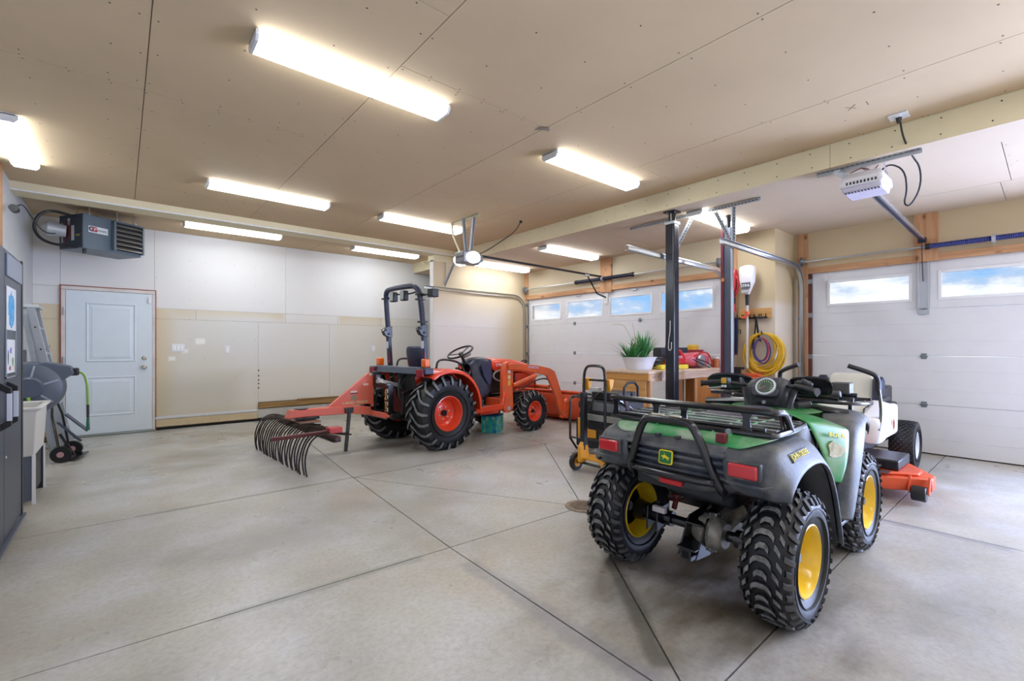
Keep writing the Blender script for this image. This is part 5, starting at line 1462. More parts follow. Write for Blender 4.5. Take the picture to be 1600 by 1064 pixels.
# loader
for s in (-1, 1):
    y = s * .43
    b = MB()
    b.prism([(1.12, .60), (1.13, .90), (1.17, 1.0), (1.24, 1.02), (1.31, .99), (1.33, .90), (1.32, .60), (1.33, .36), (1.27, .30), (1.18, .30), (1.13, .36)], y - .035, y + .035, 'y')
    ld = b.build('loader_upright', ORL, tr, bevel=.008)
    c = MB(); c.cyl((1.24, y - .05, .95), (1.24, y + .05, .95), .028); c.cyl((1.23, y - .045, .36), (1.23, y + .045, .36), .032, n=16); c.build('pivot_pin', STEELM, ld)
    if s < 0:
        for (zz, cc, hh_) in ((.88, '#d9dce0', .05), (.80, '#ddcf9b', .05), (.72, '#e0b95c', .08)):
            c = MB(); c.bx(1.215, 1.265, y - .0375, y - .035, zz - hh_ / 2, zz + hh_ / 2); c.build('sticker', mat('st_' + cc[1:], cc, .5), ld)
    # boom: back arm then forearm
    c = MB(); c.prism([(1.20, .905), (1.20, .985), (1.32, .99), (1.80, .955), (2.12, .90), (2.24, .83), (2.25, .76), (2.18, .74), (1.95, .81), (1.5, .885), (1.30, .905)], y - .075, y - .037, 'y')
    bo = c.build('loader_boom', ORL, tr, bevel=.008)
    c = MB(); c.prism([(2.02, .80), (2.10, .90), (2.22, .85), (2.30, .70), (2.44, .40), (2.52, .16), (2.50, .09), (2.43, .08), (2.38, .16), (2.24, .46), (2.08, .72)], y - .085, y - .045, 'y'); c.build('loader_forearm', ORL, tr, bevel=.008)
    c = MB(); c.cyl((1.30, y - .055, .68), (1.80, y - .055, .80), .030, n=14); c.cyl((1.80, y - .055, .80), (2.05, y - .055, .83), .016, m=1); c.build('lift_cylinder', [ORL, STEEL], tr)
    c = MB(); c.cyl((2.16, y - .02, .80), (2.34, y - .02, .50), .026, n=14); c.cyl((2.34, y - .02, .50), (2.46, y - .02, .30), .015, m=1); c.build('bucket_cylinder', [ORL, STEEL], tr)
    c = MB(); c.prism([(2.40, .10), (2.48, .36), (2.56, .40), (2.58, .32), (2.54, .08)], y - .10, y - .03, 'y'); c.cyl((2.47, y - .12, .13), (2.47, y, .13), .025); c.cyl((2.51, y - .12, .34), (2.51, y, .34), .022); c.build('bucket_bracket', ORL, tr, bevel=.006)
    c = MB(); c.tube([(1.3, y - .0, .6), (1.5, y + .05, .55), (1.8, y + .04, .70), (2.1, y - .02, .76), (2.3, y - .02, .60)], .011, n=6, sm=2); c.build('hydraulic_hose', BLACK, tr)
text('KUBOTA', .046, basis((1.72, -.5065, .925), (1, 0, -.09), (0, -1, 0)), mat('decal_lilac', '#d9c3e6', .4), tr, name='decal', bold=.0015, sx=1.3)
b = MB(); b.cyl((2.15, -.45, .60), (2.15, .45, .60), .035, n=14); b.build('cross_tube', ORL, tr)
b = MB(); b.bx(1.10, 1.36, -.43, .43, .38, .50); b.build('loader_subframe', ORL, tr, bevel=.01)
# bucket: curved back and floor, end plates
pr = [(2.60, .50), (2.57, .40), (2.57, .28), (2.60, .16), (2.68, .06), (2.80, .015), (2.98, .012)]
b = MB(); b.grid([[(x, y, z) for y in (-.72, 0, .72)] for x, z in pr]); bk = b.build('bucket', mat('bucket_orange', '#e0552b', .45, dirt='#a0503a', dirt_amt=.5, dirt_scale=5), tr, solid=.010, ang=50)
for s in (1, -1):
    b = MB(); b.prism([(2.58, .51), (2.70, .51), (2.90, .32), (2.98, .10), (2.98, .012), (2.80, .004), (2.68, .05), (2.59, .15), (2.56, .28), (2.56, .40)], s * .72 - .006, s * .72 + .006, 'y'); b.build('end_plate', MATS['bucket_orange'], bk)
b = MB(); b.bx(2.56, 2.68, -.72, .72, .485, .51); b.bx(2.86, 3.0, -.72, .72, .0, .016); b.build('bucket_lip', MATS['bucket_orange'], bk, bevel=.004)
# rear linkage
b = MB()
for s in (1, -1):
    b.bar((.0, s * .22, .36), (-.58, s * .32, .42), .02, .06); b.bar((-.08, s * .2, .72), (-.42, s * .30, .66), .03, .05); b.bar((-.40, s * .30, .66), (-.42, s * .31, .42), .025, .025)
    b.bar((-.2, s * .30, .92), (-.10, s * .26, .52), .05, .05)
b.bar((-.12, 0, .70), (-.55, 0, .80), .045, .045)
b.build('three_point_linkage', DARKM, tr, bevel=.005)
b = MB(); b.bar((-.24, .0, .74), (-.56, .0, .815), .06, .05); b.cyl((-.53, -.04, .81), (-.53, .04, .81), .035); b.cyl((-.26, -.04, .745), (-.26, .04, .745), .035); b.build('top_link', STEELM, tr, bevel=.005)
b = MB(); b.bx(-.24, -.10, -.30, .10, .46, .90); b.bx(-.25, -.22, -.02, .16, .40, .70, 1); b.build('transmission_housing', [DARKM, mat('dark_red', '#5a1410', .5)], tr, bevel=.02)
b = MB()
for s in (1, -1): b.cyl((-.18, s * .12, .30), (-.30, s * .05, .88), .012)
b.tube([(-.2, -.1, .9), (-.35, -.12, .82), (-.4, -.2, .6), (-.3, -.28, .5)], .012, n=6, sm=2); b.tube([(-.2, .1, .9), (-.33, .2, .8), (-.35, .25, .6)], .012, n=6, sm=2)
b.build('rear_hoses', BLACK, tr)

# ================================================================= the landscape rake
SAL = mat('rake_salmon', '#dc6650', .4, dirt='#b8705c', dirt_amt=.4, dirt_scale=8)
TINE = mat('tine_steel', '#252220', .35, metal=.6, dirt='#6a4a38', dirt_amt=.4, dirt_scale=20)
rk = thing('landscape_rake', 'salmon red landscape rake with curved black tines hitched behind the tractor', 'rake', (1.55, 5.38, 0), 3)
# tines: curled from the bar back and down
for i in range(24):
    y = -.84 + i * .0725
    b = MB()
    o_ = random.uniform(-.012, .012)
    b.tube([(.16, y, .345 + o_), (.05, y, .365), (-.06, y, .395 + o_), (-.15, y, .40), (-.24, y + o_, .33), (-.285, y + o_, .20), (-.29 + o_, y + o_, .09), (-.275 + o_, y + o_, .008)], .0085, n=6, sm=2)
    b.build('tine', TINE, rk)
b = MB(); b.bx(-.02, .04, -.88, .88, .31, .352); b.build('toolbar', mat('toolbar_brown', '#4a2a26', .5, dirt='#2a1a18', dirt_amt=.7), rk, bevel=.006)
b = MB(); b.bx(-.03, .05, -.86, .86, .296, .309); b.build('tine_clamp', BLACKM, rk, bevel=.004)
b = MB(); b.bar((-.02, -.80, .40), (-.52, -.62, .36), .05, .035); b.bx(-.06, .07, -.85, -.74, .385, .44, 1); b.build('gauge_arm', [mat('arm_brown', '#5a2426', .4), mat('arm_red', '#b23a35', .4)], rk, bevel=.006)
b = MB(); b.bx(-.10, .12, -.16, .16, .40, .415); b.build('pivot_plate', mat('plate_brown', '#75604f', .6, dirt='#a8543e', dirt_amt=.8, dirt_scale=7), rk, bevel=.003)
b = MB(); b.cyl((-.04, 0, .40), (-.04, 0, .545), .045, n=20); b.cyl((-.04, 0, .545), (-.04, 0, .552), .072, n=24); b.build('pivot_pin', BLACKM, rk, bevel=.002)
b = MB(); b.prism([(-.20, .455), (-.16, .54), (.52, .535), (.76, .50), (.76, .40), (.50, .445), (.0, .455)], -.055, .055, 'y'); b.prism([(-.10, .425), (.14, .425), (.14, .455), (-.10, .455)], -.07, .07, 'y', m=1)
b.build('tongue', [SAL, BLACKM], rk, bevel=.008)
b = MB(); b.prism([(.28, .535), (.74, .90), (.80, .86), (.80, .535)], -.012, .012, 'y'); ms = b.build('mast', SAL, rk, bevel=.002)
b = MB(); b.bar((.26, 0, .535), (.76, 0, .915), .05, .012, up=(-.6, 0, .8)); b.bar((.80, 0, .50), (.80, 0, .88), .05, .012, up=(1, 0, 0)); b.build('mast_flange', SAL, rk)
tx = mat('decal_cream', '#cbb98a', .5)
text('LAND PRIDE', .042, basis((.58, -.0135, .565), (1, 0, 0), (0, -1, 0)), tx, ms, bold=.0012, sx=1.35)
b = MB(); b.prism([(.52, .595), (.60, .595), (.595, .64), (.56, .665), (.525, .64)], -.0145, -.012, 'y'); b.build('decal', mat('decal_dim', '#8d7b5a', .5), ms)
b = MB(); b.bx(.52, .60, -.0145, -.012, .685, .705); b.bx(.68, .745, -.0145, -.012, .76, .785); b.build('decal_strip', mat('decal_pinkish', '#e3bdb4', .5), ms)
b = MB(); b.bx(.515, .61, -.0142, -.0118, .668, .68); b.build('decal_black', BLACK, ms)
b = MB(); b.bar((.48, -.075, .50), (.44, -.06, .012), .035, .035, up=(1, 0, 0)); b.bx(.43, .53, -.08, -.05, .46, .52); b.build('parking_stand', BLACKM, rk, bevel=.004)
b = MB(); b.bx(.76, .80, -.38, .38, .395, .455); b.cyl((.80, -.42, .42), (.80, .42, .42), .018); b.build('hitch_crossbar', SAL, rk, bevel=.006)
# black quick hitch frame between rake and tractor
qh = thing('quick_hitch', 'black quick hitch frame between the rake mast and the tractor', 'hitch', (2.385, 5.385, 0), 5)
b = MB(); b.bx(-.035, .035, -.34, -.24, .40, .78); b.bx(-.035, .035, .24, .34, .40, .78); b.bx(-.03, .03, -.30, .30, .74, .80); b.bx(-.035, .035, -.05, .05, .76, .93); b.bx(-.03, .03, -.30, .30, .37, .43)
b.build('frame', BLACKM, qh, bevel=.006)
text('Land Pride', .062, basis((-.0365, -.29, .60), (0, 0, 1), (-1, 0, 0)), mat('decal_gold', '#d6b765', .4), qh, bold=.001)
b = MB()
for z in (.47, .54, .62, .69): b.bx(-.0375, -.035, -.335, -.325, z, z + .045)
b.build('decal_marks', WHITE, qh)
b = MB(); b.bar((-.02, .05, .80), (.0, -.25, .79), .03, .02); b.bar((.0, -.02, .86), (.0, -.16, .80), .025, .02); b.build('latch_lever', mat('lever_cream', '#cfcabb', .4, metal=.3), qh, bevel=.004)
# ================================================================= zero-turn mower
MW = mat('mower_white', '#e4e3e6', .35, var=.04); MO = mat('mower_orange', '#d9532b', .35, dirt='#a5543a', dirt_amt=.35, dirt_scale=9)
mw = thing('riding_mower', 'white and orange riding mower with a beige seat, in front of the narrow garage door', 'mower', (6.10, 1.42, 0), 180)
# local: x forward (towards the camera side), y: +y is the viewer's right
wheel(mw, 0, .43, .235, .20, .13, 1, 'turf', [mat('mower_rim', '#c9cacd', .4)])
wheel(mw, 0, -.43, .235, .20, .13, -1, 'turf', [MATS['mower_rim']])
for s in (1, -1):
    wheel(mw, 1.62, s * .40, .14, .12, .07, s, 'turf', [MATS['mower_rim']], name='caster_wheel')
    b = MB(); b.bar((1.62, s * .40, .34), (1.62, s * .31, .34), .05, .05); b.bar((1.60, s * .33, .34), (1.62, s * .33, .14), .04, .012); b.cyl((1.62, s * .34, .14), (1.62, s * .46, .14), .012); b.bar((1.60, s * .40, .40), (1.1, s * .30, .40), .06, .06); b.build('caster_fork', MO, mw, bevel=.004)
b = MB(); b.bx(-.35, 1.15, -.30, .30, .26, .40); b.bx(-.5, -.05, -.28, .28, .40, .62); b.build('frame', DARKM, mw, bevel=.02)
b = MB(); b.bx(-.48, -.08, -.24, .24, .56, .80); b.lathe([(-.04, .02), (-.04, .16), (.04, .15), (.05, .02)], 24, M=trn(-.28, 0, .80) @ rotx(90)); b.build('engine', mat('engine_black', '#202127', .4), mw, bevel=.02)
# deck
dk = [(.52, .40), (.56, .48), (1.12, .80), (1.26, .80), (1.46, .50), (1.50, -.42), (1.36, -.66), (1.10, -.70), (.55, -.62)]
b = MB(); b.prism(dk, .085, .19, 'z'); b.prism([(x * .96 + .04, y * .9) for x, y in dk], .19, .215, 'z'); deck = b.build('mower_deck', MO, mw, bevel=.012)
b = MB(); b.prism([(x, y) for x, y in dk], .10, .104, 'z')
b = MB(); b.bx(.86, 1.30, .20, .60, .215, .30); cv = b.build('belt_cover', BLACK, mw, bevel=.012)
for y in (.30, .48):
    c = MB(); c.cyl((1.30, y, .245), (1.308, y, .245), .010, n=10); c.build('cover_bolt', STEEL, cv)
b = MB(); b.bx(.86, 1.25, -.60, -.2, .215, .30); b.build('belt_cover', BLACK, mw, bevel=.012)
b = MB(); b.box(1.39, .46, .2165, .10, .20, .003, M=None); b.build('deck_decal', mat('deck_decal', '#4a4145', .4), mw)
for (x, y) in ((1.37, .735), (1.53, .1), (1.48, -.5)):
    b = MB(); b.cyl((x, y - .045, .085), (x, y + .045, .085), .058, n=20); b.build('anti_scalp_roller', BLACK, mw, bevel=.008)
    b = MB(); b.bar((x - .06, y - .06, .20), (x, y - .06, .085), .012, .05, up=(1, 0, 0)); b.bar((x - .06, y + .055, .20), (x, y + .055, .085), .012, .05, up=(1, 0, 0)); b.build('roller_bracket', MO, mw)
# body: white fender wrap on each side
for s in (1, -1):
    rows = []
    for x, zt, zb, y in ((.52, .70, .60, .40), (.60, .69, .52, .435), (.75, .665, .43, .455), (.95, .625, .385, .46), (1.08, .60, .37, .45), (1.13, .585, .37, .41), (1.14, .58, .38, .12)):
        rows.append([(x, s * (y - .16), zt + .01), (x, s * (y - .03), zt + .005), (x, s * y, zt - .03), (x, s * (y + .015), (zt + zb) / 2), (x, s * (y - .02), zb)])
    MB().grid(rows).build('fender', MW, mw, solid=.014, sub=1, ang=60)
    b = MB(); b.bx(.15, .80, s * .26, s * .40, .36, .66); b.build('fuel_tank', MW, mw, bevel=.03)
    if s > 0:
        b = MB(); b.lathe([(0, .001), (0, .038), (.004, .038), (.004, .001)], 22, M=trn(.80, .478, .53) @ Matrix.Diagonal((.7, 1, 1.35, 1))); b.build('logo_disc', mat('logo_rust', '#b56a4c', .4), mw)
        b = MB(); b.lathe([(0, .001), (0, .024), (.003, .024), (.003, .001)], 18, M=trn(.80, .482, .53) @ Matrix.Diagonal((.7, 1, 1.35, 1))); b.build('logo_ring', mat('logo_deep', '#8f3b22', .4), mw)
b = MB(); b.bx(1.0, 1.42, -.34, .34, .38, .41); b.build('foot_plate', BLACK, mw, bevel=.006)
# seat
rows = []
for x, z, w_ in ((.66, .56, .20), (.62, .60, .23), (.40, .605, .24), (.24, .62, .21), (.17, .70, .205), (.14, .82, .205), (.115, .91, .20), (.10, .945, .15)):
    rows.append([(x, y_ * w_, z) for y_ in (-1, -.85, -.4, .4, .85, 1)])
MB().grid(rows).build('seat', mat('seat_beige', '#d5d2c6', .5), mw, solid=.05, sub=1, ang=60)
b = MB()
for s in (1, -1): b.prism([(.66, .52), (.60, .62), (.36, .66), (.26, .70), (.24, .90), (.16, .93), (.08, .88), (.06, .56), (.20, .50)], s * .20, s * .262, 'y')
for s in (1, -1): pass
b = MB()
sides = []
for s in (1, -1):
    b = MB(); b.prism([(.66, .53), (.60, .63), (.36, .66), (.27, .71), (.23, .89), (.16, .925), (.08, .88), (.06, .58), (.20, .52)], s * .205, s * .285, 'y'); b.build('seat_bolster', mat('seat_blue_black', '#20263c', .4), mw, bevel=.018, segs=3)
b = MB(); b.bx(.02, .66, -.22, .22, .48, .56); b.build('seat_base', BLACK, mw, bevel=.015)
for s in (1, -1):
    b = MB(); b.bx(.10, .40, s * .28, s * .33, .68, .72); b.build('arm_rest', BLACK, mw, bevel=.012)
# lap bars
for s in (1, -1):
    b = MB(); b.tube([(1.10, s * .43, .50), (1.04, s * .44, .62), (.98, s * .42, .76), (.97, s * .40, .88)], .014, n=10, sm=2); lb = b.build('lap_bar', BLACKM, mw)
    b = MB(); b.tube([(.97, s * .40, .84), (.97, s * .40, .94), (1.0, s * .38, .985), (1.06, s * .20, 1.055)], .021, n=12, sm=2); b.build('lap_bar_grip', BLACK, lb)
b = MB(); b.cyl((.70, -.30, .62), (.72, -.30, .70), .008); b.cyl((.72, -.30, .70), (.72, -.30, .73), .02); b.bx(.6, .8, -.36, -.26, .56, .62); b.build('height_lever', MO, mw, bevel=.004)

# ================================================================= folded saw stand behind the quad
YD = mat('tool_yellow', '#dd9a22', .4, var=.06)
sw_ = thing('rolling_saw_stand', 'yellow and black table saw folded upright on its rolling stand', 'saw', (3.46, 2.86, 0))
for y in (.23, -.23):
    b = MB(); b.lathe([(-.022, .05), (-.024, .078), (-.014, .088), (.014, .088), (.024, .078), (.022, .05)], 28, cap=False); w_ = b.build('stand_wheel', RUBBER, sw_, loc=(0, y, .088))
    b = MB(); b.lathe([(-.018, .001), (-.018, .05), (-.02, .054), (.02, .054), (.018, .05), (.018, .001)], 24); b.build('rim', YD, w_)
b = MB(); b.cyl((0, -.26, .088), (0, .25, .088), .012); b.build('axle', BLACKM, sw_)
for y in (.14, -.14):
    b = MB(); b.prism([(-.06, .10), (.02, .10), (.07, .16), (.05, .27), (-.02, .30), (-.06, .25)], y - .02, y + .02, 'y'); b.build('foot_bracket', YD, sw_, bevel=.006)
b = MB(); b.bx(-.02, .16, -.18, .18, .13, .145); b.build('toe_plate', YD, sw_, bevel=.003)
b = MB()
for y in (.13, -.13):
    b.tube([(.0, y, .22), (.0, y, .86)], .014, n=8)
b.tube([(.0, .13, .70), (0, .13, .96), (.0, .10, 1.03), (.0, .05, 1.045), (.0, -.06, 1.045), (.0, -.11, 1.03), (0, -.13, .96), (0, -.13, .70)], .0135, n=10, sm=2)
b.build('handle_frame', BLACKM, sw_)
b = MB(); b.bx(-.02, .04, .115, .165, .26, .78); b.build('folded_leg', BLACK, sw_, bevel=.006)
b = MB(); b.tube([(.05, .15, .32), (.22, -.12, .30), (.24, -.14, .24), (.05, -.16, .20)], .011, n=8, sm=1); b.tube([(.05, .12, .60), (.08, .05, .76), (.3, .05, .80)], .010, n=8, sm=1); b.build('fold_strut', BLACKM, sw_)
for (y0_, y1_, z0_) in ((.09, .165, .80), (-.17, -.10, .80)):
    b = MB(); b.prism([(.01, z0_ + .12), (.09, z0_ + .12), (.07, z0_ + .05), (.03, z0_)], y0_, y1_, 'y'); b.build('yellow_bracket', YD, sw_, bevel=.008)
b = MB(); b.bx(.03, .06, -.10, .09, .895, .915); b.build('yellow_crossbar', BLACKM, sw_, bevel=.003)
b = MB(); b.bx(.10, .50, -.22, .18, .40, .70); b.lathe([(-.1, .02), (-.1, .07), (.1, .07), (.1, .02)], 20, M=trn(.35, 0, .45)); sb = b.build('saw_body', mat('saw_black', '#202024', .5), sw_, bevel=.02)
b = MB(); b.bx(.08, .56, -.26, .2, .50, .56); b.build('saw_table', mat('saw_table_grey', '#9b9c98', .4, metal=.4), sw_, bevel=.006)
b = MB(); b.bx(.14, .46, -.15, .15, .705, .78); b.tube([(.2, -.2, .7), (.2, -.2, .88), (.42, -.2, .88), (.42, -.2, .7)], .014, n=8, sm=1); b.build('roll_cage', mat('cage_black', '#1d1d20', .45), sb, bevel=.01)
b = MB(); b.bx(.09, .12, -.16, .1, .60, .68); b.build('control_face', mat('ctrl_grey', '#6d7074', .5), sb, bevel=.004)

# low machine between the saw stand and the bench
cp = thing('portable_generator', 'black framed machine with yellow trim on the floor at the end of the workbench', 'machine', (4.19, 3.42, 0), 6)
b = MB(); 
for y in (-.2, .2): b.tube([(-.25, y, .05), (-.25, y, .60), (-.22, y, .66), (.22, y, .66), (.25, y, .60), (.25, y, .05)], .014, n=8, closed=True, sm=1)
for (x, z) in ((-.25, .2), (.25, .2), (-.2, .66), (.2, .66)): b.cyl((x, -.2, z), (x, .2, z), .012)
b.build('frame', BLACKM, cp)
b = MB(); b.bx(-.2, .2, -.16, .16, .10, .42); b.lathe([(-.18, .02), (-.18, .12), (.18, .12), (.18, .02)], 22, M=trn(0, 0, .42)); b.build('engine', mat('gen_black', '#26272b', .5), cp, bevel=.02)
b = MB(); b.bx(-.18, .20, -.15, .15, .52, .62); b.build('fuel_tank', mat('gen_dark', '#33353a', .4), cp, bevel=.03)
b = MB(); b.bx(-.215, -.20, -.12, .12, .2, .42); b.bx(.12, .24, -.17, -.15, .3, .6); b.build('trim_panel', YD, cp, bevel=.004)
b = MB(); b.bx(.16, .26, .1, .22, .56, .74); b.build('grey_box', mat('box_grey', '#b9bcbd', .5), cp, bevel=.01)
for y in (-.2, .2):
    b = MB(); b.cyl((.2, y, .05), (.2, y + .04, .05), .05, n=16); b.build('foot', RUBBER, cp)

# ================================================================= workbench and what stands on it
bn = thing('workbench', 'pine workbench with a pale plywood top beside the black post', 'workbench', (4.47, 2.925, 0))
L_, D3 = 1.68, .62
b = MB(); b.bx(-.01, L_, -.01, D3, .925, .95); b.build('bench_top', WOODT, bn, bevel=.003)
b = MB(); b.bx(0.0, .035, .0, D3 - .01, .845, .924); b.build('end_apron', WOODB, bn, bevel=.003)
b = MB(); b.bx(.035, L_, .0, .035, .835, .924); b.build('front_apron', wood_mat('apron_pink', '#d9c0ae', '#c7a693', 'X'), bn, bevel=.003)
b = MB(); b.bx(.035, L_, D3 - .045, D3 - .01, .835, .924); b.build('back_apron', WOODB, bn, bevel=.003)
b = MB(); b.bx(.005, .025, .04, D3 - .01, .03, .843); b.build('end_panel', wood_mat('end_ply', '#d6a468', '#c48e52', 'Y'), bn, bevel=.002)
for (x, y) in ((.0, .0), (.0, D3 - .10), (1.00, .0), (1.62, D3 - .10)):
    b = MB(); b.bx(x + .03, x + .075, y, y + .09, 0, .834); b.build('leg', WOOD, bn, bevel=.003)
b = MB(); b.bx(1.08, L_, .01, .03, .05, .83); b.build('cabinet_front', wood_mat('cab_ply', '#b9783c', '#a4652f', 'Z'), bn, bevel=.002)
b = MB(); b.bx(1.02, 1.08, .01, .13, .0, .83); b.build('cabinet_side', wood_mat('cab_side', '#8a5227', '#9a6232', 'Z'), bn, bevel=.002)
for (x, z) in ((.09, .885), (.12, .88), (.19, .885), (.3, .89), (.55, .885)):
    b = MB(); b.box(x, -.0008, z, .004, .002, .03); b.build('pencil_tick', BLACK, bn)
# planter
pl = thing('planter', 'white tub of leafy palm-like plants on the end of the workbench', 'plant', (4.80, 3.27, .951))
prp = [(0, .14), (0, .15), (.10, .185), (.145, .205), (.15, .215), (.155, .215), (.155, .20), (.12, .185), (.12, .001)]
b = MB(); b.lathe([(z, r) for z, r in prp], 36, M=rotx(90) @ Matrix.Diagonal((1.12, 1, .9, 1)), cap=False); b.lathe([(0, .001), (0, .14)], 36, cap=False, M=rotx(90) @ Matrix.Diagonal((1.12, 1, .9, 1)))
pt = b.build('tub', mat('tub_white', '#dfe2ec', .3, bump=.4, bscale=25), pl); 
b = MB(); b.lathe([(.115, .001), (.115, .19)], 30, cap=False, M=rotx(90) @ Matrix.Diagonal((1.12, 1, .9, 1))); b.build('soil', mat('soil', '#3a2c22', .95, bump=.8, bscale=80), pl)
LEAFM = mat('leaf_green', '#4a9450', .5, var=.4, dirt_scale=14); LEAF2 = mat('leaf_pale', '#8fae62', .5)
STEMM = mat('stem_tan', '#b5a27c', .7)
def frond(b, base, dirv, L, w, droop, m=0):
    p = Vector(base); d = Vector(dirv).normalized(); sd = d.cross(Vector((0, 0, 1)))
    if sd.length < .1: sd = Vector((1, 0, 0))
    sd.normalize(); rows = []
    n = 6
    for i in range(n + 1):
        f = i / n; ww = w * math.sin(math.pi * (.12 + .88 * (1 - f)) * .9) * (1 - f * .6)
        rows.append([p - sd * ww, p + Vector((0, 0, -.1 * ww)), p + sd * ww])
        d = (d + Vector((0, 0, -droop / n))).normalized(); p = p + d * L / n
    b.grid(rows, m)
sp_ = [(-.13, .05, .30, 70, .9), (-.14, -.04, .22, 40, .0), (.05, -.02, .36, 90, 0), (.12, .03, .32, 70, 0)]
for (cx, cy, L, n, sprd) in sp_:
    b = MB()
    for i in range(n):
        a = random.uniform(0, 6.283); t_ = random.uniform(.1, .6) + sprd * random.uniform(0, .8)
        frond(b, (cx + random.uniform(-.03, .03), cy + random.uniform(-.02, .02), .115), (math.cos(a) * t_, math.sin(a) * t_, 1), L * random.uniform(.6, 1.1), .012, random.uniform(.3, 1.3))
    b.build('foliage', LEAFM, pl, kind='stuff', ang=60, recalc=False)
b = MB()
for (x, y, dx, dy, h_) in ((-.03, 0, -.20, .05, .42), (-.02, .01, -.10, .0, .45), (.0, 0, -.06, .03, .30), (-.06, .0, -.02, 0, .2), (.16, 0, .03, 0, .26), (.15, .02, -.02, 0, .18), (.17, -.02, .0, .0, .22)):
    b.tube([(x, y, .11), (x + dx * .3, y + dy * .4, .11 + h_ * .5), (x + dx, y + dy, .11 + h_)], [.006, .0025], n=6, sm=1)
b.tube([(-.23, .05, .53), (-.32, .08, .55), (-.40, .09, .535)], [.003, .0015], n=5, sm=1)
b.build('stems', STEMM, pl, kind='stuff', ang=60)
b = MB()
for i in range(22):
    a = random.uniform(0, 6.283); frond(b, (-.06 + random.uniform(-.05, .03), random.uniform(-.03, .03), .33 + random.uniform(-.05, .05)), (math.cos(a), math.sin(a), .6), .06, .008, .8)
b.build('pale_leaves', LEAF2, pl, kind='stuff', ang=60, recalc=False)
# things on the bench
RDP = mat('tool_red', '#c01c2c', .3, coat=.3); PINK = mat('tool_pink', '#d2596a', .35)
bx_ = thing('tool_case', 'black tool case with white lettering at the back of the workbench', 'case', (5.76, 3.42, .951), -8)
b = MB(); b.bx(-.28, .28, -.07, .07, .10, .27); b.bx(-.28, .28, -.075, .075, .0, .10, 1); b.build('case_body', [mat('case_black', '#20242e', .5), mat('case_low', '#23262c', .6)], bx_, bevel=.01)
b = MB(); b.tube([(-.1, -.0, .27), (-.1, 0, .31), (.1, 0, .31), (.1, 0, .27)], .010, n=6, sm=1); b.build('handle', BLACK, bx_)
text('gardena', .085, basis((.10, -.077, .18), (1, 0, 0), (0, -1, 0)), WHITE, bx_, bold=.002)
b = MB(); b.bx(-.13, -.05, -.078, -.070, .12, .16); b.build('label', WHITE, bx_)
cs = thing('hedge_trimmer', 'red power tool with a looped handle and black nose in a yellow tray', 'power tool', (5.20, 3.14, .951), -6)
b = MB(); b.bx(-.22, .32, -.09, .09, .0, .055); b.build('tray', mat('tray_yellow', '#e6cf3c', .45), cs, bevel=.012)
b = MB(); b.prism([(-.02, .06), (.34, .06), (.36, .10), (.28, .20), (.22, .245), (.10, .24), (.05, .20), (.09, .19), (.20, .205), (.25, .14), (.05, .13), (-.05, .10)], -.045, .045, 'y'); b.build('housing', RDP, cs, bevel=.012)
b = MB(); b.lathe([(0, .025), (.04, .04), (.16, .035), (.20, .02)], 16, M=trn(-.06, 0, .115) @ rotz(90)); b.cyl((-.25, 0, .06), (-.16, 0, .075), .026); b.build('nose', BLACK, cs)
b = MB(); b.bx(.06, .24, -.047, -.044, .155, .162); b.bx(.06, .24, -.047, -.044, .14, .147); b.build('stripe', mat('pale_rose', '#e3c4c8', .4), cs)
bl = thing('leaf_blower', 'red engine blower with a grey wheel at the right of the workbench', 'power tool', (5.80, 3.12, .951), 3)
rows = []
for x, hw, h_ in ((-.30, .04, .06), (-.24, .10, .13), (-.10, .13, .19), (.08, .13, .20), (.24, .11, .16), (.34, .06, .08)):
    p = [(x, a, .105 + b_ * .5 + 0) for a, b_ in rrect(hw, h_ , min(hw, h_) * .8)]; p.append(p[0]); rows.append(p)
b = MB(); b.grid(rows); b.add(rows[0][:-1], [tuple(range(len(rows[0]) - 1))]); b.add(rows[-1][:-1], [tuple(range(len(rows[-1]) - 1))]); b.build('housing', PINK, bl, weld=True, ang=60)
b = MB(); b.lathe([(-.03, .03), (-.03, .075), (0, .085), (.02, .07), (.02, .03)], 24, M=trn(-.08, -.14, .10)); b.cyl((-.08, -.175, .10), (-.08, -.14, .10), .03); b.build('pull_start', mat('starter_grey', '#a7a5ae', .3, metal=.5), bl)
b = MB(); b.tube([(-.2, -.12, .16), (-.05, -.15, .21), (.12, -.15, .20), (.22, -.16, .08), (.21, -.16, .01)], .011, n=8, sm=2); b.build('handle_tube', RDP, bl)
b = MB(); b.tube([(-.26, -.16, .13), (-.05, -.19, .09), (.12, -.22, -.0 + .02)], .006, n=6, sm=1); b.tube([(-.30, -.14, .12), (-.12, -.18, .06), (.02, -.22, .008)], .006, n=6, sm=1); b.build('wire_guard', BLACKM, bl)
b = MB(); b.bx(-.05, .03, -.125, -.09, .05, .12); b.build('choke_cover', BLACK, bl, bevel=.008)
yb = MB(); yb.lathe([(0, .001), (0, .075), (.05, .08), (.055, .07), (.07, .07), (.07, .001)], 24, M=rotx(90)); yo = yb.build('yellow_tin', mat('tin_yellow', '#dcb83a', .4), loc=(6.25, 3.36, 1.19)); tag(yo, 'yellow round tin on the shelf end behind the red blower', 'tin')
b = MB(); b.bx(6.14, 6.36, 3.26, 3.46, .951, 1.189); tag(b.build('cardboard_box', mat('carton_red', '#a23240', .6), bevel=.004), 'dark red carton under the yellow tin on the workbench', 'box')
jr = MB(); jr.lathe([(0, .001), (0, .045), (.10, .048), (.11, .04), (.12, .04), (.12, .001)], 20, M=rotx(90)); jo = jr.build('orange_jar', mat('jar_rust', '#a9602e', .35), loc=(6.10, 2.955, .951)); tag(jo, 'rust orange jar with pale lid on the bench by the trimmers', 'jar')
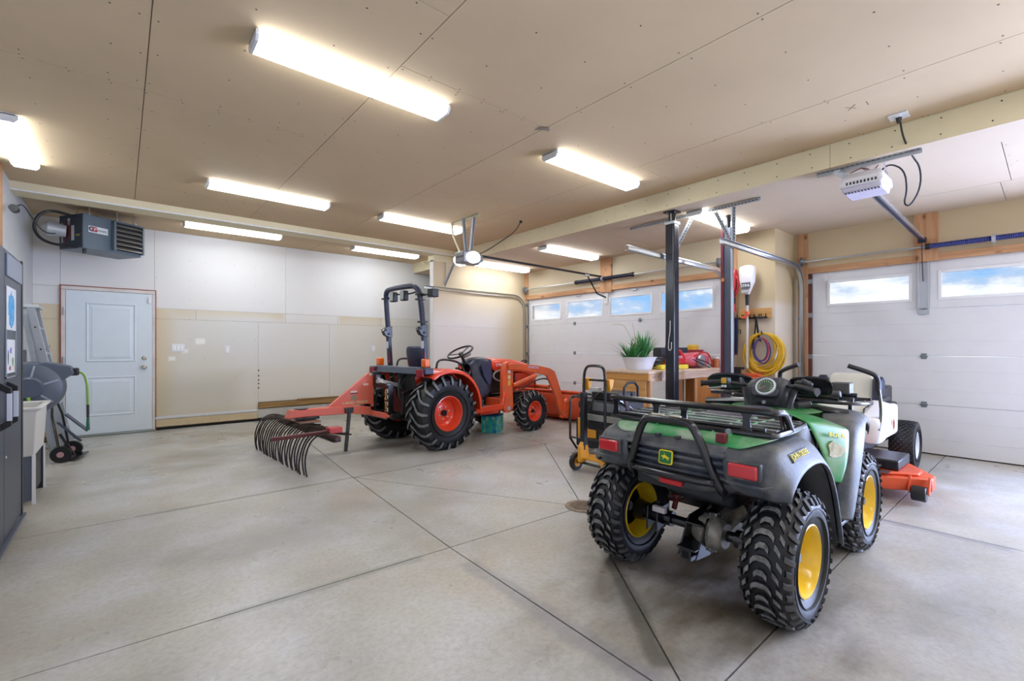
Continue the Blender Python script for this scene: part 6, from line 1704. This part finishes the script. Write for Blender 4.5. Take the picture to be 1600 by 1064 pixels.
c = MB(); c.lathe([(.12, .001), (.12, .047), (.145, .047), (.145, .001)], 20, M=rotx(90)); c.build('lid', mat('lid_pale', '#c6c1ba', .4), jo)

# ================================================================= tool rack on the nib wall
XW = X1
b = MB(); b.bx(XW - .022, XW - .001, 2.36, 2.76, 1.60, 1.735); rkb = b.build('tool_rail', wood_mat('rail_board', '#d3a66c', '#bb8a50', 'Y'), bevel=.003); tag(rkb, 'pine board with black tool hooks on the wall above the yellow cord', 'tool rail')
b = MB(); b.bx(XW - .06, XW - .022, 2.40, 2.78, 1.598, 1.62); b.build('black_rail', BLACKM, rkb, bevel=.003)
for y in (2.42, 2.50, 2.56, 2.64, 2.72):
    b = MB(); b.tube([(XW - .03, y, 1.66), (XW - .04, y, 1.615), (XW - .165, y, 1.61), (XW - .175, y, 1.65)], .006, n=6, sm=1); b.build('hook', BLACKM, rkb)
def trimmer(y, label, head, shaft_col, hz, zb, w_):
    t_ = thing('string_trimmer', label, 'trimmer', (XW - .16, y, 0))
    rows_ = []
    for z, hx, hy in ((hz + .02, .03, .03), (hz - .0, .05, w_ * .95), (hz - .08, .06, w_), (hz - .20, .055, w_ * .9), (hz - .30, .035, w_ * .5), (hz - .36, .022, .022)):
        p_ = [(a, b2, z) for a, b2 in rrect(hx, hy, min(hx, hy) * .6)]; p_.append(p_[0]); rows_.append(p_)
    b_ = MB(); b_.grid(rows_); b_.add(rows_[0][:-1], [tuple(range(len(rows_[0]) - 1))]); b_.build('power_head', head, t_, weld=True, ang=60)
    b_ = MB(); b_.cyl((0, 0, zb), (0, 0, hz - .35), .0135, n=12); b_.build('shaft', shaft_col, t_)
    b_ = MB(); b_.cyl((0, 0, hz - .50), (0, 0, hz - .36), .022, .028, n=14); b_.build('grip', BLACK, t_)
    return t_
t1 = trimmer(2.775, 'red string trimmer hanging upside down beside the grey post', RDP, mat('shaft_grey', '#8e8f96', .3, metal=.6), 2.24, 1.0, .055)
b = MB(); b.bx(-.065, -.055, -.03, .045, 1.98, 2.16); b.build('label', mat('label_pale', '#c9c9d2', .4), t1); b = MB(); b.bx(-.067, -.055, -.04, .05, 1.9, 1.97); b.build('vent', BLACK, t1)
b = MB(); b.tube([(-.02, -.02, 2.2), (-.03, -.075, 2.12), (-.03, -.08, 2.0), (-.02, -.03, 1.9)], .012, n=8, sm=1); b.build('handle_loop', RDP, t1)
b = MB(); b.cyl((0, 0, 1.70), (0, 0, 1.80), .032, .026, n=14); b.build('collar', RDP, t1)
t2 = trimmer(2.595, 'white headed string trimmer hanging upside down over the tool rail', mat('trimmer_white', '#e6e3e8', .35), mat('shaft_white', '#cfcdd2', .35), 2.27, .95, .095)
b = MB(); b.bx(-.066, -.055, -.06, .05, 1.98, 2.06); b.build('label', mat('label_dark', '#55545c', .4), t2)
text('STIHL', .045, basis((-.0675, -.003, 2.02), (0, -1, 0), (-1, 0, 0)), WHITE, t2, bold=.001)
b = MB(); b.bx(-.062, -.05, -.05, .05, 1.93, 1.965); b.build('vent_band', mat('vent_grey', '#a9a7ad', .4), t2)
b = MB(); b.cyl((0, 0, 1.63), (0, 0, 1.69), .03, n=14); b.bx(-.03, .03, .0, .07, 1.60, 1.63); b.build('orange_clamp', mat('clamp_orange', '#d4562c', .4), t2)
sg = MB(); sg.bx(XW - .125, XW - .105, 2.735, 2.80, 1.14, 1.62); sg.bx(XW - .126, XW - .104, 2.735, 2.80, 1.12, 1.14, 1)
tag(sg.build('blade_sheath', [mat('sheath_navy', '#1c2444', .35), mat('sheath_tip', '#6a1f30', .4)], bevel=.004), 'long navy blade sheath hanging between the grey post and the white trimmer', 'sheath')
st_ = MB(); st_.tube([(XW - .13, 2.50, 1.62), (XW - .10, 2.52, 1.45), (XW - .06, 2.56, 1.30), (XW - .05, 2.585, 1.20)], .010, n=6, sm=2); st_.tube([(XW - .13, 2.50, 1.62), (XW - .09, 2.49, 1.42), (XW - .06, 2.49, 1.33), (XW - .05, 2.47, 1.30)], .013, n=6, sm=2)
tag(st_.build('shoulder_strap', BLACK), 'black shoulder strap hanging from the tool rail above the yellow cord', 'strap')
bm_ = thing('push_broom', 'thin handled broom with black head leaning at the tool wall', 'broom', (XW - .2, 2.71, 0))
b = MB(); b.cyl((.02, 0, .97), (.08, .0, 1.55), .009); b.cyl((.08, 0, 1.40), (.08, 0, 1.46), .018, m=1); b.build('pole', [mat('pole_brown', '#7a6a5a', .5), BLACK], bm_)
b = MB(); b.bx(-.02, .06, -.075, .075, .93, .965); b.build('head', BLACK, bm_, bevel=.006)
b = MB(); b.bx(-.01, .05, -.03, .06, .86, .93); b.build('bristles', BLACK, bm_, kind='stuff')
# lower shelf on the nib with orange saw on it
b = MB(); b.bx(XW - .20, XW, 2.36, 2.72, .70, .72); tag(b.build('wall_shelf', WOODT, bevel=.002), 'small wooden shelf low on the nib wall behind the quad', 'shelf')
b = MB(); b.bx(XW - .17, XW - .04, 2.44, 2.68, .72, .84); b.prism([(2.42, .84), (2.70, .84), (2.66, .885), (2.46, .885)], XW - .16, XW - .04, 'x'); tag(b.build('orange_tool', mat('tool_orange', '#d85a30', .4), bevel=.01), 'orange tool on the low shelf below the yellow cord', 'power tool')
# coiled cords
def coil(name, label, y, z, ry, rz_, n, r, colr, cat, x=XW - .05, jit=.02, spread=.05):
    b_ = MB(); pts = []
    ph = random.uniform(0, 6.28)
    for i in range(n * 22):
        a = i / 22 * 2 * math.pi
        k = i / 22
        dr_ = jit * math.sin(k * 1.7 + ph) + jit * .6 * math.sin(k * 4.3)
        oy = jit * .8 * math.sin(k * 2.9 + 1); 
        hang = rz_ - (ry + dr_) * 1.0
        pts.append((x - spread * (.5 + .5 * math.sin(k * 2.3)), y + oy + (ry + dr_) * math.sin(a), z + (rz_ + dr_) * math.cos(a) - dr_))
    b_.tube(pts, r, n=6)
    o = b_.build(name, colr); tag(o, label, cat); return o
cy = coil('extension_cord', 'long yellow extension cord coiled on a hook on the nib wall', 2.43, 1.165, .20, .24, 14, .0105, mat('cord_yellow', '#e2b52a', .45, var=.12, dirt_scale=20), 'cord', jit=.028)
cpur = coil('jumper_cable', 'small purple and red cable coil hanging inside the yellow cord', 2.435, 1.19, .085, .15, 4, .009, mat('cable_purple', '#4a3a7c', .4), 'cable', x=XW - .12, jit=.012, spread=.02)
b = MB(); pts = [(-.0, .09 * math.sin(a / 3), .155 * math.cos(a / 3)) for a in range(-2, 9)]; b.tube([(x + XW - .14, 2.435 - abs(y), 1.19 + z) for x, y, z in pts], .010, n=6, sm=1); o_ = b.build('red_cable', mat('cable_red', '#a02436', .4)); o_.parent = cpur
b = MB(); b.cyl((XW, 2.43, 1.40), (XW - .13, 2.43, 1.40), .008); b.cyl((XW - .13, 2.43, 1.40), (XW - .14, 2.43, 1.43), .008); tag(b.build('wall_hook', BLACKM), 'black wall hook holding the coiled cords', 'hook')

# ================================================================= tote under the tractor
tt = thing('printed_tote', 'teal and green printed cardboard box on the floor under the tractor', 'box', (4.12, 5.30, 0), 33)
def tote_mat():
    m = bpy.data.materials.new('tote_print'); m.use_nodes = True
    t = m.node_tree; bs = t.nodes['Principled BSDF']; bs.inputs['Roughness'].default_value = .4
    co = N(t, 'ShaderNodeTexCoord'); n1 = N(t, 'ShaderNodeTexNoise'); n1.inputs['Scale'].default_value = 20; n1.inputs['Detail'].default_value = 3
    t.links.new(co.outputs['Object'], n1.inputs['Vector'])
    r = N(t, 'ShaderNodeValToRGB'); els = r.color_ramp.elements
    els[0].position = .30; els[0].color = srgb('#1c5aa0'); els[1].position = .75; els[1].color = srgb('#e2c96a')
    for p_, c_ in ((.42, '#1f93a8'), (.50, '#2fb3b0'), (.57, '#3f9a46'), (.64, '#8fc7b4')):
        e_ = els.new(p_); e_.color = srgb(c_)
    t.links.new(n1.outputs[0], r.inputs[0]); t.links.new(r.outputs[0], bs.inputs['Base Color'])
    return m
TM = tote_mat()
b = MB(); b.bx(-.15, .15, -.12, .12, 0, .235); b.build('body', TM, tt, bevel=.006)
b = MB(); b.bx(-.155, .155, -.125, .125, .235, .25); b.build('rim', mat('tote_rim', '#1d5f86', .4), tt, bevel=.004)
for s_, y in ((1, -.1215),):
    b = MB(); b.lathe([(0, .001), (0, .045), (.001, .045), (.001, .001)], 20, M=trn(-.02, y, .10)); b.build('round_print', mat('print_cyan', '#4bb6bd', .4), tt)
    b = MB(); b.lathe([(0, .001), (0, .03), (.001, .03), (.001, .001)], 16, M=trn(-.11, y, .15) @ Matrix.Diagonal((.7, 1, 1.6, 1))); b.build('figure_print', mat('print_tan', '#cf9f5e', .4), tt)

# ================================================================= left side
LK = mat('locker_blue', '#333e54', .35, metal=.2); LKD = mat('locker_dark', '#14161f', .4)
lk = thing('metal_locker', 'dark blue grey two door metal locker at the left edge, drawings taped on', 'locker', (-.872, 3.44, 0))
H3 = 1.83; DP = .335
b = MB(); b.bx(0, DP - .02, 0, 1.32, .04, H3); b.build('cabinet_body', LKD, lk, bevel=.004)
b = MB(); b.bx(DP - .02, DP + .004, 1.28, 1.32, .03, H3); b.build('side_edge', LKD, lk, bevel=.003)
for (a, q_) in ((.005, .645), (.65, 1.275)):
    b = MB(); b.bx(DP - .018, DP, a, q_, .05, H3 - .01); b.build('door', LK, lk, bevel=.004)
b = MB(); b.bx(DP, DP + .008, .70, 1.24, 1.66, H3 - .03); b.build('header_plate', mat('header_grey', '#8b96a8', .4), lk, bevel=.003)
for y in (.54, .76):
    b = MB(); b.prism([(0, .73), (.045, .76), (.045, .98), (0, 1.01), (0, .97), (.022, .955), (.022, .785), (0, .77)], y - .014, y + .014, 'y', M=trn(DP, 0, 0)); hh = b.build('handle', BLACK, lk, bevel=.003)
    b = MB(); b.bx(DP + .026, DP + .046, y - .0165, y + .012, .79, .95); b.build('handle_highlight', mat('highlight_pale', '#d2d8e6', .3), hh)  # pale bar paints the highlight along the handle
b = MB(); b.cyl((DP, .70, .55), (DP + .004, .70, .55), .008, n=10); b.build('lock', WHITE, lk)
for y in (.06, 1.26):
    b = MB(); b.cyl((DP - .06, y, 0), (DP - .06, y, .05), .03, n=14); b.build('foot', BLACK, lk)
b = MB(); b.bx(DP, DP + .02, .0, 1.32, .028, .045); b.build('bottom_trim', mat('locker_trim', '#6d7486', .4, metal=.4), lk)
def sheet_on(label, y0, y1, z0, z1, x, m_):
    b_ = MB(); b_.bx(x, x + .0015, y0, y1, z0, z1); o = b_.build('drawing', m_, smooth=False); tag(o, label, 'drawing'); return o
XL = -.872 + DP
paper = mat('paper', '#e8ecf2', .6)
p1_ = sheet_on('white paper with a tall blue painted shape, taped on the locker door', 4.14, 4.47, 1.33, 1.60, XL + .002, paper)
def blot(y0, z0, w_, h_, n=26, seed=3):
    rnd = random.Random(seed); out = []
    for k in range(n):
        a = 6.283 * k / n; r_ = 1 + rnd.uniform(-.14, .14)
        out.append((y0 + w_ * r_ * math.cos(a), z0 + h_ * r_ * math.sin(a)))
    return out
b = MB(); b.prism(blot(4.305, 1.46, .11, .11), XL + .0035, XL + .0045, 'x'); b.build('blue_paint', mat('blue_wash', '#2a96dc', .6, dirt='#7fd0ee', dirt_amt=1, dirt_scale=30), p1_, smooth=False)
p2_ = sheet_on('clear sleeve with a scribbled coloured sheet, below the blue drawing on the locker', 4.14, 4.43, 1.06, 1.27, XL + .002, paper)
for i, (yy, zz, w_, h_, c_) in enumerate(((4.19, 1.16, .016, .08, '#3c2b35'), (4.28, 1.20, .03, .035, '#7e86e0'), (4.35, 1.13, .03, .05, '#6fa07a'), (4.25, 1.09, .04, .025, '#b56a7c'), (4.39, 1.09, .014, .03, '#d8d27a'))):
    b = MB(); b.prism(blot(yy, zz, w_, h_ * .6, 12, i), XL + .0035, XL + .0042, 'x'); b.build('scribble', mat('scrib' + c_[1:], c_, .6), p2_, smooth=False)
b = MB()
for (y0, y1, z0, z1) in ((4.12, 4.132, 1.03, 1.33), (4.458, 4.47, 1.03, 1.33), (4.12, 4.47, 1.03, 1.04)): b.bx(XL + .002, XL + .006, y0, y1, z0, z1)
b.build('sleeve_edge', mat('sleeve', '#9aa6b2', .2, spec=.8), p2_)

sk = thing('utility_sink', 'white laundry tub on a dark grey stand beside the locker', 'sink', (-.88, 5.14, 0))
b = MB()
def ring4(x0, x1, y0, y1, z): return [(x0, y0, z), (x1, y0, z), (x1, y1, z), (x0, y1, z)]
rs = [ring4(.02, .362, .015, .60, .37), ring4(.0, .38, .0, .62, .72), ring4(-.0, .405, -.012, .635, .735), ring4(-.0, .405, -.012, .635, .755), ring4(.03, .37, .03, .59, .755), ring4(.05, .30, .06, .55, .45)]
for p_, q_ in zip(rs, rs[1:]): b.add(p_ + q_, [(k, (k + 1) % 4, 4 + (k + 1) % 4, 4 + k) for k in range(4)])
b.add(rs[0], [(0, 1, 2, 3)]); b.add(rs[-1], [(0, 1, 2, 3)])
b.build('basin', mat('tub_grey_white', '#d6d4cf', .4, var=.04), sk, weld=True, bevel=.008)
b = MB(); b.bx(.35, .37, .0, .02, .0, .38); b.build('leg', WHITE, sk); b = MB(); b.bx(.35, .37, .59, .61, .0, .38); b.build('leg', WHITE, sk)
b = MB(); b.bx(.02, .35, .005, .02, .03, .37); b.build('side_sheet', mat('stand_slate', '#5b6373', .5), sk, bevel=.002)
b = MB(); b.bx(.33, .35, .06, .59, .06, .36); b.build('front_sheet', mat('stand_dark', '#20242e', .5), sk, bevel=.002)
b = MB(); b.bx(.0, .36, .56, .6, .0, .37); b.build('back_leg', LKD, sk)

# hose reel on the wall over the sink
hr = thing('hose_reel', 'grey wall mounted hose reel with a green hose above the laundry tub', 'hose reel', (-.62, 5.92, .86))
HRG = mat('reel_grey', '#565e6b', .4, var=.05)
b = MB(); b.lathe([(-.10, .001), (-.10, .10), (-.095, .16), (-.07, .215), (-.02, .235), (.05, .235), (.09, .20), (.10, .10), (.10, .001)], 40); b.build('drum', HRG, hr)
b = MB(); b.lathe([(-.118, .001), (-.118, .085), (-.10, .10)], 30); b.build('hub_cap', mat('reel_hub', '#515969', .4), hr)
for k in range(6):
    a = R_(k * 60 + 20); b = MB(); b.bar((.10 * math.cos(a), -.103, .10 * math.sin(a)), (.20 * math.cos(a), -.085, .20 * math.sin(a)), .014, .01, up=(0, 1, 0)); b.build('rib', mat('reel_light', '#949ca6', .4), hr)
b = MB(); b.bx(-.26, -.18, -.06, .06, -.15, .2); b.build('wall_bracket', BLACK, hr, bevel=.008)
b = MB(); b.prism([(.0, .20), (.10, .235), (.27, .19), (.29, .12), (.20, .05), (.12, .02)], -.07, .07, 'y'); b.bx(.24, .32, -.05, .05, .10, .17, 1); b.build('outlet_housing', [HRG, BLACK], hr, bevel=.012)
b = MB(); b.tube([(.29, 0, .135), (.35, 0, .12), (.375, 0, .02), (.38, 0, -.14), (.38, 0, -.2)], .009, n=8, sm=2); b.build('green_hose', mat('hose_lime', '#7da82c', .4), hr)
b = MB(); b.cyl((.38, 0, -.18), (.38, 0, -.30), .011, .010, m=0); b.cyl((.38, 0, -.30), (.38, 0, -.42), .010, .015, m=1); b.build('nozzle', [BLACK, mat('nozzle_green', '#13604a', .4)], hr)
b = MB(); b.tube([(0, -.12, -.08), (.01, -.135, -.12), (-.02, -.12, -.22)], .013, n=8, sm=1); b.build('feed_hose', MATS['hose_lime'], hr)

# step ladder against the left wall
ld_ = thing('step_ladder', 'aluminium step ladder leaning closed in the back left corner', 'ladder', (-.88, 7.45, 0))
AL = mat('ladder_alu', '#b4bbc3', .35, metal=.75)
for y in (0, .42):
    b = MB(); b.bar((.40, y, .0), (.10, y, 1.68), .028, .07, up=(1, 0, 0)); b.build('rail', AL, ld_, bevel=.003)
    b = MB(); b.bar((.27, y + .03 if y == 0 else y - .03, .02), (.05, y + .03 if y == 0 else y - .03, 1.60), .022, .04, up=(1, 0, 0)); b.build('rear_rail', AL, ld_, bevel=.003)
for i in range(5):
    z = .28 + i * .29; x = .40 - .30 * z / 1.68
    b = MB(); b.bx(x - .035, x + .035, .01, .41, z - .012, z + .012); b.build('step', AL, ld_, bevel=.003)
b = MB(); b.bx(.02, .17, -.03, .45, 1.67, 1.705); b.build('top_cap', mat('ladder_cap', '#c7ccca', .45), ld_, bevel=.006)
for y in (-.005, .425):
    for z in (.62, .9, 1.2, 1.45):
        b = MB(); x = .40 - .30 * z / 1.68; b.cyl((x, y - .02, z), (x, y + .02, z), .009, n=8); b.build('rivet', BLACK, ld_)
b = MB(); b.bar((.38, -.02, .02), (.38, .44, .02), .06, .03); b.build('foot_bar', AL, ld_)
# second section leaning in front, broom, dust pan, floor machine
lv = thing('wooden_level', 'pale wooden board with dark notches standing against the wall behind the locker', 'board', (-.865, 6.95, 0))
b = MB(); b.bx(-.0, .02, 0, .11, .02, 1.70); b.build('board', mat('board_cream', '#c9c2a8', .6), lv, bevel=.003)
for z in (1.30, 1.36, 1.42, 1.48): 
    b = MB(); b.bx(.02, .023, .01, .06, z, z + .018); b.build('notch', mat('notch_olive', '#7b7558', .6), lv)
dc = thing('drill_case', 'dark cased tool with pale label behind the hose reel', 'case', (-.86, 6.40, .94))
b = MB(); b.bx(.0, .14, .0, .26, .0, .26); b.build('case_body', mat('case_navy', '#242c44', .5), dc, bevel=.012)
b = MB(); b.bx(.141, .143, .05, .2, .04, .12); b.bx(.05, .12, -.002, 0, .05, .12); b.build('label', WHITE, dc); b = MB(); b.cyl((.07, .1, .26), (.07, .1, .34), .04, .03); b.build('knob', BLACK, dc)
b = MB(); b.bx(X0, X0 + .25, 6.3, 6.75, .915, .935); tag(b.build('wall_shelf', WOODT, bevel=.002), 'narrow wall shelf behind the hose reel', 'shelf')
br = thing('push_broom', 'broom with a brown wooden pole standing left of the white entry door', 'broom', (-.70, 8.38, 0))
b = MB(); b.cyl((.0, .0, .12), (-.02, .12, 1.25), .011); b.build('pole', mat('pole_red_brown', '#9c5f46', .5), br)
b = MB(); b.bx(-.05, .06, -.04, .04, .07, .13); b.build('head', mat('broom_wood', '#b08a5c', .6), br, bevel=.006)
b = MB(); b.bx(-.055, .065, -.045, .045, .0, .075); b.build('bristles', mat('bristle', '#5b4636', .8), br, kind='stuff')
gp = MB(); 
for k in range(30):
    a = random.uniform(0, 6.28); r_ = random.uniform(.0, .055); gp.cyl((-.63 + r_ * math.cos(a), 7.98 + r_ * math.sin(a), 0.002), (-.63 + r_ * math.cos(a) * .7, 7.98 + r_ * math.sin(a) * .7, random.uniform(.05, .14)), .006, n=5)
tag(gp.build('green_scrub_brush', mat('brush_green', '#27a058', .5)), 'small bright green brush on the floor at the door corner', 'brush')
hd = thing('hand_truck', 'folded black hand cart with small wheel at the foot of the ladder', 'cart', (-.50, 6.85, 0), -12)
b = MB(); b.tube([(0, 0, .10), (-.08, .0, .62), (-.08, .28, .62), (0, .28, .10)], .012, n=8, sm=1); b.bx(.0, .16, -.02, .30, .03, .045); b.bar((.0, .0, .3), (.12, .0, .06), .02, .02); b.build('frame', BLACKM, hd)
b = MB(); b.bar((-.02, .02, .42), (.14, .10, .20), .10, .02); b.bar((.02, .1, .5), (.2, .12, .30), .12, .012); b.build('panel', mat('cart_slate', '#2c3345', .4), hd, bevel=.004)
for y in (-.03, .31):
    b = MB(); b.lathe([(-.02, .03), (-.02, .085), (.02, .085), (.02, .03)], 22, M=trn(.02, y, .086)); w_ = b.build('wheel', RUBBER, hd)
    b = MB(); b.lathe([(-.022, .001), (-.022, .03), (.022, .03), (.022, .001)], 16, M=trn(.02, y, .086)); b.build('hub', mat('hub_rose', '#b58a8c', .4), w_)
